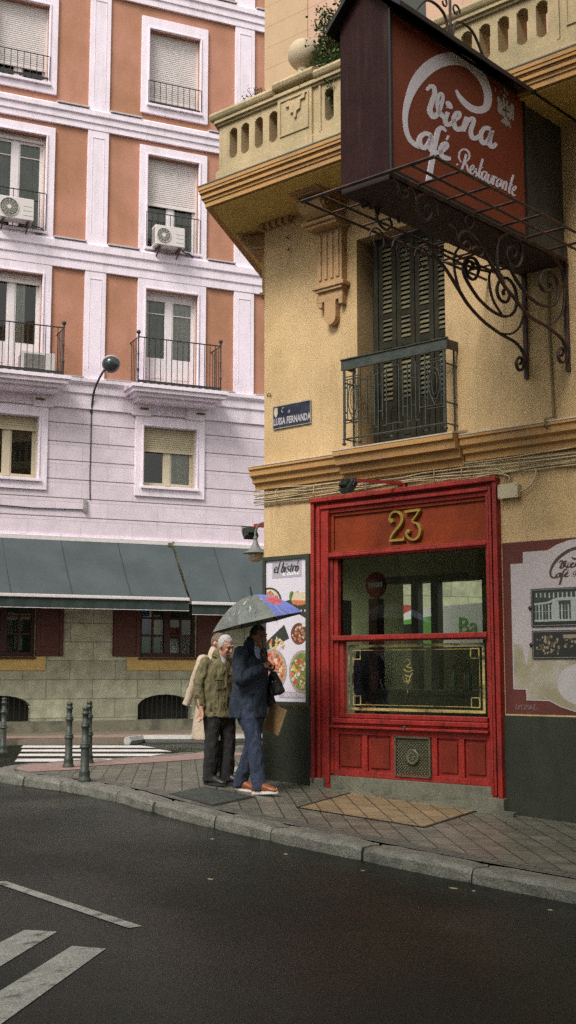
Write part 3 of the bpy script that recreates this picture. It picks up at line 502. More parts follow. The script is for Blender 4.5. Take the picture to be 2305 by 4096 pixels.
BR_LEFT=[
[(1.668,5.13),(1.442,5.031),(1.212,4.866),(1.056,4.758),(0.804,4.657),(0.504,4.594),(0.232,4.564),(0.095,4.504),(0.048,4.426),(0.083,4.321),(0.165,4.284),(0.212,4.351),(0.149,4.423),(0.09,4.401),(0.138,4.352)],
[(0.504,4.594),(0.288,4.639),(0.124,4.75),(0.046,4.899),(0.031,5.002)],
[(1.212,4.877),(1.275,5.006),(1.295,5.145),(1.253,5.249),(1.171,5.313),(1.072,5.328)],
[(1.016,5.128),(0.965,5.172),(1.004,5.21),(1.078,5.175),(1.098,5.112),(1.046,5.047),(0.955,5.043),(0.879,5.125),(0.876,5.21),(0.948,5.256),(1.058,5.227),(1.132,5.145),(1.126,5.053),(1.031,4.962),(0.87,4.863),(0.649,4.797),(0.419,4.789),(0.259,4.852),(0.174,4.98),(0.206,5.138),(0.342,5.203),(0.481,5.148),(0.544,5.036),(0.49,4.951),(0.373,4.946),(0.306,5.037),(0.357,5.085),(0.427,5.052),(0.413,5.012)],
[(0.467,4.8),(0.625,4.92),(0.684,5.098),(0.642,5.216),(0.533,5.303),(0.356,5.342)],
[(1.766,5.185),(1.168,5.147),(0.671,5.187)]]
BR_RIGHT=[
[(1.724,5.179),(1.573,5.102),(1.421,4.993),(1.283,4.898),(1.179,4.823),(1.018,4.75),(0.836,4.659),(0.666,4.614),(0.453,4.598),(0.234,4.56),(0.094,4.504),(0.038,4.409),(0.064,4.318),(0.168,4.288),(0.216,4.353),(0.16,4.427),(0.09,4.409),(0.144,4.356)],
[(0.453,4.598),(0.269,4.669),(0.119,4.787),(0.057,4.963),(0.057,5.157),(0.152,5.296),(0.352,5.357)],
[(1.179,4.823),(1.273,4.941),(1.294,5.066),(1.287,5.168),(1.232,5.274),(1.102,5.348),(0.963,5.357),(0.853,5.283),(0.869,5.144),(0.967,5.058),(1.095,5.076),(1.132,5.158),(1.061,5.228),(0.969,5.227),(0.981,5.152),(1.04,5.152)],
[(1.096,5.066),(0.99,4.95),(0.826,4.856),(0.638,4.797),(0.442,4.794),(0.259,4.852),(0.175,4.968),(0.193,5.113),(0.322,5.183),(0.474,5.129),(0.53,5.01),(0.454,4.944),(0.343,4.976),(0.319,5.04),(0.373,5.054)],
[(2.087,5.147),(2.038,5.17),(1.974,5.13),(1.928,5.046),(1.846,5.01),(1.763,5.013),(1.753,5.064),(1.811,5.078),(1.862,5.035)],
[(1.928,5.046),(1.892,5.133),(1.791,5.181),(1.707,5.169),(1.573,5.102)],
[(1.743,5.351),(1.676,5.33),(1.696,5.256),(1.756,5.215),(1.814,5.243),(1.812,5.307),(1.743,5.351)],
[(1.729,5.021),(1.66,5.069),(1.556,5.087),(1.541,5.031),(1.594,4.998)]]
BR_FRONT_R=[
[(2.904,5.33),(2.835,5.317),(2.795,5.242),(2.74,5.215),(2.683,5.249),(2.696,5.289),(2.753,5.263)],
[(2.681,5.329),(2.602,5.317),(2.565,5.205),(2.515,5.131),(2.414,5.103),(2.344,5.18),(2.361,5.238),(2.431,5.235),(2.456,5.183)],
[(2.571,5.203),(2.54,5.283),(2.423,5.345),(2.29,5.321),(2.243,5.2)]]
BR_FRONT_L=[
[(2.821,5.379),(2.726,5.354),(2.685,5.275),(2.615,5.314),(2.573,5.289)],
[(2.6,5.391),(2.516,5.343),(2.475,5.207),(2.361,5.156),(2.272,5.227),(2.315,5.28)],
[(2.474,5.263),(2.43,5.358),(2.313,5.402),(2.195,5.38),(2.168,5.275)]]
# ================================================================ corner building
B=Thing('corner_building','ochre corner building with stone balustrade, red shop window number 23 and louvred shutters','building',MF)
fnF=lambda x,z,t:(x,-t,z)
TOPZ=11.5; SR=9.0
# main wall with openings for the shop window and the balcony door
DOOR=(.84,3.30,-.35,3.20); BD=(1.465,2.69,3.80,6.24)
mb=MB(); holed_wall(mb,0,SR,-.5,6.9,[DOOR,BD],0,.34)
# side wall (towards the side street) and a back, closing the house but for added openings
gx,gy=-.483,.876
D=4.3
def sidequad(mb,z0,z1,t0=0,t1=D,off=0):
    mb.quad((gx*t0-off,gy*t0,z0),(gx*t1-off,gy*t1,z0),(gx*t1-off,gy*t1,z1),(gx*t0-off,gy*t0,z1))
sidequad(mb,-.3,.8); sidequad(mb,2.75,6.9)
for a_,b_ in ((0,.5),(2.0,2.3),(3.9,D)): sidequad(mb,.8,2.75,a_,b_)  # unseen openings added to let daylight into the shop
B.part('wall',mb,PLASTER)
# upper floor wall behind the terrace
mb=MB(); holed_wall(mb,.725,SR,6.9,TOPZ,[(1.24,2.5,7.1,TOPZ-.4)],0,.3); B.part('upper_wall',mb,joint_mat('pink_render_with_joints',(.53,.34,.25),3.0,.283,.005,0,.72,.5,'XZ',.9,.06,.12,.02,.2,loc=(0,.22)))
mb=MB(); holed_wall(mb,0,.725,6.9,TOPZ,[],.012,.3,reveal=False); sidequad(mb,6.9,TOPZ,0,D,.0)
mb.quad((.725,-.012,6.9),(.725,-.012,TOPZ),(.725,0,TOPZ),(.725,0,6.9))
B.part('upper_wall',mb,joint_mat('tan_render_with_joints',(.50,.345,.215),3.0,.283,.005,0,.72,.5,'XZ',.9,.06,.12,.02,.2,loc=(0,.22)))
W=B.part('terrace_door',MB().ob(1.24,2.5,-.2,-.16,7.1,TOPZ-.4),mat('dark_green_wood',(.03,.035,.028),.5,.2,8,.2,60))
mb=MB(); mb.quad((gx*D,gy*D,-.3),(SR,gy*D,-.3),(SR,gy*D,TOPZ),(gx*D,gy*D,TOPZ)) if False else None
mb.prism([(0,0.002),(SR,0.002),(SR,gy*D),(gx*D,gy*D)],TOPZ,TOPZ+.2,'z')
mb.prism([(0.02,0.36),(SR,.36),(SR,gy*D-.02),(gx*D+.04,gy*D-.02)],3.30,3.45,'z')   # floor over the shop
mb.quad((SR,0,-.5),(SR,gy*D,-.5),(SR,gy*D,TOPZ),(SR,0,TOPZ))
B.part('roof',mb,PLASTER)
mb=MB(); holed_wall(mb,-2.05,SR,-.3,TOPZ,[(-.72,.64,1.60,2.52)],-gy*D,.02,reveal=False)
B.part('rear_wall',mb,mat('shop_wall_green',(.34,.36,.21),.8,.12,2,grain=.1))
# dark painted plinth
mb=MB()
mb.add([(0,-.022,-.12),(.84,-.022,-.12),(.84,-.022,.83),(0,-.022,.83),(0,0,.83),(.84,0,.83)],[(0,1,2,3),(3,2,5,4)])
m2=MB(); m2.ob(3.30,SR,0,.022,-.6,.815); B.part('plinth',m2,DADO)
mb.add([(0,-.022,-.12),(0,-.022,.83),(gx*D-.02,gy*D,.83),(gx*D-.02,gy*D,-.12)],[(0,1,2,3)])
B.part('plinth',mb,DADO)
# string course over the shop and the projecting piece under the balcony
def string(s0,s1,dz=0,ex=0,name='string_course'):
    p=[(0,3.44),(.05+ex,3.44),(.055+ex,3.50),(.10+ex,3.52),(.105+ex,3.57),(.15+ex,3.60),(.155+ex,3.665),(.175+ex,3.675),(.175+ex,3.70),(.0,3.745)]
    mb=MB(); mb.profile(p,s0,s1); return B.part(name,mb,MOULD)
string(-.10,1.30); string(2.95,SR)
mb=MB(); mb.profile([(0,3.40),(.07,3.40),(.075,3.47),(.14,3.48),(.145,3.56),(.22,3.57),(.235,3.655),(.27,3.665),(.27,3.715),(0,3.76)],1.31,2.94)
B.part('balcony_slab',mb,MOULD)
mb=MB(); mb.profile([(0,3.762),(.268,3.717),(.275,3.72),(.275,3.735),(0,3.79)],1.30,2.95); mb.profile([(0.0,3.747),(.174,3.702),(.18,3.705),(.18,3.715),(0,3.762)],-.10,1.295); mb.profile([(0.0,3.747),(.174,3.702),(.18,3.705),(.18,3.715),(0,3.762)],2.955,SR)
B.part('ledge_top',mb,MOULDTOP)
# dentils under the terrace, corbels
mb=MB(); mb.ob(-.06,.50,0,.05,6.735,6.80)
for k in range(5): mb.ob(-.02+k*.105,.04+k*.105,0,.085,6.70,6.80)
B.part('dentil_moulding',mb,CORB)
def corbel(M0=None,name='corbel'):
    """scroll console: fluted strip, drop, cap and volute, centred on s=0 of its own frame"""
    mb=MB()
    mb.ob(-.19,.19,0,.10,5.76,6.46)
    mb2=MB()
    mb.ob(-.24,.24,0,.14,5.715,5.76); mb.ob(-.20,.20,0,.12,5.68,5.715)
    mb.ob(-.185,.185,0,.085,5.56,5.68)
    mb.ob(-.185,-.125,0,.085,5.50,5.56); mb.ob(.125,.185,0,.085,5.50,5.56)
    mb.prism([(-.085,-.0)]*0+[(-.085,5.56),(.085,5.56)]+[(.085*math.cos(a),5.36+.085*-math.sin(a)) for a in [math.pi*k/8 for k in range(9)]],-.09,0,'y')
    for x in (-.135,-.045,.045,.135):
        if True: mb.ob(x-.022,x+.022,.10,.118,5.82,6.38)
    mb.ob(-.27,.27,0,.30,6.46,6.50); mb.ob(-.24,.24,0,.26,6.42,6.46)
    # volute block seen from the side: S-curve profile
    prof=[(0,6.50),(.20,6.50),(.30,6.515),(.40,6.56),(.46,6.62),(.47,6.68),(.43,6.73),(.0,6.74)]
    mb.profile(prof,-.17,.17)
    mb.profile([(0,6.741),(.53,6.741),(.53,6.76),(.57,6.765),(.57,6.79),(0,6.79)],-.22,.22)
    for sx in (-.175,.175):
        c=(.36,6.655)
        pts=[(sx,-(c[0]+math.cos(a)*(.10*(1-a/14))),c[1]+math.sin(a)*(.10*(1-a/14))) for a in [k*.5 for k in range(24)]]
        mb.tube(pts,.016,6)
        mb.tube([(sx,-.02,6.52),(sx,-.15,6.54),(sx,-.26,6.60)],.014,6)
    return mb
mb=corbel(); 
for i,v in enumerate(mb.v): mb.v[i]=(v[0]+1.13,v[1],v[2])
B.part('corbel',mb,CORB,bevel=.006)
mb=corbel(); sc=.8; rot=Matrix.Rotation(math.atan2(gy,gx)-math.pi,4,'Z')
for i,v in enumerate(mb.v):
    p=rot@Vector((v[0]*sc,v[1]*sc,0)); mb.v[i]=(p.x+gx*.36,p.y+gy*.36,6.86-(6.86-v[2])*.8)
B.part('corbel',mb,CORB,bevel=.006)
# terrace slab: projects from the front (.94) and along the side street
def slab_poly(e):   # e: front projection; polygon in (s,-o)
    c=(-.167-(e-.90)*.75,-e)
    L=6.0
    return [(SR,0.0),(SR,-e),c,(c[0]+gx*L,c[1]+gy*L),(gx*5.2,gy*5.2)]
mb=MB()
for e,z0,z1 in ((.885,6.80,6.86),(.90,6.86,6.90),(.925,6.90,6.935),(.92,6.945,6.965),(.945,6.965,7.00),(.955,7.00,7.045)):
    mb.prism(slab_poly(e),z0,z1,'z')
B.part('terrace_slab',mb,MOULD)
mb=MB(); mb.prism(slab_poly(.962),7.047,7.060,'z'); B.part('slab_flashing',mb,mat('lead_flashing',(.12,.12,.11),.6,.2,8))
mb=MB(); mb.prism([(SR,0.36),(SR,-.84),(-.07,-.84),(-.07+gx*5,-.84+gy*5),(gx*5+.3,gy*5)],6.78,6.798,'z'); B.part('soffit',mb,mat('ochre_soffit',(.62,.44,.14),.9,.15,2,.2,60,grain=.12))
# balustrade: base, slotted panel, rail; front run and side run
BO=.80
def bal_run(place,length,slots,piers):
    """place(s,o,z)->xyz with s along the run, o outward 0 at the outer face"""
    mb=MB()
    def bx(s0,s1,o0,o1,z0,z1):
        vs=[place(s,o,z) for z in (z0,z1) for s,o in ((s0,o0),(s1,o0),(s1,o1),(s0,o1))]
        mb.add(vs,[(0,3,2,1),(4,5,6,7),(0,1,5,4),(1,2,6,5),(2,3,7,6),(3,0,4,7)])
    bx(-.03,length,-.28,.03,7.06,7.23); bx(-.015,length,-.26,.015,7.23,7.25)
    # slotted wall as stack: between slots solid, above/below solid
    z0,z1=7.25,7.80
    sl=sorted(slots); x=0
    for c in sl:
        bx(x,c-.065,-.20,0,z0,z1); x=c+.065
        bx(c-.065,c+.065,-.20,0,z0,7.345); 
        # arched head and foot
        for sg,zc,zb in ((1,7.665,z1),(-1,7.405,7.345)):
            n=8
            P=[(c-.065+.13*k/n) for k in range(n+1)]
            for k in range(n):
                xa,xb=P[k],P[k+1]; xm=(xa+xb)/2-c
                h=math.sqrt(max(0,.065**2-xm**2))*.9
                if sg>0: bx(xa,xb,-.20,0,zc+h,z1)
                else: bx(xa,xb,-.20,0,7.345,zc-h)
    bx(x,length,-.20,0,z0,z1)
    bx(-.01,length,-.23,.03,7.80,7.83); bx(-.03,length,-.26,.06,7.83,7.87)
    return mb,bx
pf=lambda s,o,z:(s-.01,-(BO+o),z)
slots=[.24,.435,.66,.89]+[1.74+.0]+[2.05+.217*i for i in range(12)]+[5.3+.22*i for i in range(10)]
mb,bx=bal_run(pf,SR,slots,None)
for p0,p1 in ((.97,1.53),(4.66,5.15)):
    bx(p0,p1,-.24,.05,7.06,7.22); bx(p0+.02,p1-.02,-.22,.035,7.22,7.83)
    bx(p0+.06,p1-.06,.035,.05,7.34,7.36); bx(p0+.06,p0+.075,.035,.05,7.36,7.76);  bx(p1-.075,p1-.06,.035,.05,7.36,7.76); bx(p0+.06,p1-.06,.035,.05,7.76,7.775)
for q in (1.60,4.60): bx(q,q+.03,-.01,.02,7.25,7.80)
B.part('balustrade',mb,PLASTER2,bevel=.006)
# carved ornament on the pier
mb=MB(); px,pz=1.25,7.60
mb.prism([(px-.13,pz+.07),(px-.07,pz+.07),(px-.06,pz-.02),(px-.01,pz-.02),(px,pz-.09),(px+.03,pz-.09),(px+.04,pz-.02),(px+.09,pz+.0),(px+.10,pz+.10),(px+.16,pz+.10),(px+.17,pz+.17),(px+.13,pz+.15),(px-.02,pz+.06),(px-.08,pz+.14),(px-.13,pz+.13)],-(BO+.06),-(BO+.035),'y')
B.part('carved_ornament',mb,PLASTER2,bevel=.004)
fx,fy=-.01,-.80
d2=Vector((gx,gy,0)); n2=Vector((-gy,gx,0))
def ps(s,o,z): 
    p=Vector((fx,fy,0))+d2*s+n2*o; return (p.x,p.y,z)
mb,bx=bal_run(ps,5.0,[.22+.217*i for i in range(20)],None)
B.part('balustrade',mb,PLASTER2,bevel=.006)
# rail, raised over the pier
mb=MB()
def rail(place,s0,s1,zb):
    vs=[];
    pr=[(-.27,0),(.07,0),(.085,.02),(.10,.055),(.085,.09),(.05,.105),(-.25,.115),(-.28,.06)]
    for s in (s0,s1): vs+=[place(s,o,zb+z) for o,z in pr]
    n=len(pr); mb.add(vs,[(i,(i+1)%n,n+(i+1)%n,n+i) for i in range(n)]+[tuple(range(n-1,-1,-1)),tuple(range(n,2*n))])
rail(pf,-.09,.955,7.87); rail(pf,.95,1.56,7.925); rail(pf,1.575,4.62,7.87); rail(pf,4.61,5.2,7.925); rail(pf,5.21,SR,7.87); rail(ps,.1,5,7.87)
B.part('balustrade_rail',mb,PLASTER2,bevel=.008)
mb=MB(); mb.sphere((1.24,-.67,8.34),.187,32); mb.lathe([(.13,8.02),(.14,8.06),(.10,8.08),(.075,8.13),(.085,8.19)],(1.24,-.67,0),20)
B.part('ball_finial',mb,mat('pale_ball_stone',(.50,.40,.29),.9,.15,3,.3,60,grain=.12,col2=(.40,.33,.22),c2amt=.6,c2scale=2))
# plants on the terrace
LEAF1=mat('dark_leaf',(.045,.085,.022),.5,.4,15,col2=(.09,.14,.04),c2amt=.8,c2scale=20)
def shrub(name,label,c,h,nb,nl,spread,leaf=.035,cat='plant',seed=1,lean=(0,0)):
    rn=random.Random(seed); t=Thing(name,label,cat,MF,c)
    st=MB(); lf=MB()
    for i in range(nb):
        a=rn.uniform(0,6.28); r=spread*rn.uniform(.3,1); hh=h*rn.uniform(.38,1)
        tip=(math.cos(a)*r+lean[0],math.sin(a)*r*.7+lean[1],hh)
        mid=(tip[0]*.35,tip[1]*.35,hh*.6)
        P=catmull([(0,0,0),mid,tip],6)
        st.tube(P,[.009*(1-j/len(P))+.003 for j in range(len(P))],5)
        for j in range(nl):
            q=P[rn.randint(len(P)//3,len(P)-1)]
            p=Vector(q)+Vector((rn.gauss(0,.05),rn.gauss(0,.05),rn.gauss(0,.045)))
            d=Vector((rn.gauss(0,1),rn.gauss(0,1),rn.gauss(.3,.8))).normalized(); s_=d.cross(Vector((rn.random(),rn.random(),1))).normalized()
            l=leaf*rn.uniform(.6,1.3); w=l*.33; n_=d.cross(s_)*l*.12
            lf.add([p,p+d*l*.5+s_*w+n_,p+d*l,p+d*l*.5-s_*w+n_],[(0,1,2),(0,2,3)])
    t.part('stem',st,mat('twig',(.16,.12,.07),.8,.2,10),local=True); t.part('leaves',lf,LEAF1,local=True,fix=False)
    return t
shrub('terrace_shrub','leafy green shrub growing over the balustrade between the stone ball and the big sign',(1.80,-.52,7.15),1.75,44,170,.32,.05,seed=4,lean=(-.13,-.16))
shrub('terrace_grass','small tuft of thin sprigs sprouting above the left stretch of balustrade rail',(.46,-.62,7.82),.42,18,16,.24,.035,seed=9)
# ---------------------------------------------------------------- louvred shutters of the balcony door
SH=mat('dark_shutter_wood',(.024,.021,.013),.75,.25,9,.3,60,spec=.2,grain=.25,col2=(.040,.036,.024),c2amt=.6,c2scale=6)
SLT=mat('louvre_slat_lit',(.14,.12,.065),.6,.2,9,.2,60,grain=.2,col2=(.08,.07,.045),c2amt=.9,c2scale=4)  # slat colour lightened to stand for their lit faces
BDm=B.part('balcony_door',MB().ob(1.465,2.69,-.33,-.30,3.80,6.24),mat('dark_void',(.012,.012,.01),.8))
for i in range(4):
    a=1.655+i*.2585; b=a+.2485; o0,o1=-.205,-.165
    mb=MB(); z0,z1=3.80,6.22
    st=.062
    mb.ob(a,a+st,o0,o1,z0,z1); mb.ob(b-st,b,o0,o1,z0,z1)
    secs=[(4.30,4.92),(5.0,5.27),(5.33,6.12)]
    zz=[z0,4.30,4.92,5.0,5.27,5.33,6.12,z1]
    for k in (0,2,4,6): mb.ob(a+st,b-st,o0+.002,o1-.002,zz[k],zz[k+1])
    mb.ob(a+st+.015,b-st-.015,o1-.002,o1+.008,z0+.09,4.22)
    lf=B.part('shutter_leaf',mb,SH,parent=BDm,bevel=.004)
    # slats (pattern) as one mesh with the leaf's own second material -> separate sub mesh kept in the same leaf
    ms=MB()
    for (p,q) in secs:
        z=p+.01
        while z<q-.035:
            ms.add([(a+st,-(o0+.018),z+.044),(b-st,-(o0+.018),z+.044),(b-st,-(o1+.002),z),(a+st,-(o1+.002),z),(a+st,-(o0+.014),z+.050),(b-st,-(o0+.014),z+.050),(b-st,-(o1+.002),z+.012),(a+st,-(o1+.002),z+.012)],[(0,1,2,3),(7,6,5,4),(3,2,6,7),(0,4,5,1)])
            z+=.056
    me=build('slats',ms,SLT,B.e)
    # join slats into the leaf mesh
    bm=bmesh.new(); bm.from_mesh(lf.data); n0=len(bm.faces); bm.from_mesh(me.data); lf.data.materials.append(SLT)
    bm.faces.ensure_lookup_table()
    for f in bm.faces[n0:]: f.material_index=1
    bm.to_mesh(lf.data); bm.free(); d_=me.data; bpy.data.objects.remove(me); bpy.data.meshes.remove(d_)
mb=MB(); mb.ob(1.595,1.655,-.21,-.15,3.8,6.24); B.part('door_post',mb,SH,parent=BDm)
# ---------------------------------------------------------------- balcony railing
RO=.235
def rod(mb,pts,r=.009,n=6): mb.tube(pts,r,n)
mb=MB(); S0,S1=1.43,2.84; ZT,ZB=4.765,3.79
# deep top band with lip, returning to the wall at both ends
mb.ob(S0-.02,S1+.02,RO-.02,RO-.005,ZT-.105,ZT-.004); mb.ob(S0-.03,S1+.03,RO-.03,RO+.01,ZT-.004,ZT+.008); mb.ob(S0-.02,S1+.02,RO-.03,RO+.0,ZT-.12,ZT-.105)
for q in (S0,S1): mb.ob(q-.012,q+.012,0,RO-.022,ZT-.105,ZT-.005); 
P=lambda s,z,o=RO-.012:(s,-o,z)
for s in (S0+.015,S1-.015): 
    rod(mb,[P(s,ZT-.1),P(s,ZB-.005)],.012)
rod(mb,[P(S0,ZB+.06),P(S1,ZB+.06)],.011)
for s in (S0+.015,S0+.24,2.12,2.58,S1-.015): mb.sphere(P(s,ZB+.005),.026,10,(1,1,.8))
for q in (S0+.015,S1-.015):
    for z in (ZB+.06,4.08,4.50): rod(mb,[(q,-RO+.01,z),(q,0,z)],.009)
    rod(mb,[(q,-.05,ZT-.1),(q,-.05,ZB)],.011)
# decorated end panels with ovals
def endpanel(a,b):
    z0,z1=4.03,4.56
    for s in (a,b): rod(mb,[P(s,ZT-.12),P(s,ZB+.06)],.009)
    for z in (z0,z1,z0+.03,z1-.03): rod(mb,[P(a,z),P(b,z)],.007)
    for s in (a+.035,b-.035): rod(mb,[P(s,z0+.03),P(s,z1-.03)],.006)
    c=(a+b)/2; w=(b-a)/2-.045
    rod(mb,[P(c+w*math.cos(t),(z0+z1)/2+.17*math.sin(t)) for t in [k*math.pi/12 for k in range(25)]],.006)
    rod(mb,[P(c+w*.45*math.cos(t),(z0+z1)/2+.12*math.sin(t)) for t in [k*math.pi/12 for k in range(25)]],.005)
    for sx in (-1,1):
        rod(mb,[P(c+sx*x,z) for x,z in catmull([(.0,z0+.04),(.04,z0+.12),(w*.9,z0+.2),(w,(z0+z1)/2),(w*.9,z1-.2),(.04,z1-.1),(.03,z1-.05)],4)],.006)
        for zz in (z0+.12,z1-.12): mb.sphere(P(c+sx*(w+.02),zz),.014,8)
endpanel(S0+.03,S0+.25); endpanel(S1-.27,S1-.03)
# greek-key like stepped bars in the middle
c=(S0+S1)/2
for sg in (-1,1):
    xs=[.36,.31,.25,.20,.14,.085]
    for k,x in enumerate(xs):
        z0=4.0-.07*(k%2)-(.05 if k in(2,3) else 0); z1=4.52+.06*((k)%2)
        rod(mb,[P(c+sg*x,z0),P(c+sg*x,z1)],.008)
    for k in range(0,len(xs)-1):
        a,b=xs[k],xs[k+1]
        if k%2==0: rod(mb,[P(c+sg*a,4.52+.0),P(c+sg*b,4.52+.0)],.008); rod(mb,[P(c+sg*a,3.93),P(c+sg*b,3.93)],.008)
        else: rod(mb,[P(c+sg*a,4.40),P(c+sg*b,4.40)],.008); rod(mb,[P(c+sg*a,4.10),P(c+sg*b,4.10)],.008)
    rod(mb,[P(c+sg*.36,4.50),P(c+sg*.44,4.50)],.008); rod(mb,[P(c+sg*.36,4.06),P(c+sg*.44,4.06)],.008)
rod(mb,[P(c,ZT-.12),P(c,ZT-.2)],.008); rod(mb,[P(c-.085,4.58),P(c+.085,4.58)],.008); rod(mb,[P(c,3.94),P(c,ZB+.06)],.008); rod(mb,[P(c-.085,3.94),P(c+.085,3.94)],.008)
B.part('balcony_railing',mb,IRON)
# ---------------------------------------------------------------- shop front no. 23
F0,F1=.815,3.335
SF=MB()
def fr(mb,s0,s1,o0,o1,z0,z1): mb.ob(s0,s1,o0,o1,z0,z1)
# outer architrave (stepped)
for a,b,s_ in ((F0,1.06,1),(3.19,F1,-1)):
    w=b-a
    fr(SF,a,b,-.10,.045,-.12 if s_>0 else -.16,3.20)
    e0,e1=(a-.0,a+.05) if s_>0 else (b-.05,b)
    fr(SF,e0,e1,.047,.085,.0,3.235)
    m0,m1=(a+.085,a+.125) if s_>0 else (b-.105,b-.075)
    fr(SF,m0,m1,.047,.07,.02,3.15)
    m0,m1=(b-.03,b-.0) if s_>0 else (a,a+.03)
    fr(SF,m0,m1,.047,.06,.02,3.08)
fr(SF,F0,F1,.0,.045,3.202,3.235); fr(SF,F0+.055,F1-.055,.047,.085,3.185,3.235); fr(SF,F0-.01,F1+.01,.088,.11,3.195,3.245); 
fr(SF,F0+.13,F1-.11,.047,.07,3.11,3.15); fr(SF,1.03,3.22,-.10,.03,3.06,3.20)
shop=B.part('shop_window',SF,RED,bevel=.006)
# egg-and-dart-like beading on the jambs
mb=MB()
for z in [i*.024 for i in range(4,128)]:
    for s in (F0+.068,F1-.060): mb.sphere((s,-.052,z),.010,6)
B.part('beading',mb,RED,parent=shop)
# number panel
mb=MB(); fr(mb,1.06,3.19,-.08,-.02,2.60,3.06)
fr(mb,1.06,3.19,-.018,.004,3.02,3.06); fr(mb,1.06,3.19,-.018,.004,2.60,2.63); fr(mb,1.06,1.10,-.018,.004,2.63,3.02); fr(mb,3.15,3.19,-.018,.004,2.63,3.02)
B.part('transom_panel',mb,REDD,parent=shop,bevel=.005)
mb=MB()
def thin(f,k):
    g=[]
    for j in range(0,len(f),4):
        a,b,c,d=f[j:j+4]; mx,mz=(a+c)/2,(b+d)/2; g+=[mx+(a-mx)*k,mz+(b-mz)*k,mx+(c-mx)*k,mz+(d-mz)*k]
    return g
NUM=[thin(f,.78) for f in NUM]
for i,f in enumerate(NUM): ribbon(mb,f,fnF,-.018,.028+.0008*i)
for c in ((1.945,2.905,.026),(2.172,2.768,.024)): mb.lathe([(c[2],-.029),(c[2],.018)],(c[0],0,c[1]),14,axis='y')
B.part('house_number',mb,GOLD,parent=shop,bevel=.003)
# cross beam, posts, mid rail, sill
mb=MB(); fr(mb,1.05,3.20,-.09,.055,2.53,2.60); fr(mb,1.055,3.195,.057,.075,2.545,2.575)
mb2=MB()
fr(mb,1.06,1.10,-.09,.03,.12,2.53); fr(mb,1.10,1.16,-.09,.01,.12,2.53)
fr(mb,3.16,3.19,-.09,.03,.02,2.53)
fr(mb,1.10,3.16,-.09,.045,1.60,1.655); fr(mb,1.10,3.16,-.09,.02,1.585,1.60)
fr(mb,1.16,1.22,-.09,-.01,.78,1.585); fr(mb,3.12,3.16,-.09,-.01,.78,1.585)
fr(mb,1.16,3.12,-.09,0.0,.74,.79)
fr(mb,1.10,3.16,-.09,.06,.685,.735); fr(mb,1.10,3.16,-.09,.035,.66,.683); fr(mb,1.08,3.17,-.09,.075,.63,.658)
B.part('window_bars',mb,RED,parent=shop,bevel=.008)
# stall riser with four sunk panels
mb=MB(); Z0,Z1=.10,.63
xs=[1.14,1.50,1.57,1.90,1.95,2.42,2.50,2.78,2.84,3.12]
fr(mb,1.06,3.19,-.09,-.02,Z0,Z1)
def rl_(a,b,c,d): fr(mb,a,b,-.018,.012,c,d)
rl_(1.06,3.19,Z1-.07,Z1); rl_(1.06,3.19,Z0,Z0+.07)
for a,b in ((1.06,1.14),(1.50,1.57),(1.90,1.945),(2.43,2.50),(2.78,2.84),(3.12,3.19)): rl_(a,b,Z0+.07,Z1-.07)
B.part('stall_riser',mb,RED,parent=shop,bevel=.006)
mb=MB()
for a,b in ((1.14,1.50),(1.57,1.90),(2.50,2.78),(2.84,3.12)):
    mb=MB(); fr(mb,a+.035,b-.035,-.018,-.002,Z0+.105,Z1-.105)
    B.part('sunk_panel',mb,mat('dull_red_panel',(.17,.022,.012),.6,.25,5,.2,80,grain=.25,spec=.2,grime=(.06,.012,.008),gamt=.6,gscale=(9,9,3),gpos=(.5,.7)),parent=shop,bevel=.010)
mb=MB(); mb.ob(1.035,1.058,-.05,.036,-.10,2.54); B.part('painted_gap_shade',mb,IRONB,parent=shop)  # solid black strip stands in for the shade of the recess
# ventilation grille with round boss
mb=MB(); ga,gb,gc,gd=1.955,2.425,.14,.565
fr(mb,ga,gb,-.018,-.010,gc,gd)
for q in ((ga,gb,gc,gc+.018),(ga,gb,gd-.018,gd),(ga,ga+.018,gc,gd),(gb-.018,gb,gc,gd)): fr(mb,q[0],q[1],-.008,.028,q[2],q[3])
ww,hh=gb-ga,gd-gc
for k in range(-12,13):
    for sg in (1,-1):
        x0=ga+ww/2+k*.037-hh/2*sg; pts=[]
        z0_,z1_=gc+.01,gd-.01; xa,xb=x0,x0+hh*sg
        # clip to the frame
        def cl(xa,za,xb,zb):
            t0,t1=0,1
            dx=xb-xa
            for bnd,s_ in ((ga+.01,1),(gb-.01,-1)):
                da=(xa-bnd)*s_; db=(xb-bnd)*s_
                if da<0 and db<0: return None
                if da<0: t0=max(t0,da/(da-db))
                if db<0: t1=min(t1,da/(da-db))
            if t0>=t1: return None
            return (xa+dx*t0,za+(zb-za)*t0),(xa+dx*t1,za+(zb-za)*t1)
        r_=cl(xa,z0_,xb,z1_)
        if r_: mb.tube([(r_[0][0],-.010-.004*sg,r_[0][1]),(r_[1][0],-.010-.004*sg,r_[1][1])],.0045,4,sm=False)
cc=((ga+gb)/2,(gc+gd)/2)
mb.lathe([(.085,-.012),(.085,-.03),(.070,-.036),(.062,-.03),(.02,-.03),(.0,-.034)],(cc[0],0,cc[1]),24,axis='y')
for k in range(7):
    a=k*.9; mb.sphere((cc[0]+math.cos(a)*.035,-.034,cc[1]+math.sin(a)*.035),.013,8)
B.part('vent_grille',mb,mat('dull_brass',(.12,.115,.075),.5,.25,20,.2,80,metal=.4,grain=.2),parent=shop)
mb=MB(); mb.sphere((2.13,-.075,.665),.016,8); mb.tube([(2.13,-.08,.66),(2.125,-.09,.63)],.008,6); B.part('lock',mb,IRON,parent=shop)
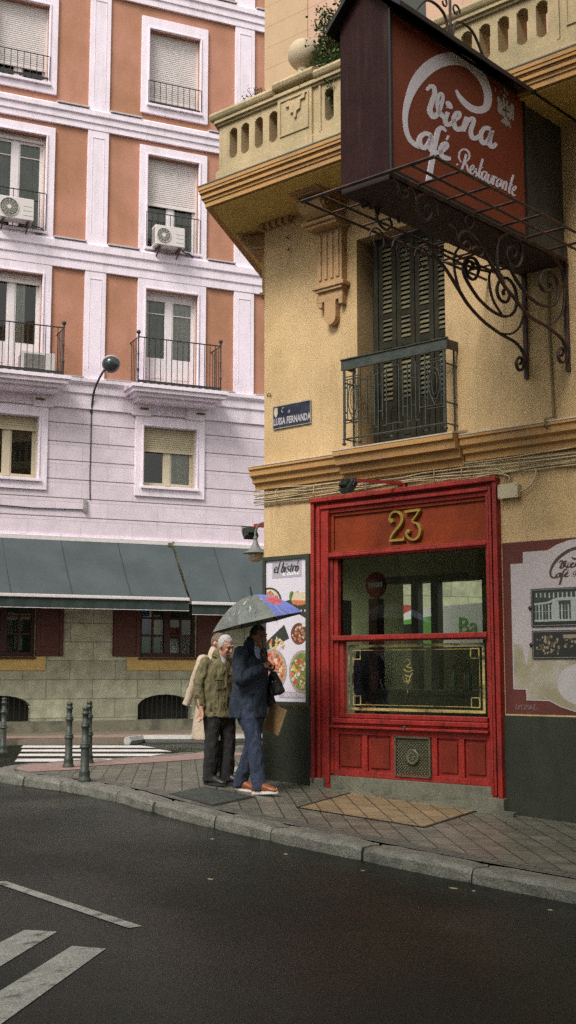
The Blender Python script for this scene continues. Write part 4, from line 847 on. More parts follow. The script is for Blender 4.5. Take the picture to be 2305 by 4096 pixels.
# granite threshold and steps following the slope
mb=MB()
mb.add([(1.06,-.03,-.35),(3.19,-.03,-.35),(3.19,-.03,.10),(1.06,-.03,.10),(1.06,.1,.10),(3.19,.1,.10)],[(0,1,2,3),(3,2,5,4)])
mb.prism([(1.02,-.075),(3.22,-.075),(3.22,-.03),(1.02,-.03)],-.30,-.052,'z')
mb.ob(3.17,F1+.02,-.09,.10,-.35,.0); mb.ob(.80,1.0,-.09,.085,-.1,.065)
B.part('threshold',mb,GRAN,parent=shop,bevel=.006)
mb=MB()
mb.add([(.95,-.16,gslope(.95)+.012),(3.5,-.16,gslope(3.5)+.035),(3.5,-.075,gslope(3.5)+.035),(.95,-.075,gslope(.95)+.012),(.95,-.16,-.4),(3.5,-.16,-.4)],[(0,1,2,3),(4,5,1,0)])
B.part('step',mb,GRAN,parent=shop)
# glass panes and the gilt border on the lower one
GL=glass('shop_glass',(.70,.77,.66),1.0,1.6)
mb=MB(); mb.quad((1.16,.045,1.655),(3.16,.045,1.655),(3.16,.045,2.53),(1.16,.045,2.53)); B.part('glass_pane',mb,GL,parent=shop)
mb=MB(); mb.quad((1.22,.045,.79),(3.12,.045,.79),(3.12,.045,1.585),(1.22,.045,1.585)); B.part('glass_pane',mb,GL,parent=shop)
mb=MB(); g0,g1,h0,h1=1.27,3.075,.825,1.55
def gl(a,b,c,d): mb.ob(a,b,-.0445,-.043,c,d)
w=.030
gl(g0,g1,h0,h0+w); gl(g0,g1,h1-w,h1); gl(g0,g0+.012,h0+w,h1-w); gl(g1-w,g1,h0+w,h1-w)
w=.006;q0,q1,r0,r1=g0+.06,g1-.06,h0+.06,h1-.06
gl(q0,q1,r0,r0+w); gl(q0,q1,r1-w,r1); gl(q0,q0+w,r0+w,r1-w); gl(q1-w,q1,r0+w,r1-w)
for cx_,cz_ in ((q1-.06,r1-.05),(q1-.06,r0+.05),(q0+.06,r1-.05),(q0+.06,r0+.05)):
    a=.055;w=.011
    for (x0,x1,y0,y1) in ((cx_-a,cx_+a,cz_-a,cz_-a+w),(cx_-a,cx_+a,cz_+a-w,cz_+a),(cx_-a,cx_-a+w,cz_-a+w,cz_+a-w),(cx_+a-w,cx_+a,cz_-a+w,cz_+a-w)):
        mb.ob(x0,x1,-.0428,-.0418,y0,y1)
# worn gilt emblem scribble in the middle
ex,ez=2.10,1.22
for k,g in enumerate([[(-.05,.13,.008),(0,.17,.01),(.03,.12,.01),(-.02,.09,.009),(.05,.07,.01)],[(-.06,.06,.01),(.0,.03,.01),(.07,.05,.01)],[(-.05,.0,.012),(.02,-.02,.012),(.06,.02,.01)],[(-.03,-.03,.01),(.0,-.12,.01),(-.01,-.2,.009)],[(.04,.0,.01),(.0,-.1,.01),(-.03,-.16,.008)],[(-.07,.0,.008),(-.04,-.08,.01),(.03,-.06,.009)]]):
    ribbon(mb,stroke_pairs([(ex+a,ez+b,c) for a,b,c in g]),lambda x,z,t:(x,.0415-t,z),.001*k,.001*k+.0006)
B.part('gilt_border',mb,GOLDL,parent=shop)
# shop interior
INT=mat('shop_interior_paint',(.30,.31,.19),.8,.15,2,grain=.1); DK=mat('dark_furniture',(.05,.055,.04),.5,.4,3); RDD=mat('dark_red_post',(.08,.012,.010),.6,.2,6)
mb=MB(); mb.box(gx*2,SR,.36,gy*D-.05,.02,.06); mb.quad((3.9,.36,.06),(3.9,gy*D-.05,.06),(3.9,gy*D-.05,3.3),(3.9,.36,3.3))
B.part('interior',mb,INT)
mb=MB(); mb.box(.55,3.6,1.4,2.1,.06,.98); mb.box(.5,3.65,1.35,2.15,.98,1.03); 
mb.box(-.55,-.35,1.9,2.1,.06,2.2); mb.box(1.9,3.2,1.45,1.6,1.22,1.26)
B.part('counter',mb,DK)
mb=MB(); mb.box(.10,.24,1.9,2.05,.06,2.2)
B.part('interior_post',mb,RDD)
mb=MB(); mb.box(-.24,-.12,3.3,3.42,.06,2.52); mb.box(.10,.22,3.3,3.42,.06,2.52); mb.box(-.72,.70,3.28,3.35,2.50,2.60); mb.box(-2,-.9,2.9,3.2,.06,1.55)
B.part('interior_post',mb,DK)
# ---------------------------------------------------------------- things seen inside / through the shop
t=Thing('no_entry_sign','round red no-entry sign with a white bar seen through the shop window','road sign',MF,(.03,2.2,.06))
mb=MB(); mb.tube([(.03,2.2,.06),(.03,2.2,2.45)],.022,8); t.part('pole',mb,mat('brass_pole',(.45,.38,.2),.5,.1,8))
mb=MB(); mb.lathe([(.17,2.165),(.175,2.16),(.175,2.15),(.0,2.15)],(.03,0,2.40),32,axis='y'); t.part('disc',mb,mat('sign_disc_red',(.32,.02,.015),.5,.1,8))
mb=MB(); mb.box(-.085,.145,2.140,2.149,2.365,2.435); t.part('white_bar',mb,mat('sign_bar_white',(.55,.55,.52),.5,.1,8))
VW=mat('van_white',(.7,.7,.74),.35,.05,2); VG=mat('van_green',(.13,.32,.08),.35,.05,2)
t=Thing('parked_van','white and green van parked in the lane behind the shop, seen through its window','van',MF,(-2.6,7.2,-.1))
def vx(s,y,z): return (s,y,z)
x0,x1=-4.6,.6; body=[(x0,.35),(x0,1.15),(x0+.25,1.35),(x0+.75,1.62),(x0+1.25,2.20),(x0+1.7,2.36),(x0+3.2,2.42),(x1-.1,2.36),(x1,2.2),(x1,.35)]
mb=MB(); mb.prism(body,7.0,8.8,'y'); t.part('body',mb,VW,bevel=.06)
mb=MB(); mb.prism([(x0+.0,.6),(x0+.0,1.1),(x0+.8,1.6),(x0+1.3,2.15),(x0+2.3,2.24),(x0+2.1,1.5),(x0+2.2,.6)],6.985,7.0,'y'); t.part('green_panel',mb,VG)
mb=MB(); mb.prism([(x0+.95,1.55),(x0+1.35,2.08),(x0+1.75,2.10),(x0+1.75,1.55)],6.975,6.984,'y'); t.part('side_window',mb,mat('van_glass',(.02,.025,.025),.1))
mb=MB(); text_mb(mb,'Ba',.42,lambda x,y,t_:(-1.75+x,6.985-t_,2.02+y),0,.008); t.part('lettering',mb,VG)
for xx in (x0+.9,x1-.9):
    mb=MB(); mb.lathe([(.2,0),(.34,.0),(.34,.2),(.2,.2)],(xx,6.98,.24),20,axis='y'); w_=t.part('wheel',mb,mat('tyre',(.02,.02,.02),.8))
mb=MB(); mb.box(x0+.9,x0+1.4,7.2,7.5,2.2,2.45); t.part('roof_light',mb,mat('red_lens',(.4,.03,.02),.3))
t=Thing('espresso_machine','boxy grey machine on the dark counter inside the shop','machine',MF,(2.6,1.7,1.03))
mb=MB(); mb.box(2.45,2.85,1.55,1.95,1.03,1.40); t.part('housing',mb,mat('steel_housing',(.55,.55,.5),.4,.1,8,metal=.5),bevel=.02)
mb=MB(); mb.tube([(2.55,1.54,1.3),(2.55,1.48,1.28),(2.55,1.48,1.2)],.02,8); mb.tube([(2.75,1.54,1.3),(2.75,1.48,1.28),(2.75,1.48,1.2)],.02,8); t.part('spout',mb,IRONB)
for i,(x,h,cl) in enumerate(((1.62,.30,(.05,.12,.04)),(1.74,.26,(.10,.05,.02)),(1.83,.31,(.03,.07,.06)),(2.02,.28,(.2,.16,.05)),(3.02,.30,(.06,.02,.02)),(2.95,.25,(.05,.10,.05)))):
    mb=MB(); mb.lathe([(.035,0),(.037,.02),(.037,h*.6),(.014,h*.75),(.013,h),(.016,h)],n=12)
    o_=build('bottle',mb,mat('bottle_%d'%i,cl,.15),None,MF@Matrix.Translation((x,1.62+.05*(i%2),1.03)))
    tag(o_,'bottle standing on the counter inside the shop window','bottle','bottles on the shop counter')
# ================================================================ things on the front wall
# street name plate
t=Thing('street_name_plate','blue enamel street name plate reading Luisa Fernanda on the ochre wall','street sign',MF,(.465,0,4.30))
mb=MB(); mb.ob(.165,.765,.001,.016,4.165,4.44); t.part('plate',mb,mat('blue_enamel',(.022,.026,.050),.2,.15,5,col2=(.06,.062,.08),c2amt=.6,c2scale=5),bevel=.003)
mb=MB()
for q in ((.160,.770,4.160,4.170),(.160,.770,4.435,4.445),(.160,.170,4.170,4.435),(.760,.770,4.170,4.435)): mb.ob(q[0],q[1],.017,.021,q[2],q[3])
t.part('rim',mb,mat('enamel_rim',(.30,.27,.25),.4,.2,20))
mb=MB(); text_mb(mb,'LUISA FERNANDA',.118,lambda x,y,t_:(.468+x,-t_,4.245+y),.0165,.0185,sx=.60,bold=.0035,space=1.05); mb2=MB()
text_mb(mb,'C',.09,lambda x,y,t_:(.31+x,-t_,4.38+y),.0165,.0185,sx=.6,shear=.4); text_mb(mb,'de',.06,lambda x,y,t_:(.42+x,-t_,4.355+y),.0165,.0185,sx=.7,shear=.4)
t.part('lettering',mb,mat('enamel_white',(.45,.42,.46),.3,.08,20))
mb=MB(); mb.prism([(.185,4.42),(.235,4.42),(.24,4.35),(.225,4.315),(.21,4.305),(.195,4.315),(.18,4.35)],-.0185,-.0165,'y'); t.part('coat_of_arms',mb,mat('enamel_cream',(.5,.42,.3),.4,.2,20))
# poster
t=Thing('menu_poster','tall framed restaurant poster headed el bistro with photographs of dishes','poster',MF,(.385,0,.85))
mb=MB()
for q in ((.015,.755,2.565,2.615),(.015,.755,.852,.905),(.015,.058,.905,2.565),(.70,.755,.905,2.565)): mb.ob(q[0],q[1],.0,.045,q[2],q[3])
t.part('frame',mb,mat('poster_frame_green',(.030,.037,.026),.5,.2,9,grain=.1),bevel=.004)
mb=MB(); mb.ob(.058,.70,.0,.02,.905,2.565); sheet=t.part('sheet',mb,mat('poster_paper',(.66,.61,.70),.35,.04,4,grain=.06))
PG=mat('poster_grey_block',(.40,.36,.43),.4,.04,4)
mb=MB(); mb.ob(.158,.624,.0205,.0215,2.352,2.55); t.part('title_block',mb,PG,parent=sheet); mb=MB(); mb.ob(.27,.67,.0205,.0215,.945,1.02); t.part('caption_block',mb,PG,parent=sheet)
INK=mat('poster_ink',(.02,.03,.022),.5)
def PP(o): return lambda x,z,t_:(x,-(o+t_),z)
# "el bistró" in heavy italic strokes (thick/thin)
def glyph(ch):
    T=.026;H_=.012
    G={'e':[[(0,.035,H_),(.03,.045,H_),(.035,.065,.018),(.015,.075,H_),(-.002,.045,T),(.004,.01,T),(.035,.012,H_)]],
       'l':[[(.018,.125,H_),(.02,.13,.016),(.008,.06,T),(-.002,.005,T),(.018,.008,H_)]],
       'b':[[(.018,.125,H_),(.018,.11,T),(.006,.05,T),(0,.01,T)],[(0,.01,H_),(.02,.002,.014),(.036,.03,T),(.034,.065,T),(.018,.075,.014),(.008,.05,H_)]],
       'i':[[(.012,.07,T),(.005,.04,T),(0,.008,T),(.015,.005,H_)],[(.018,.108,.022),(.018,.094,.022)]],
       's':[[(.034,.06,.016),(.022,.076,H_),(.006,.065,.02),(.012,.042,T),(.026,.03,T),(.02,.006,.014),(0,.004,H_),(-.004,.018,.016)]],
       't':[[(.016,.10,.018),(.008,.05,T),(.0,.01,T),(.018,.005,H_)],[(-.004,.073,H_),(.03,.073,H_)]],
       'r':[[(.008,.073,T),(.002,.035,T),(-.004,.002,T)],[(.0,.04,H_),(.018,.07,H_),(.034,.072,.022),(.036,.06,.02)]],
       'o':[[(.022,.076,H_),(.003,.055,T),(-.001,.02,T),(.012,.002,H_),(.032,.02,T),(.036,.055,T),(.022,.076,H_)]],
       'd':[[(.030,.13,T),(.022,.06,T),(.018,.008,T)],[(.022,.07,H_),(.004,.06,T),(-.002,.02,T),(.01,.002,H_),(.022,.03,H_)]]}
    return G[ch]
mb=MB(); x=.19;k=0
for ch,adv in (('e',.052),('l',.040),(' ',.020),('b',.054),('i',.034),('s',.050),('t',.038),('r',.050),('o',.05)):
    if ch!=' ':
        for g in glyph(ch):
            ribbon(mb,stroke_pairs([(x+a*1.0+b*.18,2.415+b*.98,c*.85) for a,b,c in g],3),PP(.0218),.0+.0003*k,.0004+.0003*k); k=(k+1)%6
    x+=adv
ribbon(mb,stroke_pairs([(x-.018,2.505,.010),(x+.0,2.545,.014)],2),PP(.0218),.002,.0024)
t.part('title',mb,INK,parent=sheet)
mb=MB(); x=.33
for ch,adv in (('d',.034),('e',.05)):
    for g in glyph(ch): ribbon(mb,stroke_pairs([(x+a*.55,2.375+b*.5,c*.4) for a,b,c in g],3),PP(.0218),0,.0004)
    x+=adv*.7
for i,f in enumerate(LOGO_A[1:7]):
    # word taken from the sign lettering, levelled and shrunk
    g=[]
    for j in range(0,len(f),2):
        o_,z_=f[j],f[j+1]; g+=[.395+(2.4-o_)*.19, 2.385+(z_-6.10)*.20]
    ribbon(mb,g,PP(.0218),.0003*i,.0003*i+.0003)
text_mb(mb,'UEDAS·RACIONES',.062,lambda a,b,t_:(.50+a,-t_,.982+b),.0217,.0222,sx=.62)
t.part('small_lettering',mb,mat('poster_white',(.8,.78,.82),.4),parent=sheet)
# dishes
def blobs(name,c,rx,rz,cols,seed,n=60,rim=None,clipx=(.06,.70),o=.0225,tilt=0,size=.03,pole=None):
    rn=random.Random(seed)
    mb=MB()
    def inside(x): return min(max(x,clipx[0]),clipx[1])
    base=[(inside(x),z) for x,z in circ(c[0],c[1],rx,28,rz=rz)] if pole is None else pole
    mb.prism(base,-(o+.0004),-o,'y',0)
    k=1
    if rim:
        b2=[(inside(c[0]+(x-c[0])*.86),c[1]+(z-c[1])*.86) for x,z in base]
        mb.prism(b2,-(o+.0008),-(o+.0004),'y',1); 
    mats=[cols[0]]+cols[1:]
    for i in range(n):
        a=rn.uniform(0,6.28);r=math.sqrt(rn.random())*.78
        x,z=c[0]+math.cos(a)*r*rx,c[1]+math.sin(a)*r*rz; s_=size*rn.uniform(.4,1)
        if x-s_<clipx[0] or x+s_>clipx[1]: continue
        pts=[(x+math.cos(q*1.05+a)*s_*rn.uniform(.5,1),z+math.sin(q*1.05+a)*s_*rn.uniform(.5,1)) for q in range(6)]
        mb.prism(pts,-(o+.0010+.0001*(i%16)),-(o+.0009),'y',rn.randint(1 if not rim else 2,len(mats)-1))
    return t.part(name,mb,mats,parent=sheet)
c_=lambda n,*rgb:mat('dish_'+n,rgb,.5,.3,40)
rimc=c_('rim',.36,.29,.27); slate=c_('slate',.035,.037,.033); white=c_('china',.62,.58,.60); orng=c_('orange',.55,.17,.06); redd=c_('tomato',.5,.07,.03); cream=c_('cream',.60,.50,.38); grn=c_('green',.12,.2,.04); yel=c_('egg',.62,.42,.08); brn=c_('crust',.30,.14,.06); pnk=c_('ham',.50,.22,.18); dkr=c_('sausage',.13,.05,.045)
blobs('dish_photo',(.105,2.08),.205,.17,[slate,cream,orng,orng,redd,orng,brn,cream],1,120,rim=True,size=.03)
blobs('dish_photo',(.60,2.10),.14,.10,[slate,brn,orng,cream,cream,grn],2,40,pole=[(.37,2.08),(.70,2.12),(.70,1.86),(.38,2.02)],size=.03)
mb=MB(); mb.prism([(.47,2.10),(.50,2.17),(.58,2.175),(.70,2.165),(.70,2.05),(.6,2.035),(.49,2.05)],-.0252,-.0245,'y'); t.part('dish_photo',mb,cream,parent=sheet)
mb=MB(); mb.prism([(.47,2.075),(.49,2.035),(.6,2.02),(.70,2.03),(.70,2.07),(.5,2.085)],-.0262,-.0254,'y'); t.part('dish_photo',mb,orng,parent=sheet)
blobs('dish_photo',(.47,2.12),.04,.07,[grn,grn,slate,grn],12,14,size=.02)
mb=MB(); 
for x in (.555,.62,.68): mb.prism(circ(x,1.955,.013,10),-.0256,-.0247,'y')
t.part('dish_photo',mb,white,parent=sheet)
blobs('dish_photo',(.24,1.58),.16,.10,[slate,yel,yel,cream,orng],3,34,pole=[(.06,1.60),(.35,1.80),(.43,1.64),(.06,1.50)],size=.028)
blobs('dish_photo',(.58,1.69),.125,.125,[dkr,brn,orng,orng,dkr,cream],4,50,size=.028)
mb=MB(); mb.prism(circ(.665,1.80,.034,16),-.0256,-.0247,'y'); t.part('dish_photo',mb,white,parent=sheet)
blobs('dish_photo',(.16,1.27),.235,.25,[rimc,c_('peach',.52,.30,.16),orng,pnk,pnk,brn,cream,orng,redd],5,190,rim=True,size=.045)
blobs('dish_photo',(.64,1.25),.215,.25,[rimc,c_('lettuce',.17,.24,.07),grn,grn,redd,white,white,yel,orng],6,180,rim=True,size=.036)
# wall mural
t=Thing('wall_mural','painted maroon wall panel with a cream cartouche, cafe lettering and framed old photographs','mural',MF,(4.2,0,.83))
mb=MB(); mb.ob(3.345,5.2,.0,.004,.835,2.555); t.part('maroon_ground',mb,mat('mural_maroon',(.105,.024,.018),.8,.15,4,.2,80,grain=.15))
CREAM=mat('mural_cream',(.44,.385,.40),.8,.06,3,.1,80,grain=.10,col2=(.28,.25,.17),c2amt=.0)
m_=CREAM.node_tree
MAPM=mat('mural_sepia',(.29,.255,.165),.8,.15,3,.1,80,grain=.12,col2=(.40,.36,.33),c2amt=.8,c2scale=3.5)
out=[(3.441,1.076),(3.586,1.073),(3.589,.968),(3.842,.966),(3.98,.905),(4.13,.866),(4.28,.855),(4.5,.88),(4.7,.966),(4.95,.968),(4.95,1.073),(5.1,1.076),(5.1,2.336),(4.95,2.334),(4.95,2.448),(4.70,2.448),(4.5,2.52),(4.28,2.545),(4.1,2.53),(3.98,2.50),(3.87,2.448),(3.589,2.448),(3.587,2.335),(3.441,2.336)]
mb=MB(); mb.prism(out,-.008,-.0045,'y'); cart=t.part('cartouche',mb,CREAM)
low=[(3.455,1.09),(3.60,1.085),(3.60,.982),(3.845,.98),(3.98,.92),(4.13,.88),(4.28,.87),(4.5,.895),(4.7,.98),(4.93,.985),(4.93,1.09),(5.08,1.09),(5.08,1.60),(4.6,1.64),(4.2,1.56),(3.9,1.60),(3.64,1.52),(3.60,1.30),(3.55,1.52),(3.455,1.53)]
mb=MB(); mb.prism(low,-.0095,-.0085,'y'); t.part('painted_scene',mb,MAPM,parent=cart)
mb=MB(); mb.prism(circ(4.20,1.13,.26,26,rz=.20),-.0108,-.010,'y'); t.part('painted_scene',mb,mat('mural_pale',(.42,.39,.40),.8,.1,5),parent=cart)
BRN=mat('mural_brown',(.07,.035,.02),.7,.1,9)
mb=MB()
for i,f in enumerate(LOGO_A+LOGO_B):
    g=[]
    for j in range(0,len(f),2): g+=[3.885+(2.75-f[j])*.31, 2.10+(f[j+1]-5.46)*.26]
    ribbon(mb,g,lambda x,z,t_:(x,-t_,z),.010,.0104+.00015*(i%9))
t.part('cafe_lettering',mb,BRN,parent=cart)
for nm,(a,b,c,d) in (('upper',(3.674,4.60,1.692,2.07)),('lower',(3.676,4.60,1.376,1.655))):
    mb=MB(); mb.ob(a,b,.010,.022,c,d); fo=t.part('photo_frame',mb,mat('photo_frame_black',(.018,.020,.018),.5,.1,8))
    mb=MB()
    for q in ((a+.012,b-.012,d-.014,d-.010),(a+.012,b-.012,c+.010,c+.014),(a+.010,a+.014,c+.014,d-.014)): mb.ob(q[0],q[1],.0222,.0232,q[2],q[3])
    mb.lathe([(.022,-.008),(.022,-.024),(.0,-.028)],(a-.008,0,(c+d)/2),12,axis='y',mi=1)
    t.part('frame_line',mb,[mat('photo_line',(.30,.29,.28),.5),IRONB],parent=fo)
    mb=MB(); rn=random.Random(11 if nm=='upper' else 12)
    if nm=='upper':
        P0,P1,Q0,Q1=a+.04,b-.10,c+.05,d-.035
        mb.ob(P0,P1,.0222,.0226,Q0,Q1,0)
        for k in range(22):
            x=P0+.01+(P1-P0-.03)*k/21; mb.ob(x,x+.016,.0228,.0234,Q0+.02,Q0+.165,1 if k%3 else 2)
        for k in range(16):
            x=P0+.02+(P1-P0-.06)*k/15; mb.ob(x,x+.014,.0228,.0234,Q1-.05-.02*math.sin(k*.2),Q1-.01,1)
        for x in (P0+.30*(P1-P0),P0+.56*(P1-P0)): mb.ob(x-.035,x+.035,.0236,.0240,Q0+.02,Q0+.20,1)
        ribbon(mb,stroke_pairs([(P0,Q0+.175,.02),(P0+.15,Q0+.185,.02),(P0+.25,Q0+.215,.03),(P0+.45,Q0+.215,.03),(P0+.55,Q0+.185,.02),(P1,Q0+.19,.02)]),lambda x,z,t_:(x,-t_,z),.0242,.0246,1)
        ribbon(mb,stroke_pairs([(P0,Q0+.10,.004),(P0+.4,Q0+.10,.004),(P1,Q0+.10,.004)]),lambda x,z,t_:(x,-t_,z),.0248,.0250,1)
        mb.ob(P0,P1,.0236,.0240,Q0,Q0+.02,1)
        t.part('old_photograph',mb,[mat('photo_dark',(.035,.045,.04),.5,.3,30),mat('photo_light',(.34,.36,.36),.5,.25,40),mat('photo_mid',(.14,.16,.155),.5,.3,30)],parent=fo)
    else:
        for k in range(60):
            x=a+.05+rn.random()*.26; z=c+.05+rn.random()*.17; s_=rn.uniform(.005,.016)
            mb.prism([(x+math.cos(q*1.26)*s_,z+math.sin(q*1.26)*s_*1.4) for q in range(5)],-.0236-.0001*(k%9),-.0224,'y',rn.randint(0,1))
        for k in range(50):
            x=a+.36+rn.random()*.5; z=c+.10+rn.random()*.12; s_=rn.uniform(.006,.02)
            mb.prism([(x+math.cos(q*1.26)*s_,z+math.sin(q*1.26)*s_) for q in range(5)],-.0236-.0001*(k%9),-.0224,'y',rn.randint(0,1))
        mb.ob(a+.35,a+.75,.0224,.0228,d-.08,d-.045,1)
        t.part('old_photograph',mb,[mat('photo_olive',(.10,.085,.05),.5,.4,30),mat('photo_tan',(.27,.21,.16),.5,.3,40)],parent=fo)
mb=MB(); rn=random.Random(8); x=3.47
for k in range(9):
    g=[(x+rn.uniform(-.01,.03),.90+rn.uniform(-.03,.03),.004) for _ in range(5)]
    ribbon(mb,stroke_pairs(g),lambda a,b,t_:(a,-t_,b),.0045+.0002*k,.005+.0002*k); x+=.028
t.part('painted_signature',mb,mat('scribble_grey',(.22,.17,.17),.7))
# junction box and cables
CAB=mat('cream_cable',(.45,.36,.22),.6,.15,12,grime=(.2,.15,.08),gamt=.6,gscale=(9,9,9))
t=Thing('junction_box','cream electrical junction box on the wall at the upper right corner of the shop front','junction box',MF,(3.47,-.03,3.08))
mb=MB(); mb.ob(3.36,3.58,.0,.07,3.01,3.145); mb.ob(3.352,3.588,.0705,.08,3.003,3.152); t.part('box',mb,mat('cream_plastic',(.50,.43,.30),.5,.1,8,grain=.08),bevel=.006)
mb=MB(); 
for x,z in ((3.37,3.02),(3.57,3.02),(3.37,3.135),(3.57,3.135)): mb.sphere((x,-.081,z),.006,6)
t.part('screws',mb,IRONB)
rc=random.Random(21)
for k in range(9):
    zb=3.265+.020*k; pts=[]
    s=-.12
    ph=rc.uniform(0,6)
    while s<8.6:
        up_=.045*max(0,(s-1.2))*.33 if False else 0
        z=zb+.016*math.sin(s*2.1+ph)+rc.uniform(-.007,.007)+(.05*(k/9-.5)*math.sin(s*.9+ph))
        o=.03+.012*(k%3)+rc.uniform(-.004,.006); 
        pts.append((s,-o,z)); s+=.28
    mb=MB(); mb.tube(catmull(pts,3),[.007,.009,.006,.008][k%4],6)
    tag(build('cable',mb,CAB,None,MF),'thin cream cable in the sagging bundle that runs along the wall under the ledge','cable','cables along the ochre wall')
for i,pts in enumerate(([(3.40,-.04,3.15),(3.42,-.05,3.25),(3.36,-.05,3.31),(3.2,-.05,3.33)],[(3.46,-.04,3.15),(3.47,-.05,3.23),(3.30,-.05,3.275),(3.0,-.05,3.25)],[(3.59,-.04,3.06),(3.70,-.04,3.10),(3.78,-.04,3.20),(3.78,-.04,3.30)])):
    mb=MB(); mb.tube(catmull([p for p in pts],5),.009,6)
    tag(build('cable',mb,CAB,None,MF),['cable looping up from the left of the junction box','lower cable leaving the junction box to the left over the door frame','cable curving up from the right side of the junction box'][i],'cable')
mb=MB()
for s in (.25,.85,1.62,2.55,2.9,3.6,4.3): mb.tube([(s,-.0,3.24),(s+.005,-.065,3.26),(s+.01,-.07,3.40),(s,-.0,3.45)],.005,5)
tag(build('cable_clips',mb,CAB,None,MF),'small clips holding the cream cable bundle to the wall','cable clips')
mb=MB(); mb.tube([(3.98,-.03,3.45),(3.985,-.03,3.62),(3.99,-.20,3.66),(3.99,-.20,3.73),(3.99,-.02,3.78),(3.97,-.02,4.6),(3.98,-.02,6.6)],.014,6)
tag(build('drain_pipe',mb,mat('pipe_ochre',(.20,.16,.08),.7,.2,6),None,MF),'thin painted pipe running down the wall beside the sign bracket','pipe')
mb=MB(); mb.tube([(.05,-.004,4.60),(.09,-.03,4.62),(.13,-.03,4.61),(.10,-.004,4.60)],.006,5); tag(build('wall_hook',mb,IRON,None,MF),'small bent iron hook in the wall above the street name plate','hook')
for z,x in ((6.52,.40),(6.36,.42)):
    mb=MB(); mb.tube([(x,0,z),(x,-.05,z+.0),(x+.03,-.06,z-.01),(x+.05,-.05,z+.015)],.006,5); tag(build('wall_hook',mb,IRON,None,MF),'small bent iron hook high on the wall, %s of a pair left of the corbel'%('upper' if z>6.5 else 'lower'),'hook')
# floodlights on red arms
def flood(name,label,s0,z,arm_len,base):
    t=Thing(name,label,'floodlight',MF,base)
    return t
t=Thing('floodlight','small black floodlight on a red arm over the shop front','floodlight',MF,(2.13,0,3.25))
mb=MB(); mb.box(2.09,2.15,-.045,-.0,3.17,3.33); mb.prism([(2.105,-.04),(2.135,-.04),(1.86,-.56),(1.83,-.56)],3.285,3.32,'z'); t.part('arm',mb,RED)
def floodhead(t,c,yaw,pitch):
    Mx=Matrix.Translation(c)@Matrix.Rotation(yaw,4,'Z')@Matrix.Rotation(pitch,4,'Y')
    def tf(mb):
        mb.v=[tuple(Mx@Vector(v)) for v in mb.v]; return mb
    mb=MB(); mb.box(-.035,.04,-.09,.09,-.065,.065); mb.box(-.075,-.035,-.06,.06,-.045,.045)
    for k in range(5): mb.box(-.085,-.036,-.05+.022*k,-.045+.022*k,-.05,.05)
    h=t.part('housing',tf(mb),mat('floodlight_black',(.022,.028,.025),.4,.15,9),bevel=.004)
    mb=MB(); mb.box(.0405,.046,-.085,.085,-.06,.06); t.part('lens',tf(mb),mat('floodlight_lens',(.10,.14,.11),.15),parent=h)
    mb=MB(); mb.tube([(0,-.1,0),(-.02,-.1,.09),(-.02,.1,.09),(0,.1,0)],.008,6); t.part('yoke',tf(mb),IRONB,parent=h)
floodhead(t,(1.80,-.60,3.235),R(75),R(35))
t=Thing('floodlight','small black floodlight on a red arm sticking out past the corner above the wall lantern','floodlight',MF,(.02,.30,3.10))
mb=MB(); mb.box(-.44,.02,.28,.31,3.04,3.085); t.part('arm',mb,RED)
floodhead(t,(-.50,.28,2.97),R(160),R(35))
# wall lantern on the side wall, seen past the corner
t=Thing('wall_lantern','grey bell-shaped wall lantern with a glass globe hanging at the corner of the building','lantern',MF,(-.02,.3,2.9))
LM=mat('lantern_grey',(.16,.175,.17),.5,.15,9)
lc=(-.255,.12)
mb=MB(); mb.tube(catmull([(-.08,.15,2.80),(-.03,.13,3.0),(-.10,.12,3.06),(-.20,.12,3.04),(-.255,.12,2.96),(-.255,.12,2.88)],5),.014,8); t.part('arm',mb,LM)
mb=MB(); mb.lathe([(.022,2.90),(.030,2.88),(.020,2.865),(.028,2.84),(.045,2.79),(.085,2.73),(.125,2.71),(.158,2.70),(.160,2.692),(.11,2.688)],(lc[0],lc[1],0),24); t.part('shade',mb,LM)
mb=MB(); mb.lathe([(.085,2.69),(.094,2.665),(.090,2.63),(.070,2.60),(.035,2.585),(.0,2.582)],(lc[0],lc[1],0),20); t.part('globe',mb,mat('frosted_glass',(.42,.35,.28),.15,.15,12))
# ================================================================ the projecting sign
S=Thing('cafe_sign','large projecting box sign with cafe restaurant lettering on a wrought iron frame','sign',MF,(3.93,0,5.36))
s0,s1,zb,ze=3.64,4.167,5.385,6.86; OX=3.0 if False else 2.925; GO=.75
# box body: end, left side, underside, gabled roof
mb=MB(); mid=(s0+s1)/2; zr=7.20
mb.prism([(s0,zb),(s1,zb),(s1,ze),(mid,zr-.05),(s0,ze)],-OX,-GO,'y'); S.part('box',mb,MAROON)
mb=MB(); mb.prism([(s0+.01,zb+.01),(s1-.01,zb+.01),(s1-.01,ze+.02),(mid,zr-.06),(s0+.01,ze+.02)],-GO+.001,-.01,'y'); S.part('rear_section',mb,SIGNGREY)
mb=MB()
for sg in (-1,1):
    a=(mid,zr); b=(mid+sg*(.5*(s1-s0)+(.08 if sg<0 else .20)),ze-(.03 if sg<0 else .06))
    P=[(mid,zr-.05),(b[0],b[1]-.05),(b[0],b[1]),(mid,zr)]
    mb.prism(P,-(OX+.10),-.02,'y')
S.part('roof',mb,BLACKM,bevel=.004)
mb=MB()
for z in (zb+.004,): mb.ob(s1+.0,s1+.022,GO,OX,zb,zb+.03)
for q in ((GO-.0,GO+.03),(OX-.03,OX)): mb.ob(s1,s1+.02,q[0],q[1],zb+.03,ze-.02)
mb.ob(s1,s1+.02,GO+.03,OX-.03,ze-.05,ze-.02)
S.part('panel_frame',mb,BLACKM)
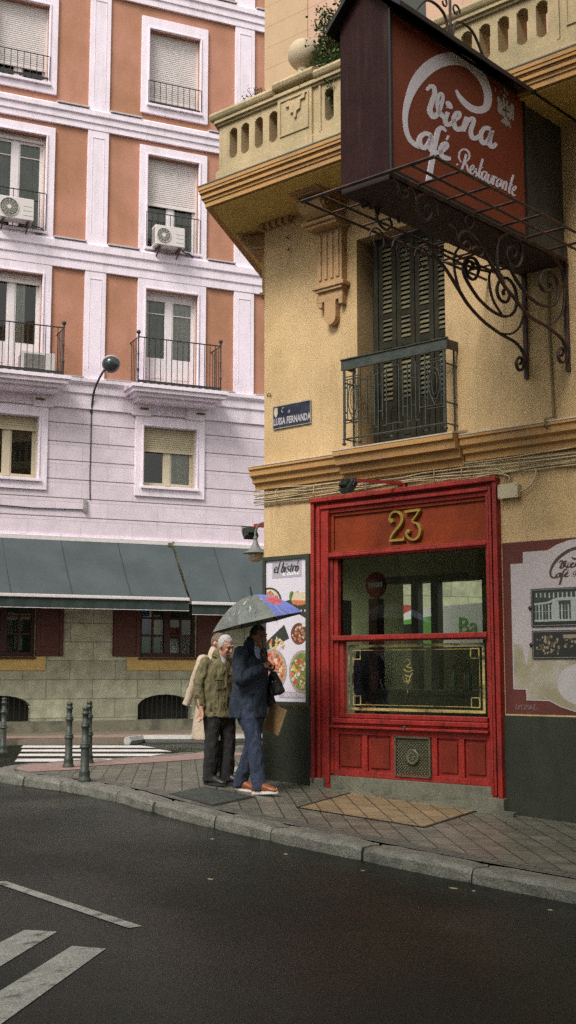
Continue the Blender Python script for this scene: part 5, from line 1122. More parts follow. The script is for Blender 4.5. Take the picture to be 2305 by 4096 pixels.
mb=MB(); mb.ob(s1+.001,s1+.008,GO+.03,OX-.03,zb+.03,ze-.05); face=S.part('red_face',mb,SIGNR)
fs_=lambda o,z,t_:(s1+.008+t_,-o,z)
mb=MB()
for i,f in enumerate(LOGO_A): ribbon(mb,f,fs_,.0,.003+.0006*i)
for c in ((2.055,6.28,.055),): mb.prism([( -(c[0]+c[2]*math.cos(a)),c[1]+c[2]*.62*math.sin(a)) for a in [k*.4 for k in range(16)]],s1+.0081,s1+.0165,'x')
S.part('main_lettering',mb,SIGNW,parent=face)
mb=MB()
for i,f in enumerate(LOGO_B): ribbon(mb,f,fs_,.0,.003+.0004*(i%9))
S.part('small_lettering',mb,SIGNW,parent=face)
mb=MB()
for i,g in enumerate(EAGLE): mb.prism([(-o,z) for o,z in g],s1+.0085,s1+.011,'x')
mb.tube([(s1+.013,-1.098,6.61),(s1+.013,-1.10,6.51)],.010,4,mi=1,sm=False); mb.tube([(s1+.013,-1.15,6.567),(s1+.013,-1.05,6.575)],.010,4,mi=1,sm=False)
S.part('eagle_crest',mb,[EAGW,SIGNR],parent=face)
# horizontal lattice at the foot of the box
mb=MB(); zg=5.362
def bar(a,b,r=.014): mb.tube([a,b],r,4,sm=False)
s_out,s_mid,s_l=4.645,4.415,3.245
OF=2.97
bar((s_l-.02,-OF,zg),(s_out,-OF,zg),.018)
for s in (s_out,s_mid,s1+.02,s0-.02,(s0+s_l)/2,s_l): bar((s,-OF,zg),(s,-.03,zg-.001),.016 if s not in (s1+.02,s0-.02) else .026)
for o in (2.56,2.12,1.69,1.25,.82,.38): bar((s_l,-o,zg+.012),(s0-.02,-o,zg+.012),.012); bar((s1+.02,-o,zg+.012),(s_out,-o,zg+.012),.014)
S.part('lattice_frame',mb,RUST)
mb=MB(); mb.ob(s0+.0,s1-.0,.02,OX,zb-.06,zb-.004); S.part('underside',mb,mat('dark_underside',(.035,.018,.016),.8,.2,5))
# wrought iron brackets with scrolls
def br(name,s,sets,posttop):
    mb=MB()
    for g in sets:
        P=catmull([(a,b) for a,b in g],4)
        main=len(g)>=13
        mb.tube([(s,-o,z) for o,z in P],[.011 if not main else .0145]*len(P),6,flat=1.5)
    mb.box(s-.022,s+.022,-.035,-.003,4.22,posttop)
    return S.part(name,mb,RUST)
br('scroll_bracket',3.69,BR_LEFT+BR_FRONT_L,5.9)
br('scroll_bracket',4.167,BR_RIGHT+BR_FRONT_R,5.5)
# extra scrolls beneath the left lattice edge and stays between the brackets
mb=MB()
for o in (2.1,1.75,1.4):
    pts=[(3.40,-(o+.13*math.cos(a)*(1-a/12)),5.20+.13*math.sin(a)*(1-a/12)) for a in [k*.45 for k in range(20)]]
    mb.tube(pts,.009,6)
for a,b in (((3.69,-1.3,5.14),(4.167,-1.3,5.16)),((3.69,-.66,5.19),(4.167,-.66,5.19)),((3.26,-.9,5.34),(3.69,-.9,5.18))): mb.tube([a,b],.011,6)
S.part('scroll_ornament',mb,RUST)
# wrought iron finial on the sign roof
mb=MB(); c=Vector((mid,-1.6,zr))
for sg in (-1,1):
    mb.tube(catmull([(mid,-1.6-sg*.02,7.12),(mid,-1.6-sg*.10,7.40),(mid,-1.6-sg*.38,7.42),(mid,-1.6-sg*.62,7.16)],6),.014,6)
    mb.tube([(mid,-1.6-sg*(.10+.07*math.cos(a)*(1-a/9)),7.52+.07*math.sin(a)*(1-a/9)) for a in [k*.5 for k in range(14)]],.010,6)
mb.tube([(mid,-1.6,7.1),(mid,-1.6,7.75)],.014,6)
S.part('roof_ornament',mb,RUST)
# ================================================================ far apartment building
A=Thing('apartment_building','tall terracotta and white apartment building with shuttered windows and iron balconies','building',MB_)
WL,WR=(-3.35,-1.715),(.245,1.88)
S0,S1,ZT=-16.0,12.0,19.5
cols=[(-10.53,-8.895),(-6.94,-5.305),WL,WR,(3.835,5.47),(7.425,9.06)]
FLO={ # floor: (outer z0,z1, inner z0,z1)
 'G':(5.10,6.90,5.33,6.68),'1':(7.60,10.06,7.70,9.83),'2':(10.68,13.22,10.80,13.0),'3':(14.0,16.36,14.23,16.07),'4':(17.15,19.3,17.35,19.1)}
holes=[]
for (a,b) in cols:
    for k,(z0,z1,i0,i1) in FLO.items(): holes.append((a+.185,b-.32 if False else b-.20,i0,i1))
GW=[(.43,1.725,1.56,2.75),(-3.16,-1.865,1.56,2.75),(-6.75,-5.45,1.56,2.75)]
AR=[(.405,1.65),(-3.18,-1.91),(-6.8,-5.5)]
mb=MB(); holed_wall(mb,S0,S1,7.55,ZT,[h for h in holes if h[2]>7.5],0,.22); A.part('wall',mb,ORANGE)
mb=MB(); holed_wall(mb,S0,S1,4.05,6.94,[h for h in holes if h[2]<7],0.01,.23); A.part('ashlar_wall',mb,ASHLAR)
mb=MB(); holed_wall(mb,S0,S1,1.29,4.05,GW,0.01,.25)
# band with arched basement openings: build piecewise
def arch_top(a,b,x): 
    c=(a+b)/2; w=(b-a)/2; t=(x-c)/w
    return .50+.26*math.sqrt(max(0,1-t*t*.98))
xs=[S0]
segs=[]
last=S0
for a,b in sorted(AR):
    mb.quad((last,-.01,.22),(a,-.01,.22),(a,-.01,1.29),(last,-.01,1.29)); 
    n=16
    for k in range(n):
        x0=a+(b-a)*k/n;x1=a+(b-a)*(k+1)/n
        mb.quad((x0,-.01,arch_top(a,b,x0)),(x1,-.01,arch_top(a,b,x1)),(x1,-.01,1.29),(x0,-.01,1.29))
        mb.quad((x0,-.01,arch_top(a,b,x0)),(x0,.25,arch_top(a,b,x0)),(x1,.25,arch_top(a,b,x1)),(x1,-.01,arch_top(a,b,x1)))
    mb.quad((a,-.01,.22),(a,.25,.22),(a,.25,.5),(a,-.01,.5)); mb.quad((b,-.01,.22),(b,.25,.22),(b,.25,.5),(b,-.01,.5))
    last=b
mb.quad((last,-.01,.22),(S1,-.01,.22),(S1,-.01,1.29),(last,-.01,1.29))
A.part('lower_wall',mb,ASHLOW)
mb=MB(); mb.ob(S0,S1,-.3,.05,-.3,.225); A.part('base_course',mb,mat('base_course_stone',(.20,.185,.135),.85,.25,3,.3,60,grain=.2,grime=(.06,.06,.05),gamt=.6,gscale=(2,2,2)))
for a,b in AR:
    mb=MB(); mb.ob(a,b,-.26,-.24,.2,.8)
    o_=A.part('basement_window',mb,mat('dark_void',(.012,.012,.01),.8))
    mb=MB()
    for k in range(1,11):
        x=a+(b-a)*k/11; mb.tube([(x,.03,.2),(x,.03,arch_top(a,b,x)+.0)],.009,4,sm=False)
    A.part('bars',mb,IRONB,parent=o_)
JM=mat('joint_dark_ochre',(.16,.13,.09),.9,.2,6)  # dark ochre of the horizontal ashlar joints
mb=MB()
for z in (6.60,6.19,5.78,5.37,4.96,4.55):
    xs_=[S0]
    for (a,b) in cols:
        if z>5.05: xs_+=[a,b]
    xs_.append(S1)
    for p,q in zip(xs_[::2],xs_[1::2]): mb.ob(p,q,.0,.0125,z-.009,z+.009)
A.part('ashlar_joints',mb,JM)
# roof / sides so the block is closed
mb=MB(); mb.box(S0,S1,.25,9,ZT,ZT+.2); mb.quad((S1,0,-.3),(S1,9,-.3),(S1,9,ZT),(S1,0,ZT)); mb.quad((S0,0,-.3),(S0,9,-.3),(S0,9,ZT),(S0,0,ZT)); A.part('side_wall',mb,WHITE)
# pilasters and bands
PIL=[(-8.155,-7.675),(-4.565,-4.085),(-.975,-.495),(2.58,3.08),(6.2,6.68)]
for a,b in PIL:
    for z0,z1 in ((7.60,10.06),(10.68,13.34),(13.80,16.63),(17.15,19.5)):
        mb=MB(); mb.ob(a,b,.0,.055,z0,z1); mb.ob(a+.10,b-.10,.057,.066,z1-.18,z1-.155)
        mb.ob(a+.10,a+.112,.057,.063,z0+.25,z1-.18); mb.ob(b-.112,b-.10,.057,.063,z0+.25,z1-.18)
        A.part('pilaster',mb,WHITE,bevel=.008)
for z0,z1 in ((10.06,10.68),(13.34,13.80),(16.63,17.15)):
    mb=MB(); h=z1-z0
    mb.profile([(0,z0),(.07,z0),(.07,z0+h*.30),(.10,z0+h*.33),(.10,z0+h*.62),(.14,z0+h*.68),(.14,z0+h*.93),(.10,z1),(0,z1+.02)],S0,S1)
    A.part('band',mb,WHITE,bevel=.006)
# first floor band over the ashlar, with deep cornice
mb=MB(); mb.profile([(.0,6.94),(.05,6.94),(.05,7.25),(.09,7.28),(.09,7.44),(.16,7.52),(.16,7.60),(.0,7.64)],S0,S1); A.part('band',mb,WHITE,bevel=.006)
# small sills under the orange fields
for z in (7.60,10.68,13.80,17.15):
    for a,b in ((-1.715,-.975),(-.495,.245),(1.88,2.58),(3.08,3.835),(-4.085,-3.35)):
        mb=MB(); mb.ob(a+.0,b-.0,.0,.165,z+.005,z+.035); A.part('ledge',mb,mat('grey_ledge',(.50,.45,.47),.8,.1,5))
SHUT=mat('roller_shutter',(.66,.60,.60),.6,.05,5,grain=.05); SHUTY=mat('roller_shutter_cream',(.50,.43,.30),.6,.06,5,grain=.06)
FRW=mat('window_frame_white',(.68,.62,.64),.5,.06,5); FRY=mat('window_frame_cream',(.52,.45,.33),.5,.06,5)
CUR=mat('curtain_grey',(.30,.31,.28),.9,.35,4,.3,12); CURW=mat('curtain_white',(.75,.70,.70),.9,.15,8,.3,20); ROOM=mat('dark_room',(.035,.038,.03),.9,.3,3)
WG=glass('window_glass',(.75,.8,.74),1.0,1.6)
def window(a,b,key,drop,door=False,cream=False,curtain=None,transom=False):
    """drop: z of the lower edge of the roller shutter"""
    z0,z1,i0,i1=FLO[key]; ia,ib=a+.185,b-.20; fm=FRY if cream else FRW; sm=SHUTY if cream else SHUT
    mb=MB(); w=.0
    # moulded surround
    for q in ((a,ia,z0,z1),(ib,b,z0,z1),(ia,ib,i1,z1),(ia,ib,z0,i0)): mb.ob(q[0],q[1],0,.06,q[2],q[3])
    e=.035
    for q in ((ia-e,ia,i0-e,i1+e),(ib,ib+e,i0-e,i1+e),(ia,ib,i1,i1+e)): mb.ob(q[0],q[1],.061,.085,q[2],q[3])
    mb.ob(ia-.06,ib+.06,.061,.12,i0-.06,i0)
    win=A.part('window',mb,WHITE,bevel=.006)
    # frame set back
    mb=MB(); y0,y1=-.20,-.15; f=.055
    for q in ((ia,ia+f,i0,i1),(ib-f,ib,i0,i1),(ia+f,ib-f,i0,i0+f),(ia+f,ib-f,i1-.16,i1)): mb.ob(q[0],q[1],y0,y1,q[2],q[3])
    c=(ia+ib)/2; mb.ob(c-.065,c+.065,y0,y1+.01,i0+f,i1-.16)
    for q0,q1 in ((ia+f,c-.065),(c+.065,ib-f)):
        g=.035; top=i1-.16
        if door:
            mb.ob(q0,q1,y0+.005,y1-.005,i0+f,i0+.55); mb.ob(q0+.06,q1-.06,y1-.004,y1+.003,i0+f+.08,i0+.47)
            lo=i0+.55
        else: lo=i0+f
        for u in ((q0,q0+g,lo,top),(q1-g,q1,lo,top),(q0+g,q1-g,lo,lo+g+.02),(q0+g,q1-g,top-g,top)): mb.ob(u[0],u[1],y0+.003,y1-.008,u[2],u[3])
        if transom: mb.ob(q0+g,q1-g,y0+.003,y1-.012,i1-.50,i1-.485)
    A.part('frame',mb,fm,parent=win)
    mb=MB(); mb.quad((ia+f,.185,i0+f),(ib-f,.185,i0+f),(ib-f,.185,i1-.1),(ia+f,.185,i1-.1)); A.part('pane',mb,WG,parent=win)
    mb=MB(); mb.box(ia-.1,ib+.1,.75,.76,i0-.1,i1+.1); mb.quad((ia-.1,.23,i0-.1),(ia-.1,.75,i0-.1),(ia-.1,.75,i1+.1),(ia-.1,.23,i1+.1)); A.part('room',mb,ROOM,parent=win)
    if curtain:
        mb=MB()
        for (p,q,m_) in curtain:
            n=int((q-p)/.03); 
            P=[(p+(q-p)*k/n, .235+.02*math.sin(k*1.9)+.008*math.sin(k*.7)) for k in range(n+1)]
            for k in range(n): mb.add([(P[k][0],P[k][1],i0),(P[k+1][0],P[k+1][1],i0),(P[k+1][0],P[k+1][1],i1-.1),(P[k][0],P[k][1],i1-.1)],[(0,1,2,3)],m_,True)
        A.part('curtain',mb,[CUR,CURW],parent=win)
    if drop is not None and drop<i1-.02:
        mb=MB(); z=drop
        mb.ob(ia+.01,ib-.01,-.14,-.10,z,z+.05); z+=.05
        while z<i1-.01:
            z2=min(z+.048,i1); mb.add([(ia+.01,.135,z),(ib-.01,.135,z),(ib-.01,.120,z+.01),(ia+.01,.120,z+.01),(ib-.01,.120,z2-.012),(ia+.01,.120,z2-.012),(ib-.01,.135,z2),(ia+.01,.135,z2)],[(0,1,2,3),(3,2,4,5),(5,4,6,7)]); z=z2
        for q in (ia,ib-.03): mb.ob(q,q+.03,-.145,-.09,i0,i1)
        A.part('roller_shutter',mb,sm,parent=win)
    return win
L,Rr=WL,WR
def cr(col,segs): 
    a,b=col[0]+.185,col[1]-.2; return [(a+(b-a)*p,a+(b-a)*q,m_) for p,q,m_ in segs]
window(*Rr,'3',14.40); window(*Rr,'2',11.86,curtain=cr(Rr,[(.05,.95,0)])); window(*Rr,'1',9.80,door=True,transom=True,curtain=cr(Rr,[(.02,.14,1),(.60,.95,1),(.16,.45,0)]))
window(*Rr,'G',6.13,cream=True,curtain=cr(Rr,[(.55,.95,1)]))
window(*L,'3',14.56); window(*L,'2',12.86,transom=True,curtain=cr(L,[(.05,.95,0)])); window(*L,'1',9.62,door=True,curtain=cr(L,[(.55,.75,1)])); window(*L,'G',6.38,cream=True)
for c_ in (cols[0],cols[1],cols[4],cols[5]):
    for k in FLO:
        dr={'G':6.2,'1':8.9,'2':11.9,'3':14.6,'4':17.9}[k]; window(*c_,k,dr,door=(k=='1'))
for c_ in (L,Rr): window(*c_,'4',18.2)
# window guards (floors 2 and 3)
def guard(a,b,zb,zt):
    mb=MB(); y=-.075; a+=.165;b-=.175
    mb.tube([(a,y,zt),(b,y,zt)],.012,6)
    n=9
    for k in range(n+1):
        x=a+(b-a)*k/n; mb.tube([(x,y,zb),(x,y,zt)],.0085 if 0<k<n else .014,5,sm=False)
    # wavy lower plate
    P=[(a,zb+.07)]+[(b,zb+.07)]
    m_=40; bot=[(b-(b-a)*k/m_, zb-.012+.035*abs(math.sin(k*math.pi/5))) for k in range(m_+1)]
    mb.prism(P+bot,y-.006,y+.006,'y')
    return mb
for nm,c_,zb,zt in (('R3',Rr,14.22,14.79),('R2',Rr,10.74,11.63),('L3',L,14.28,14.85),('L2',L,10.76,11.66)):
    A.part('window_guard',guard(*c_,zb,zt),IRONB)
# balconies of the first floor
def balcony(s0,s1):
    O=.62
    mb=MB()
    mb.prism([(s0-.16,0),(s1+.16,0),(s1+.16,-O-.12),(s0-.16,-O-.12)],7.40,7.475,'z'); mb.prism([(s0-.11,0),(s1+.11,0),(s1+.11,-O-.07),(s0-.11,-O-.07)],7.31,7.40,'z')
    mb.prism([(s0-.03,0),(s1+.03,0),(s1+.03,-O+.02),(s0-.03,-O+.02)],7.24,7.31,'z'); mb.prism([(s0+.06,0),(s1-.06,0),(s1-.06,-O+.14),(s0+.06,-O+.14)],7.16,7.24,'z')
    bal=A.part('balcony',mb,WHITE,bevel=.008)
    mb=MB(); zb,zt=7.50,8.53
    mb.tube([(s0,0,zt),(s0,-O,zt),(s1,-O,zt),(s1,0,zt)],.014,6,sm=False)
    mb.tube([(s0,0,zb+.03),(s0,-O,zb+.03),(s1,-O,zb+.03),(s1,0,zb+.03)],.012,6,sm=False)
    n=15
    for k in range(1,n): x=s0+(s1-s0)*k/n; mb.tube([(x,-O,zb),(x,-O,zt)],.009,5,sm=False)
    for s in (s0,s1):
        for k in range(1,5): mb.tube([(s,-O*k/5,zb),(s,-O*k/5,zt)],.009,5,sm=False)
        mb.lathe([(.02,zb-.02),(.018,zb+.25),(.028,zb+.28),(.028,zb+.31),(.016,zb+.34),(.016,zb+.62),(.026,zb+.65),(.016,zb+.68),(.016,zt+.0),(.024,zt+.03),(.018,zt+.06)],(s,-O,0),10)
        mb.sphere((s,-O,zt+.105),.048,12)
    m_=60
    bot=[(s1-(s1-s0)*k/m_, zb-.02+.05*abs(math.sin(k*math.pi/5))) for k in range(m_+1)]
    mb.prism([(s0,zb+.075),(s1,zb+.075)]+bot,-O-.006,-O+.006,'y')
    A.part('railing',mb,IRONB,parent=bal)
balcony(.10,2.03); balcony(-3.50,-1.56)
# pedestal brackets under the balcony slab flanking the ground window
for a in (.16,1.42,-3.4,-2.05):
    for k in (0,):
        mb=MB(); mb.ob(a,a+.42,.01,.10,6.90,7.16); mb.ob(a+.10,a+.32,.101,.110,7.06,7.09,0); A.part('bracket',mb,WHITE)
for a in (.32,1.66,-2.01): 
    mb=MB(); mb.ob(a,a+.20,.111,.118,7.03,7.075); A.part('vent_slot',mb,mat('slot_ochre',(.12,.10,.03),.8))
# surround of the ground window joined to band
# ground floor windows under the awnings, with wooden shutters
WOOD=mat('brown_shutter_wood',(.085,.022,.013),.6,.2,8,.25,60,grain=.2); WOODD=mat('brown_window_wood',(.048,.014,.010),.6,.2,8)
def gwin(a,b,z0,z1,seed):
    mb=MB(); 
    for q in ((a,a+.07,z0,z1),(b-.07,b,z0,z1),(a+.07,b-.07,z0,z0+.10),(a+.07,b-.07,z1-.08,z1),((a+b)/2-.07,(a+b)/2+.07,z0+.1,z1-.08)): mb.ob(q[0],q[1],-.14,-.06,q[2],q[3])
    for (p,q) in ((a+.07,(a+b)/2-.07),((a+b)/2+.07,b-.07)):
        m_=(p+q)/2; mb.ob(m_-.022,m_+.022,-.13,-.08,z0+.1,z1-.08)
        for z in (z0+.48,z0+.86): mb.ob(p,m_-.022,-.13,-.08,z-.02,z+.02); mb.ob(m_+.022,q,-.13,-.08,z-.02,z+.02)
    w=A.part('window',mb,WOODD,bevel=.004)
    mb=MB(); mb.quad((a,.11,z0),(b,.11,z0),(b,.11,z1),(a,.11,z1)); A.part('pane',mb,WG,parent=w)
    mb=MB(); mb.box(a-.1,b+.1,.5,.51,z0-.1,z1+.1); A.part('room',mb,mat('dim_room_green',(.06,.07,.045),.9,.4,2),parent=w)
    return w
w1=gwin(.43,1.725,1.56,2.75,1); w2=gwin(-3.16,-1.865,1.56,2.75,2); gwin(-6.75,-5.45,1.56,2.75,3)
for a,b in ((-.185,.425),(1.735,2.34),(-1.86,-1.265),(-3.77,-3.17),(-5.44,-4.85)):
    mb=MB(); mb.ob(a,b,.012,.05,1.575,2.78)
    for z in (1.68,2.12,2.60): mb.ob(a+.015,b-.015,.0505,.062,z,z+.09)
    for q in (a+.01,b-.09): mb.ob(q,q+.08,.0635,.070,1.585,2.77)
    A.part('wooden_shutter',mb,WOOD,bevel=.003)
mb=MB()
for k,(x0,x1,z0,z1,mi) in enumerate(((.46,.66,2.10,2.60,0),(.47,.62,2.12,2.3,1),(.70,.95,2.02,2.5,2),(.47,.95,1.65,2.0,3),(1.04,1.45,1.65,1.98,4),(1.3,1.40,1.66,1.74,1),(1.05,1.3,2.1,2.2,5))):
    mb.box(x0,x1,.14+.003*k,.1415+.003*k,z0,z1,mi)
A.part('flyers',mb,[mat('flyer_blue',(.08,.2,.5),.5,.3,9),mat('flyer_sky',(.3,.5,.7),.5),mat('flyer_cream',(.45,.42,.25),.5),mat('flyer_green',(.08,.25,.08),.5,.5,12),mat('flyer_pale',(.42,.5,.5),.5),mat('flyer_red',(.3,.05,.04),.5)],parent=w1)
mb=MB(); text_mb(mb,'BAR',.24,lambda x,y,t_:(1.25-x*.9,.136-t_,1.86+y),0,.002,sx=1.1); A.part('window_reflection',mb,mat('letter_green',(.12,.35,.12),.5),parent=w1)  # mirrored letters drawn in as a reflection on the pane
mb=MB()
for k,(x0,x1,z0,z1,mi) in enumerate(((-2.52,-2.30,2.05,2.5,0),(-2.27,-2.1,1.7,2.0,1),(-2.5,-2.3,1.68,1.95,2),(-2.26,-2.1,2.1,2.45,3))):
    mb.box(x0,x1,.14+.003*k,.1415+.003*k,z0,z1,mi)
A.part('flyers',mb,[mat('flyer_grey',(.16,.2,.17),.5,.3,9),mat('flyer_teal',(.2,.35,.38),.5),mat('flyer_brown',(.12,.09,.06),.5),mat('flyer_grey2',(.2,.22,.18),.5)],parent=w2)
# ochre sills
SILL=mat('ochre_sill',(.55,.37,.13),.85,.12,5,.2,60,grain=.12)
for a,b,c in ((.14,2.34,.40),(-3.9,-1.63,-3.2),(-7.3,-5.2,-6.8)):
    mb=MB(); mb.ob(a,b,.012,.035,1.28,1.50); mb.ob(a,b,.0,.030,1.50,1.565); A.part('sill',mb,SILL,bevel=.004)
mb=MB(); mb.ob(.40,1.75,.01,.075,1.515,1.56); mb.ob(-3.2,-1.85,.01,.075,1.515,1.56); A.part('window_sill',mb,WOODD)
mb=MB(); mb.ob(-16,12,.01,.04,4.12,4.17); A.part('string_ledge',mb,WHITE)
# ---------------------------------------------------------------- awnings
AW=mat('awning_canvas',(.045,.060,.066),.8,.12,1.8,.15,150,grain=.18,col2=(.068,.082,.090),c2amt=.6,c2scale=1.1); AWD=mat('awning_valance',(.020,.032,.030),.8,.2,5,.1,90,grain=.15); AWB=mat('awning_bar_white',(.62,.57,.58),.4,.1,9)
def awning(label,s0,s1,zt,zf,dx):
    t=Thing('awning',label,'awning',MB_,((s0+s1)/2,0,zt)); O=1.2
    mb=MB(); n=12; m_=24
    vs=[]
    for j in range(m_+1):
        for i in range(n+1):
            f=i/n; x=s0+(s1-s0)*j/m_; sag=.045*math.sin(math.pi*f)*(1+.35*math.sin(j*1.3))+.012*noise.noise(Vector((x*1.5,f*2,3)))
            vs.append((x,-(.06+(O-.06)*f),zt+(zf-zt)*f-sag))
    fs=[(j*(n+1)+i,j*(n+1)+i+1,(j+1)*(n+1)+i+1,(j+1)*(n+1)+i) for j in range(m_) for i in range(n)]
    mb.add(vs,fs,0,True); t.part('canopy',mb,AW,fix=False)
    mb=MB(); q=s1-1.25
    while q>s0+.2:
        P=[]
        for i in range(9):
            f=i/8; P.append((q,-(.06+(O-.06)*f),zt+(zf-zt)*f-.045*math.sin(math.pi*f)*.9+.006))
        mb.tube(P,.007,4); q-=1.25
    t.part('canopy_seams',mb,AWD)
    mb=MB(); mb.ob(s0-.01,s1+.01,O-.01,O+.05,zf-.035,zf+.03); t.part('front_bar',mb,AWB,bevel=.01)
    mb=MB(); n=int((s1-s0)/.06)
    P=[(s0+(s1-s0)*k/n,-(O+.01+.012*math.sin(k*.8)+.006*math.sin(k*2.1))) for k in range(n+1)]
    for k in range(n): 
        a,b=P[k],P[k+1]; mb.add([(a[0],a[1],zf-.245),(b[0],b[1],zf-.245),(b[0],-(O+.01),zf-.03),(a[0],-(O+.01),zf-.03)],[(0,1,2,3)],0,True)
    v=t.part('valance',mb,AWD,fix=False)
    mb=MB()
    for k in range(n): a,b=P[k],P[k+1]; mb.tube([(a[0],a[1],zf-.247),(b[0],b[1],zf-.247)],.006,4,cap=False)
    t.part('trim',mb,AWB,parent=v)
    mb=MB()
    for q in (s0+.06,s1-.06): mb.tube([(q,-.05,3.05),(q,-.65,3.0),(q,-O+.02,zf-.02)],.022,6)
    t.part('arms',mb,IRONB)
    mb=MB(); mb.ob(s0,s1,.012,.09,zt-.03,zt+.05); t.part('cassette',mb,AWB)
    mb=MB(); mb.ob(s1-.10,s1-.02,.02,.14,zt-.06,zt+.02); t.part('end_cap',mb,mat('awning_iron_yellow',(.10,.10,.05),.6))
awning('wider slate-blue awning at the left, its valance hanging over the ground floor windows',-7.0,1.115,4.06,2.775,0)
awning('shorter slate-blue awning right of the gap, partly hidden by the ochre corner',1.19,4.6,4.06,2.70,0)
# ---------------------------------------------------------------- air conditioners
ACW=mat('ac_housing',(.62,.57,.57),.5,.06,6); ACD=mat('ac_grille',(.10,.10,.08),.6,.2,30)
def ac(label,s,o,z,w=.70,h=.46,d=.28,fanx=.36,fanr=.175,brackets=True,flip=False,dark=False):
    t=Thing('air_conditioner',label,'air conditioner',MB_,(s,-o,z))
    mb=MB(); mb.ob(s,s+w,o,o+d,z,z+h); t.part('housing',mb,ACW,bevel=.015)
    f=s+w*fanx; zc=z+h*.5; y=-(o+d)
    mb=MB()
    if dark: mb.ob(s+.07,s+w*.68,o+d+.001,o+d+.006,z+.06,z+h-.06)
    else: mb.prism(circ(f,zc,fanr,32),y-.008,y-.001,'y')
    g=t.part('fan_grille',mb,ACD)
    mb=MB()
    if dark:
        for k in range(14): mb.ob(s+.07,s+w*.68,o+d+.007,o+d+.010,z+.07+k*.026,z+.075+k*.026)
    else:
        mb.prism(circ(f,zc,.045,16),y-.016,y-.009,'y')
        for k in range(12):
            a=k*math.pi/6; mb.tube([(f,y-.012,zc),(f+math.cos(a)*fanr,y-.010,zc+math.sin(a)*fanr)],.0035,4)
        for rr in (.06,.09,.12,.15,fanr): mb.tube([(f+math.cos(a)*rr,y-.012,zc+math.sin(a)*rr) for a in [k*math.pi/12 for k in range(25)]],.0025 if rr<fanr else .006,4)
        for zz in (.2,.42,.62): mb.ob(s+w*.70,s+w-.03,o+d+.001,o+d+.003,z+h*zz,z+h*zz+.005,1)
    t.part('grille_wires',mb,[ACW,ACD],parent=g)
    mb=MB()
    for k in range(9): mb.box(s-.006,s-.001,-(o+d-.03),-(o+.03),z+.05+k*.042,z+.065+k*.042)
    t.part('side_louvres',mb,ACD)
    if brackets:
        for q in (s+.10,s+w-.12):
            mb=MB(); mb.box(q,q+.035,-(o+d+.02),-.05,z-.045,z-.003); mb.prism([(-(o+d-.05),z-.046),(-(o+d-.0),z-.046),(-.10,z-.22),(-.06,z-.22)],q+.004,q+.030,'x'); t.part('bracket',mb,RUST)
        mb=MB(); mb.tube(catmull([(s+w-.05,-.3,z+.02),(s+w+.08,-.2,z-.03),(s+w+.22,-.14,z-.02),(s+w+.30,-.1,z-.10),(s+w+.12,-.1,z-.16)],5),.016,6); t.part('hose',mb,IRON)
    return t
ac('air conditioner on rusty brackets at the second-floor window with the shutter half down',.515,.15,10.77,.70,.46,.28,.28,.165)
ac('air conditioner with a big round fan on brackets at the left edge, second floor',-2.99,.15,10.86,.76,.48,.28,.30,.20)
ac('air conditioner standing on the floor of the left first-floor balcony behind the railing',-2.42,.15,7.50,.74,.50,.26,.3,.16,brackets=False,dark=True)
# ---------------------------------------------------------------- street lamp on the facade and wires
t=Thing('street_lamp','round-headed street lamp on a curved arm fixed to the far facade','street lamp',MB_,(-.76,0,6.96))
mb=MB(); mb.tube(catmull([(-.76,-.02,6.90),(-.755,-.06,7.08),(-.74,-.16,7.35),(-.66,-.30,7.62),(-.58,-.48,7.80)],6),.024,8); mb.ob(-.785,-.735,0,.03,6.86,7.0); t.part('arm',mb,IRONB)
Mx=Matrix.Translation((-.50,-.58,7.86))@Matrix.Rotation(R(-52),4,'X')@Matrix.Rotation(R(10),4,'Y')
def tfm(mb): mb.v=[tuple(Mx@Vector(v)) for v in mb.v]; return mb
mb=MB(); mb.lathe([(.012,.155),(.10,.150),(.165,.115),(.195,.05),(.200,0),(.195,-.015)],n=24); t.part('hood',tfm(mb),mat('lamp_hood_grey',(.33,.33,.34),.4,.15,9))
mb=MB(); mb.lathe([(.188,-.016),(.180,-.08),(.135,-.15),(.07,-.185),(.0,-.195)],n=24); t.part('lens',tfm(mb),mat('lamp_lens_dark',(.035,.042,.045),.12,.2,9))
mb=MB(); mb.tube([(-.76,-.022,6.9),(-.757,-.022,6.2),(-.765,-.022,5.5),(-.75,-.022,4.95)],.012,5)
tag(build('lamp_wire',mb,IRONB,None,MB_),'thin black wire running down the ashlar wall from the street lamp','wire')
t=Thing('wall_box','small grey connection box on the ashlar wall below the street lamp wire','junction box',MB_,(-.87,0,4.75))
mb=MB(); mb.ob(-.90,-.83,.01,.07,4.68,4.95); t.part('case',mb,mat('grey_plastic',(.30,.28,.27),.6),bevel=.004)
mb=MB(); mb.ob(-.905,-.825,.071,.08,4.67,4.76); t.part('cover',mb,mat('grey_plastic2',(.22,.2,.19),.6))
mb=MB(); mb.tube([(-.9,-.03,4.72),(-2.0,-.03,4.70),(-4,-.03,4.76),(-8,-.03,4.74)],.013,5)
tag(build('lamp_wire',mb,IRONB,None,MB_),'black wire running horizontally to the left along the ashlar wall above the awning','wire')
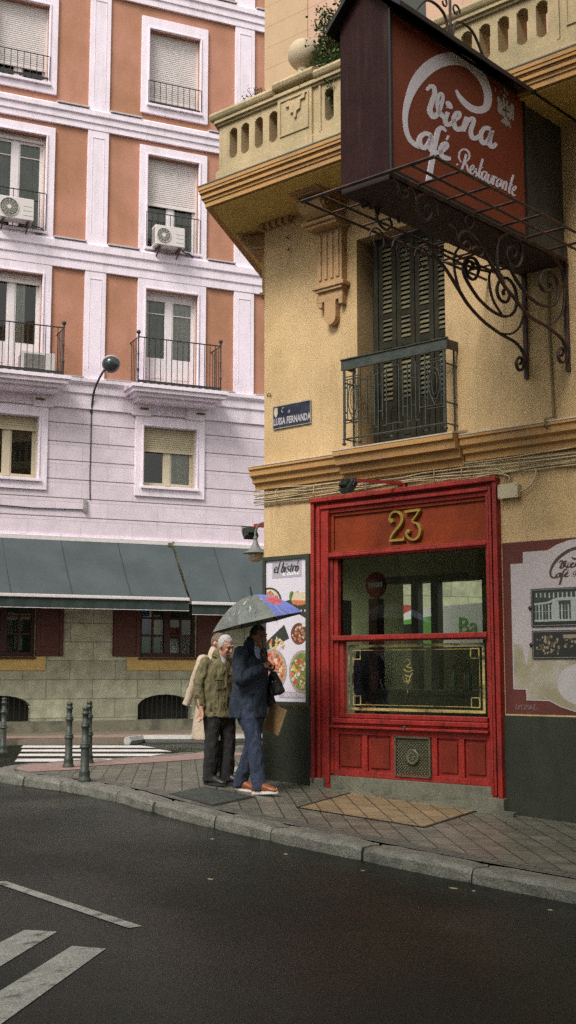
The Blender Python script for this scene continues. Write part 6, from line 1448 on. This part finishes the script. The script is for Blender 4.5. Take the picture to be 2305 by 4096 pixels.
# ================================================================ people
SKIN=mat('skin',(.50,.26,.18),.55,.10,18,.1,120,grain=.08,col2=(.48,.24,.17),c2amt=.5,c2scale=14)
SKIND=mat('tanned_skin',(.25,.115,.065),.55,.10,18,.1,120,grain=.08)
def limb(mb,pts,ref=(1,0,0),n=16,sub=3,f0=False,f1=False):
    """tapered closed limb; pts (x,y,z,ra,rb): ra across, rb along ref"""
    P=catmull(pts,sub); ref=Vector(ref); rings=[]
    for i,p in enumerate(P):
        a=Vector(P[max(i-1,0)][:3]);b=Vector(P[min(i+1,len(P)-1)][:3]); t=(b-a).normalized()
        f=(ref-t*ref.dot(t)); f=f.normalized() if f.length>1e-4 else Vector((0,1,0)); s=t.cross(f)
        rings.append((Vector(p[:3]),s,f,t,p[3],p[4]))
    full=[]
    c,s,f,t,ra,rb=rings[0]; m=min(ra,rb)
    for k in ((.05,.45,.78,.94) if not f0 else ()): full.append((c-t*m*math.sqrt(1-k*k)*.9,s,f,ra*k,rb*k))
    for (c,s,f,t,ra,rb) in rings: full.append((c,s,f,ra,rb))
    for k in ((.94,.78,.45,.05) if not f1 else ()): full.append((c+t*m*math.sqrt(1-k*k)*.9,s,f,ra*k,rb*k))
    vs=[];fs=[]
    for c,s,f,ra,rb in full:
        for k in range(n):
            a=2*math.pi*k/n; vs.append(c+s*math.cos(a)*ra+f*math.sin(a)*rb)
    for i in range(len(full)-1):
        for k in range(n): fs.append((i*n+k,i*n+(k+1)%n,(i+1)*n+(k+1)%n,(i+1)*n+k))
    fs+=[tuple(range(n-1,-1,-1)),tuple(range((len(full)-1)*n,len(full)*n))]
    mb.add(vs,fs,0,True)
def remeshed(mb,vox,smooth=2,folds=0,ff=9,seed=0,aniso=(1,1,.45),zcut=None):
    me=bpy.data.meshes.new('t'); me.from_pydata([tuple(v) for v in mb.v],[],mb.f)
    bm=bmesh.new(); bm.from_mesh(me); bmesh.ops.recalc_face_normals(bm,faces=bm.faces[:]); bm.to_mesh(me); bm.free()
    o=bpy.data.objects.new('t',me); COL.objects.link(o)
    m=o.modifiers.new('r','REMESH'); m.mode='VOXEL'; m.voxel_size=vox
    s=o.modifiers.new('s','SMOOTH'); s.iterations=smooth; s.factor=.5
    dg=bpy.context.evaluated_depsgraph_get(); dg.update(); m2=bpy.data.meshes.new_from_object(o.evaluated_get(dg))
    bpy.data.objects.remove(o); bpy.data.meshes.remove(me)
    if folds:
        no=[v.normal.copy() for v in m2.vertices]
        for v,nn in zip(m2.vertices,no):
            c=v.co; q=Vector((c.x*ff*aniso[0]+seed,c.y*ff*aniso[1],c.z*ff*aniso[2]))
            d=noise.noise(q)*.65+noise.noise(q*2.3)*.35
            d=-abs(d)*2+.35
            v.co+=nn*d*folds
    for p in m2.polygons: p.use_smooth=True
    return m2
def addpart(t,name,me,m,parent=None,label=None):
    me.name=name; me.materials.clear(); me.materials.append(m)
    o=bpy.data.objects.new(name,me); COL.objects.link(o); o.parent=parent or t.e
    if label:o['label']=label
    return o
def xf(mb,M_,start=0):
    for i in range(start,len(mb.v)): mb.v[i]=tuple(M_@Vector(mb.v[i]))
def head(mb,M_,k=1.0):
    n0=len(mb.v)
    mb.sphere((-.008,0,.02),1,20,(.094*k,.074*k,.102*k))
    limb(mb,[(.045,0,-.01,.055,.04),(.052,0,-.055,.050,.036),(.050,0,-.092,.034,.026)],(1,0,0))   # face and jaw
    limb(mb,[(-.02,0,-.03,.05,.055),(-.03,0,-.10,.045,.05)],(1,0,0))
    limb(mb,[(.085,0,.018,.010,.008),(.100,0,-.008,.012,.012),(.108,0,-.030,.016,.012)],(1,0,0),10)  # nose
    limb(mb,[(.078,-.035,.030,.008,.010),(.086,0,.032,.008,.010),(.078,.035,.030,.008,.010)],(0,0,1),10) # brow
    limb(mb,[(.085,-.018,-.060,.006,.007),(.093,0,-.060,.007,.008),(.085,.018,-.060,.006,.007)],(0,0,1),10) # lips
    for s in (-1,1):
        limb(mb,[(-.004,s*.076,.020,.006,.016),(-.002,s*.083,.004,.008,.020),(.004,s*.077,-.022,.006,.012)],(1,0,0),10)
        limb(mb,[(.070,s*.036,-.012,.018,.014),(.068,s*.038,-.035,.016,.014)],(1,0,0),10)
    xf(mb,M_,n0)
def face_bits(t,M_,brow=(.25,.22,.2)):
    mb=MB()
    for s in (-1,1): mb.sphere((.079,s*.030,.012),.011,8,(1,1,.7))
    xf(mb,M_); o=build('eyes',mb,mat('eye_dark',(.02,.015,.012),.3),t.e)
    mb=MB()
    for s in (-1,1): limb(mb,[(.086,s*.014,.036,.004,.005),(.084,s*.032,.041,.005,.006),(.072,s*.050,.036,.003,.004)],(0,0,1),8)
    xf(mb,M_); build('eyebrows',mb,mat('brow_%.2f'%brow[0],brow,.9),t.e)
def hair(t,M_,col,name='hair',low=-.03,bald=0,seed=1,k=1.07):
    mb=MB(); n0=0
    mb.sphere((-.014,0,.024),1,24,(.094*k,.074*k,.102*k))
    bm_me=bpy.data.meshes.new('t'); bm_me.from_pydata(mb.v,[],mb.f); bm=bmesh.new(); bm.from_mesh(bm_me)
    bmesh.ops.subdivide_edges(bm,edges=bm.edges[:],cuts=2,use_grid_fill=True)
    dele=[]
    for v in bm.verts:
        c=v.co
        front=c.x>.055-.0*c.z and c.z<.085-.3*bald
        side=c.z<.03 and c.x>-.012+.25*(c.z-.0)*0 
        if c.z<low-.02+.0 or (c.x>.03 and c.z<.075) or (c.z<.015 and c.x>-.015) : dele.append(v)
        else:
            nz=noise.noise(c*60+Vector((seed,0,0)))*.006+noise.noise(c*22+Vector((seed,0,0)))*.005
            v.co+=c.normalized()*nz
    bmesh.ops.delete(bm,geom=dele,context='VERTS'); bm.to_mesh(bm_me); bm.free()
    for v in bm_me.vertices: v.co=M_@v.co
    for p in bm_me.polygons:p.use_smooth=True
    o=addpart(t,name,bm_me,mat('hair_%.2f_%d'%(col[0],seed),col,.9,.3,60,.4,300,grain=.3)); sd=o.modifiers.new('th','SOLIDIFY'); sd.thickness=.012; sd.offset=-1
    return o
def hand(mb,M_,curl=.5,side=1):
    """palm along +x, thumb on side*y, fingers curl towards -z"""
    n0=len(mb.v)
    limb(mb,[(.0,0,0,.026,.018),(.04,0,0,.038,.016),(.078,0,-.002,.040,.014)],(0,0,1),12)
    for j,(y,l) in enumerate(((.030,.070),(.010,.080),(-.010,.074),(-.029,.058))):
        p=Vector((.080,y*side,-.002)); a=0; pts=[(p.x-.02,p.y,p.z,.0095,.0095)]
        for seg in (.45,.32,.23):
            a+=curl*(.9+.1*j); p=p+Vector((math.cos(a),0,-math.sin(a)))*l*seg; pts.append((p.x,p.y,p.z,.0092-.001*len(pts),.0092-.001*len(pts)))
        limb(mb,pts,(0,1,0),8,2)
    limb(mb,[(.02,.026*side,-.004,.012,.012),(.048,.050*side,-.014,.011,.011),(.072,.056*side,-.030-.02*curl,.010,.010),(.090,.046*side,-.042-.03*curl,.008,.008)],(0,0,1),8,2)
    xf(mb,M_,n0)
def Mdir(pos,d,up=(0,0,1)):
    x=Vector(d).normalized(); u=Vector(up); y=u.cross(x).normalized(); z=x.cross(y)
    m=Matrix((x,y,z)).transposed().to_4x4(); m.translation=Vector(pos); return m
def shoe(t,pos,ang,m,sole,pitch=0):
    Mx=Matrix.Translation(pos)@Matrix.Rotation(ang,4,'Z')@Matrix.Rotation(pitch,4,'Y')@Matrix.Diagonal((1.1,1.12,1.3,1))
    mb=MB(); limb(mb,[(-.055,0,.050,.034,.040),(0,0,.060,.037,.044),(.07,0,.050,.042,.036),(.14,0,.036,.046,.028),(.19,0,.028,.038,.018)],(0,0,1),14)
    limb(mb,[(-.01,0,.05,.036,.045),(-.01,0,.10,.036,.044)],(1,0,0),14)
    me=remeshed(mb,.008,2); 
    for v in me.vertices:
        v.co.z=max(v.co.z,.012); v.co=Mx@v.co
    s=addpart(t,'shoe',me,m)
    mb=MB(); out=[]
    for k in range(24):
        a=2*math.pi*k/24; x=.07+.150*math.cos(a); w=(.043 if x>.05 else .036)*math.sin(a); out.append((x,w*1.05))
    mb.prism(out,0,.022,'z'); xf(mb,Mx); build('sole',mb,sole,s)
def trousers(t,hip,legs,m,vox=.011,r=(.105,.085,.062,.058),name='trousers',folds=.010,belly=None,seed=2):
    mb=MB()
    hx,hy,hz=hip
    limb(mb,[(hx,hy,hz+.14,.155,.125),(hx,hy,hz+.02,.17,.135),(hx,hy,hz-.08,.165,.125)],(1,0,0),20)
    for (hipj,knee,ank) in legs:
        limb(mb,[(*hipj,r[0],r[0]*1.08),(*[(hipj[i]*.5+knee[i]*.5) for i in range(3)],r[1]*1.05,r[1]*1.08),(*knee,r[1]*.90,r[1]*.92),(*[(knee[i]*.5+ank[i]*.5) for i in range(3)],r[2]*1.12,r[2]*1.2),(*ank,r[3],r[3]*1.12),(ank[0]-.005,ank[1],ank[2]-.055,r[3]*1.03,r[3]*1.2)],(1,0,0),16,f1=True)
    return addpart(t,name,remeshed(mb,vox,2,folds,11,seed),m)
def body_base(mb,hip,legs,chest,neck,headpos):
    limb(mb,[(*hip,.12,.09),(*chest,.13,.09),(*[chest[0]+.0,chest[1],chest[2]+.15],.11,.075)],(1,0,0),14)
    limb(mb,[(*neck,.056,.058),(*headpos,.052,.058)],(1,0,0),14)
    for hipj,knee,ank in legs: limb(mb,[(*hipj,.07,.07),(*knee,.045,.045),(*ank,.032,.032),(ank[0]+.01,ank[1],ank[2]-.04,.028,.02)],(0,1,0),12)
# ---- 1. man with the umbrella
gzp=-.035
P1=Thing('person','man in a navy jacket and jeans with brown shoes, striding and holding up an umbrella','person',MW,(-.40,13.42,gzp),rz=R(-33))
legs=[((.0,-.09,.90),(.115,-.09,.50),(.165,-.09,.10)),((-.0,.09,.90),(-.045,.09,.50),(-.20,.09,.10))]
HM=Matrix.Translation((.095,0,1.66))@Matrix.Rotation(R(6),4,'Y')@Matrix.Rotation(R(-4),4,'Z')
mb=MB(); body_base(mb,(0,0,.95),legs,(.02,0,1.25),(.045,0,1.50),(.075,0,1.60)); head(mb,HM)
R_el=(.04,-.255,1.19); R_wr=(.215,-.10,1.345)
limb(mb,[(.02,-.18,1.47,.05,.05),(*R_el,.038,.038),(*R_wr,.026,.026)],(0,0,1),12)
L_el=(-.02,.26,1.17); L_wr=(.09,.27,.92)
limb(mb,[(.02,.18,1.47,.05,.05),(*L_el,.038,.038),(*L_wr,.026,.026)],(1,0,0),12)
hand(mb,Mdir(R_wr,(.05,.03,.035),(-.5,-.8,.25)),1.15,-1)
hand(mb,Mdir(L_wr,(.15,0,-1),(0,-1,0)),.9,1)
addpart(P1,'body',remeshed(mb,.0065,1),SKIND)
face_bits(P1,HM,(.08,.07,.06)); hair(P1,HM,(.045,.04,.035),low=-.05,seed=3)
NAVY=mat('navy_wool',(.013,.022,.036),.9,.2,20,.5,180,grain=.35,col2=(.028,.040,.075),c2amt=.5,c2scale=5)
mb=MB()
limb(mb,[(-.045,0,.79,.205,.205),(-.045,0,.90,.205,.20),(-.03,0,1.02,.20,.185),(-.01,0,1.15,.20,.175),(.0,0,1.33,.20,.155),(-.005,0,1.44,.18,.125),(.0,0,1.50,.12,.09)],(1,0,0),24,f0=True)
limb(mb,[(.0,-.19,1.49,.075,.08),(.01,-.235,1.36,.072,.078),(*[R_el[0]-.005,R_el[1],R_el[2]+.02],.066,.07)],(1,0,0),14)
limb(mb,[(R_el[0]-.005,R_el[1],R_el[2]+.01,.066,.066),(.13,-.18,1.265,.062,.062),(.195,-.12,1.325,.052,.052)],(0,0,1),14)
limb(mb,[(.0,.19,1.49,.075,.08),(*L_el,.064,.066),(.08,.265,.96,.052,.052)],(1,0,0),14)
limb(mb,[(.045,-.06,1.515,.022,.03),(-.0,-.05,1.55,.022,.03),(-.02,0,1.565,.022,.032),(.0,.05,1.55,.022,.03)],(0,0,1),12)
jk=addpart(P1,'jacket',remeshed(mb,.009,2,.022,10,5),NAVY)
mb=MB(); limb(mb,[(.115,-.035,1.40,.03,.018),(.10,-.035,1.48,.035,.03),(.085,-.02,1.545,.045,.035)],(1,0,0),12); limb(mb,[(.11,-.05,1.46,.022,.012),(.10,-.062,1.53,.024,.014)],(1,0,0),10)
addpart(P1,'shirt',remeshed(mb,.007,1,.004,20),mat('pale_blue_shirt',(.28,.33,.48),.8,.1,12,.2,150,grain=.1))
DEN=mat('dark_denim',(.020,.030,.060),.85,.25,16,.5,220,grain=.35,col2=(.035,.048,.09),c2amt=.6,c2scale=4)
trousers(P1,(-.01,0,.86),legs,DEN,r=(.105,.088,.07,.068),folds=.018)
BRSH=mat('tan_leather_shoe',(.23,.065,.022),.35,.2,18,.2,90); WS_=mat('white_sole',(.62,.58,.56),.6,.1,9); BKSH=mat('black_leather_shoe',(.02,.02,.02),.4,.2,18); BKS=mat('black_sole',(.015,.015,.015),.7)
shoe(P1,(.165,-.09,.0),R(2),BRSH,WS_,R(-4)); shoe(P1,(-.19,.09,.0),R(2),BRSH,WS_,R(3))
# ---- his umbrella
M1=Matrix.Translation((-.40,13.42,gzp))@Matrix.Rotation(R(-33),4,'Z')
grip=M1@Vector((.255,-.075,1.385)); ax=(M1.to_3x3()@Vector((-.14,-.085,.72))).normalized()
U=Thing('umbrella','dark grey wet umbrella with one blue panel carrying a red balloon, held over the men','umbrella',MW,tuple(grip))
e1=(Vector((1,0,0))-ax*ax.x).normalized(); e2=ax.cross(e1)
Mu=Matrix((e1,e2,ax)).transposed().to_4x4()
# umbrella coordinates relative to the grip: z along the shaft
def um(mb): xf(mb,Mu); return mb
apex=.735; RR=.525; drop=.30
mb=MB(); mb.tube([(0,0,-.05),(0,0,apex+.02)],.0075,8); U.part('shaft',um(mb),mat('umbrella_shaft',(.02,.02,.02),.3),local=True)
mb=MB(); mb.tube([(0,0,apex+.0),(0,0,apex+.10)],[.011,.006],8); U.part('ferrule',um(mb),IRONB,local=True)
mb=MB(); mb.tube([(0,0,.06),(0,0,-.06)]+[(.035*(1-math.cos(a)),0,-.06-.035*math.sin(a)) for a in [math.pi*k/8 for k in range(1,10)]],.011,8); U.part('handle',um(mb),mat('umbrella_handle',(.015,.015,.015),.4),local=True)
def canopy_pt(phi,f,segphi):
    # f 0 apex..1 rim; scalloped between ribs
    t=(phi-segphi)/(math.pi/4)      # 0..1 in the panel
    sc=1-.055*math.sin(math.pi*t)*f
    r=RR*f*sc; z=apex-drop*(f**1.9)*(1) - .012*math.sin(math.pi*t)*math.sin(math.pi*f)*0 
    z-= .02*math.sin(math.pi*t)*f*(1-f)*2
    flat=1-(1-math.cos(math.pi/8))*math.sin(math.pi*t)*.6
    return (r*flat*math.cos(phi),r*flat*math.sin(phi),z)
UG=mat('umbrella_cloth_grey',(.115,.130,.120),.42,.3,14,.2,80,grain=.35,col2=(.13,.15,.135),c2amt=.6,c2scale=6); UW=mat('umbrella_splash_white',(.34,.36,.36),.6,.3,30,grain=.3); UB=mat('umbrella_blue',(.16,.20,.55),.5,.12,12,grain=.1); URd=mat('umbrella_red',(.52,.06,.07),.5,.15,18,grain=.15,col2=(.60,.22,.22),c2amt=.6,c2scale=16); UI=mat('umbrella_inside',(.02,.02,.02),.8)
for k in range(8):
    ph0=R(-22.5)+k*math.pi/4-math.pi/4*0
    mb=MB(); n=44; vs=[]
    for i in range(n+1):
        for j in range(n+1): vs.append(canopy_pt(ph0+math.pi/4*j/n,max(i/n,.004),ph0))
    fs=[];mi=[]
    blue=(k==7)
    for i in range(n):
        for j in range(n):
            u_,v_=(j+.5)/n,(i+.5)/n; m_=0
            if blue:
                m_=1
                if ((u_-.60)/.34)**2+((v_-.56)/.165)**2<1: m_=2
                if abs(u_-(.40-.10*math.sin(v_*9)))<.022 and v_>.70: m_=3
            elif k in (5,6):
                q=noise.noise(Vector((u_*7+k*13,v_*7,2)))+.5*noise.noise(Vector((u_*17+k*3,v_*17,5)))
                if q>.30 and .22<v_<.85 and noise.noise(Vector((u_*2.6+k*5,v_*2.6,8)))>.12: m_=3
            mb.add([vs[i*(n+1)+j],vs[i*(n+1)+j+1],vs[(i+1)*(n+1)+j+1],vs[(i+1)*(n+1)+j]],[(0,1,2,3)],m_,True)
    o_=U.part('canopy_panel',um(mb),[UG,UB,URd,UW],local=True)
    bm=bmesh.new(); bm.from_mesh(o_.data); bmesh.ops.remove_doubles(bm,verts=bm.verts,dist=1e-5); bm.to_mesh(o_.data); bm.free()
    if blue: o_['label']='blue panel with red balloon'
for k in range(8):
    ph=R(-22.5)+k*math.pi/4
    mb=MB(); mb.tube([tuple(Vector(canopy_pt(ph,f,ph))-Vector((0,0,.006))) for f in (.02,.2,.4,.6,.8,1.0,1.025)],.0032,5); mb.tube([(0,0,apex-.36),tuple(Vector(canopy_pt(ph,.5,ph))-Vector((0,0,.01)))],.0028,5)
    U.part('rib',um(mb),IRONB,local=True)
# ---- shoulder bag and folder of the first man
Mg=lambda v: tuple(M1@Vector(v))
T=Thing('shoulder_bag','small black bag hanging at the far side of the man in navy','bag',MW,Mg((.20,.17,1.02)),rz=R(-33))
mb=MB(); limb(mb,[(-.03,0,.24,.035,.05),(.0,0,.12,.05,.09),(.015,0,.04,.05,.115)],(1,0,0),14)
addpart(T,'pouch',remeshed(mb,.009,2,.008,14),mat('black_nylon',(.012,.012,.013),.45,.3,20,.3,90))
mb=MB(); mb.tube(catmull([(-.05,.0,.26),(-.10,.0,.38),(-.17,.01,.50),(-.2,.015,.52)],4),.010,6); T.part('strap',mb,IRONB,local=True)
mb=MB(); mb.sphere((.0,-.055,.16),.012,8); mb.sphere((.04,-.05,.17),.008,8); T.part('buckle',mb,mat('nickel',(.5,.5,.5),.3,metal=.8),local=True)
T=Thing('paper_folder','brown cardboard folder carried low at the far side of the man in navy','folder',MW,Mg((.12,.26,.60)),rz=R(-33))
mb=MB(); mb.box(-.10,.10,-.014,.014,0,.30); 
for i,v in enumerate(mb.v): 
    a=R(-22); x,z=v[0],v[2]-.15; mb.v[i]=(x*math.cos(a)-z*math.sin(a)+.02,v[1],x*math.sin(a)+z*math.cos(a)+.17)
T.part('cover',mb,mat('brown_cardboard',(.27,.165,.075),.8,.12,9,.1,60,grain=.1),bevel=.004,local=True)
mb=MB(); mb.box(.085,.103,-.011,.011,.005,.295)
for i,v in enumerate(mb.v): 
    a=R(-22); x,z=v[0],v[2]-.15; mb.v[i]=(x*math.cos(a)-z*math.sin(a)+.02,v[1],x*math.sin(a)+z*math.cos(a)+.17)
T.part('pages',mb,mat('paper_edge',(.50,.36,.22),.8,.1,40),local=True)
# ---- 2. man in the olive-beige jacket, head bowed
g2=-.0
P2=Thing('person','white-haired man in an olive field jacket and black trousers walking with bowed head','person',MW,(-.775,13.97,g2),rz=R(-58))
legs=[((-.01,-.095,.84),(.035,-.105,.46),(-.02,-.105,.10)),((.0,.095,.84),(.03,.10,.46),(.02,.085,.10))]
HM=Matrix.Translation((.115,.015,1.535))@Matrix.Rotation(R(24),4,'Y')@Matrix.Rotation(R(14),4,'Z')
mb=MB(); body_base(mb,(0,0,.9),legs,(.02,0,1.15),(.05,0,1.38),(.085,.0,1.47)); head(mb,HM)
R_el=(-.03,-.255,1.07); R_wr=(.035,-.245,.83); L_el=(.0,.26,1.07); L_wr=(.10,.23,.85)
for s,el,wr in ((-1,R_el,R_wr),(1,L_el,L_wr)):
    limb(mb,[(.0,s*.18,1.35,.05,.05),(*el,.038,.038),(*wr,.026,.026)],(1,0,0),12)
hand(mb,Mdir(R_wr,(.22,.03,-1),(0,1,0)),.45,1); hand(mb,Mdir(L_wr,(.25,-.03,-1),(0,-1,0)),.5,-1)
addpart(P2,'body',remeshed(mb,.0065,1),SKIN)
face_bits(P2,HM,(.45,.42,.4)); hair(P2,HM,(.42,.40,.40),low=-.05,seed=5,k=1.05)
OLV=mat('olive_cotton',(.165,.140,.070),.85,.18,9,.4,160,grain=.2,col2=(.105,.090,.042),c2amt=.8,c2scale=5)
mb=MB()
limb(mb,[(.0,0,.745,.205,.16),(.0,0,.80,.20,.158),(.0,0,.95,.195,.155),(.0,0,1.12,.20,.155),(.01,0,1.27,.195,.14),(.015,0,1.35,.165,.115),(.02,0,1.40,.10,.085)],(1,0,0),24,f0=True)
for s,el,wr in ((-1,R_el,R_wr),(1,L_el,L_wr)):
    limb(mb,[(.0,s*.175,1.35,.072,.075),(-.012,s*.225,1.20,.068,.07),(*el,.060,.062),(wr[0]*.7+el[0]*.3,wr[1],wr[2]*.75+el[2]*.25,.052,.054),(wr[0],wr[1],wr[2]+.02,.047,.049)],(1,0,0),14,f1=True)
jk=addpart(P2,'jacket',remeshed(mb,.009,2,.024,12,9),OLV)
mb=MB()
for s in (-1,1): limb(mb,[(.075,s*.03,1.375,.030,.010),(.05,s*.07,1.42,.034,.012),(-.0,s*.085,1.44,.03,.012)],(0,0,1),10)
addpart(P2,'collar',remeshed(mb,.007,1),OLV,jk)
mb=MB(); mb.box(.12,.160,-.125,-.045,1.15,1.172); mb.box(.12,.157,-.12,-.05,1.05,1.15); build('pocket',mb,OLV,jk,bevel=.008)
mb=MB(); mb.tube([(.15,.0,1.34),(.168,.0,1.25),(.175,.0,1.1),(.17,.0,.95),(.165,.0,.84)],.006,6); build('placket',mb,mat('olive_dark_seam',(.07,.06,.03),.9),jk)
mb=MB(); limb(mb,[(.115,.0,1.29,.03,.012),(.10,.0,1.36,.036,.022),(.085,0,1.43,.05,.04)],(1,0,0),12)
addpart(P2,'shirt',remeshed(mb,.007,1,.003,20),mat('grey_white_shirt',(.45,.46,.50),.8,.1,12,.2,150))
BLK=mat('black_trouser_cloth',(.014,.013,.013),.9,.25,12,.4,160,grain=.3,col2=(.024,.022,.021),c2amt=.5,c2scale=4)
trousers(P2,(0,0,.80),legs,BLK,r=(.10,.088,.078,.076),folds=.018,seed=8)
shoe(P2,(-.02,-.105,.0),R(20),BKSH,BKS); shoe(P2,(.02,.085,.0),R(34),BKSH,BKS)
# ---- 3. person behind, in a long pale raincoat
P3=Thing('person','person in a long cream raincoat mostly hidden behind the man in the olive jacket','person',MW,(-.875,14.50,0),rz=R(-38))
legs=[((-.0,-.09,.84),(.04,-.09,.46),(.10,-.09,.10)),((.0,.09,.84),(.03,.09,.46),(-.12,.09,.10))]
HM=Matrix.Translation((.085,.0,1.575))@Matrix.Rotation(R(14),4,'Y')
mb=MB(); body_base(mb,(0,0,.9),legs,(.02,0,1.15),(.04,0,1.40),(.065,0,1.50)); head(mb,HM)
S_el=(-.10,-.23,1.12); S_wr=(-.20,-.25,.86); R_el=(.02,-.17,1.10); R_wr=(.13,-.05,1.12); L_el=(.02,.25,1.10); L_wr=(.10,.23,.88)
for s,el,wr in ((-1,R_el,R_wr),(1,L_el,L_wr)): limb(mb,[(.0,s*.18,1.38,.05,.05),(*el,.038,.038),(*wr,.026,.026)],(1,0,0),12)
hand(mb,Mdir(R_wr,(.3,.8,.1),(0,0,1)),.5,1); hand(mb,Mdir(L_wr,(.15,.0,-1),(0,-1,0)),.5,-1)
addpart(P3,'body',remeshed(mb,.0065,1),SKIN)
face_bits(P3,HM,(.3,.27,.25)); hair(P3,HM,(.16,.11,.08),low=-.05,seed=7,k=1.04)
RC=mat('cream_raincoat_cloth',(.50,.40,.31),.8,.12,8,.3,150,grain=.12,col2=(.40,.31,.23),c2amt=.6,c2scale=5)
mb=MB()
limb(mb,[(-.05,0,.47,.215,.215),(-.045,0,.60,.21,.205),(-.04,0,.75,.205,.19),(-.02,0,.95,.195,.17),(.0,0,1.18,.195,.155),(.01,0,1.32,.185,.13),(.02,0,1.41,.10,.08)],(1,0,0),24,f0=True)
for s,el,wr in ((-1,S_el,S_wr),(1,L_el,L_wr)):
    limb(mb,[(.0,s*.175,1.38,.075,.078),(*el,.050,.052),(wr[0],wr[1],wr[2]-.0,.044,.046)],(1,0,0),14,f1=True)
addpart(P3,'raincoat',remeshed(mb,.011,2,.016,9,3,(1,1,.25)),RC)
trousers(P3,(0,0,.80),legs,BLK,r=(.095,.08,.065,.062),folds=.01,seed=4)
shoe(P3,(.10,-.09,.0),R(0),BKSH,BKS); shoe(P3,(-.12,.09,.0),R(0),BKSH,BKS)
# unseen houses added behind the photographer: they shade the road and show in the shop window
OPP=Thing('facing_building','plain ochre building added unseen across the street, shading it and reflected in the shop window','building',MF,(16,-12.6,-1))
mb=MB(); mb.box(7.4,45,-24,-12.6,-1.2,21); OPP.part('wall',mb,mat('facing_wall',(.30,.27,.15),.9,.15,1,grain=.1))
mb=MB()
for z in (3.2,6.6,10,13.4):
    for k in range(9): mb.box(6+4*k,7.3+4*k,-12.6,-12.55,z,z+2)
OPP.part('windows',mb,mat('facing_glass',(.03,.035,.03),.2)); 
OP2=Thing('street_end_building','plain olive building closing the street to the left, reflected in the shop window','building',MW,(-26,6,0))
mb=MB(); mb.box(-36,-26,-10,15,-1,16); OP2.part('wall',mb,mat('street_end_wall',(.24,.25,.15),.9,.15,1,grain=.1))
mb=MB()
for z in (.8,4.2,7.6,11): 
    for k in range(6): mb.box(-26,-25.95,-8+4*k,-6.7+4*k,z,z+2)
OP2.part('windows',mb,mat('facing_glass',(.03,.035,.03),.2))
# ================================================================ camera, light
cam=bpy.data.cameras.new('camera'); co=bpy.data.objects.new('camera',cam); COL.objects.link(co)
cam.sensor_fit='VERTICAL'; cam.sensor_height=36; cam.lens=3080/2576*36; cam.clip_end=400; cam.clip_start=.05
co.location=(0,0,1.25); co.rotation_euler=(R(90+7.436),0,0); scene.camera=co
w=bpy.data.worlds.new('World'); scene.world=w; w.use_nodes=True; nt=w.node_tree
bg=nt.nodes['Background']; sky=nt.nodes.new('ShaderNodeTexSky'); sky.sky_type='NISHITA'; sky.sun_disc=False
SUN_EL,SUN_AZ=48,210   # azimuth measured clockwise from +Y
sky.sun_elevation=R(SUN_EL); sky.sun_rotation=R(SUN_AZ); sky.dust_density=4; sky.air_density=1.2; sky.altitude=600
hs=nt.nodes.new('ShaderNodeHueSaturation'); hs.inputs['Saturation'].default_value=.12
nt.links.new(sky.outputs[0],hs.inputs['Color']); tn=nt.nodes.new('ShaderNodeMixRGB'); tn.blend_type='MULTIPLY'; tn.inputs['Fac'].default_value=1; tn.inputs['Color2'].default_value=(1,1,.93,1)
nt.links.new(hs.outputs[0],tn.inputs['Color1']); nt.links.new(tn.outputs[0],bg.inputs['Color'])
bg.inputs['Strength'].default_value=.13
sl=bpy.data.lights.new('sun','SUN'); sl.energy=1.5; sl.angle=R(20); sl.color=(1,.95,.86)
so=bpy.data.objects.new('sun',sl); COL.objects.link(so)
d=Vector((math.sin(R(SUN_AZ))*math.cos(R(SUN_EL)),math.cos(R(SUN_AZ))*math.cos(R(SUN_EL)),math.sin(R(SUN_EL))))
so.rotation_euler=d.to_track_quat('Z','Y').to_euler()
scene.view_settings.view_transform='Standard'; scene.view_settings.look='None'; scene.view_settings.exposure=.88; scene.view_settings.gamma=1
scene.cycles.use_denoising=False
scene.cycles.max_bounces=8; scene.cycles.transparent_max_bounces=12; scene.cycles.sample_clamp_indirect=4
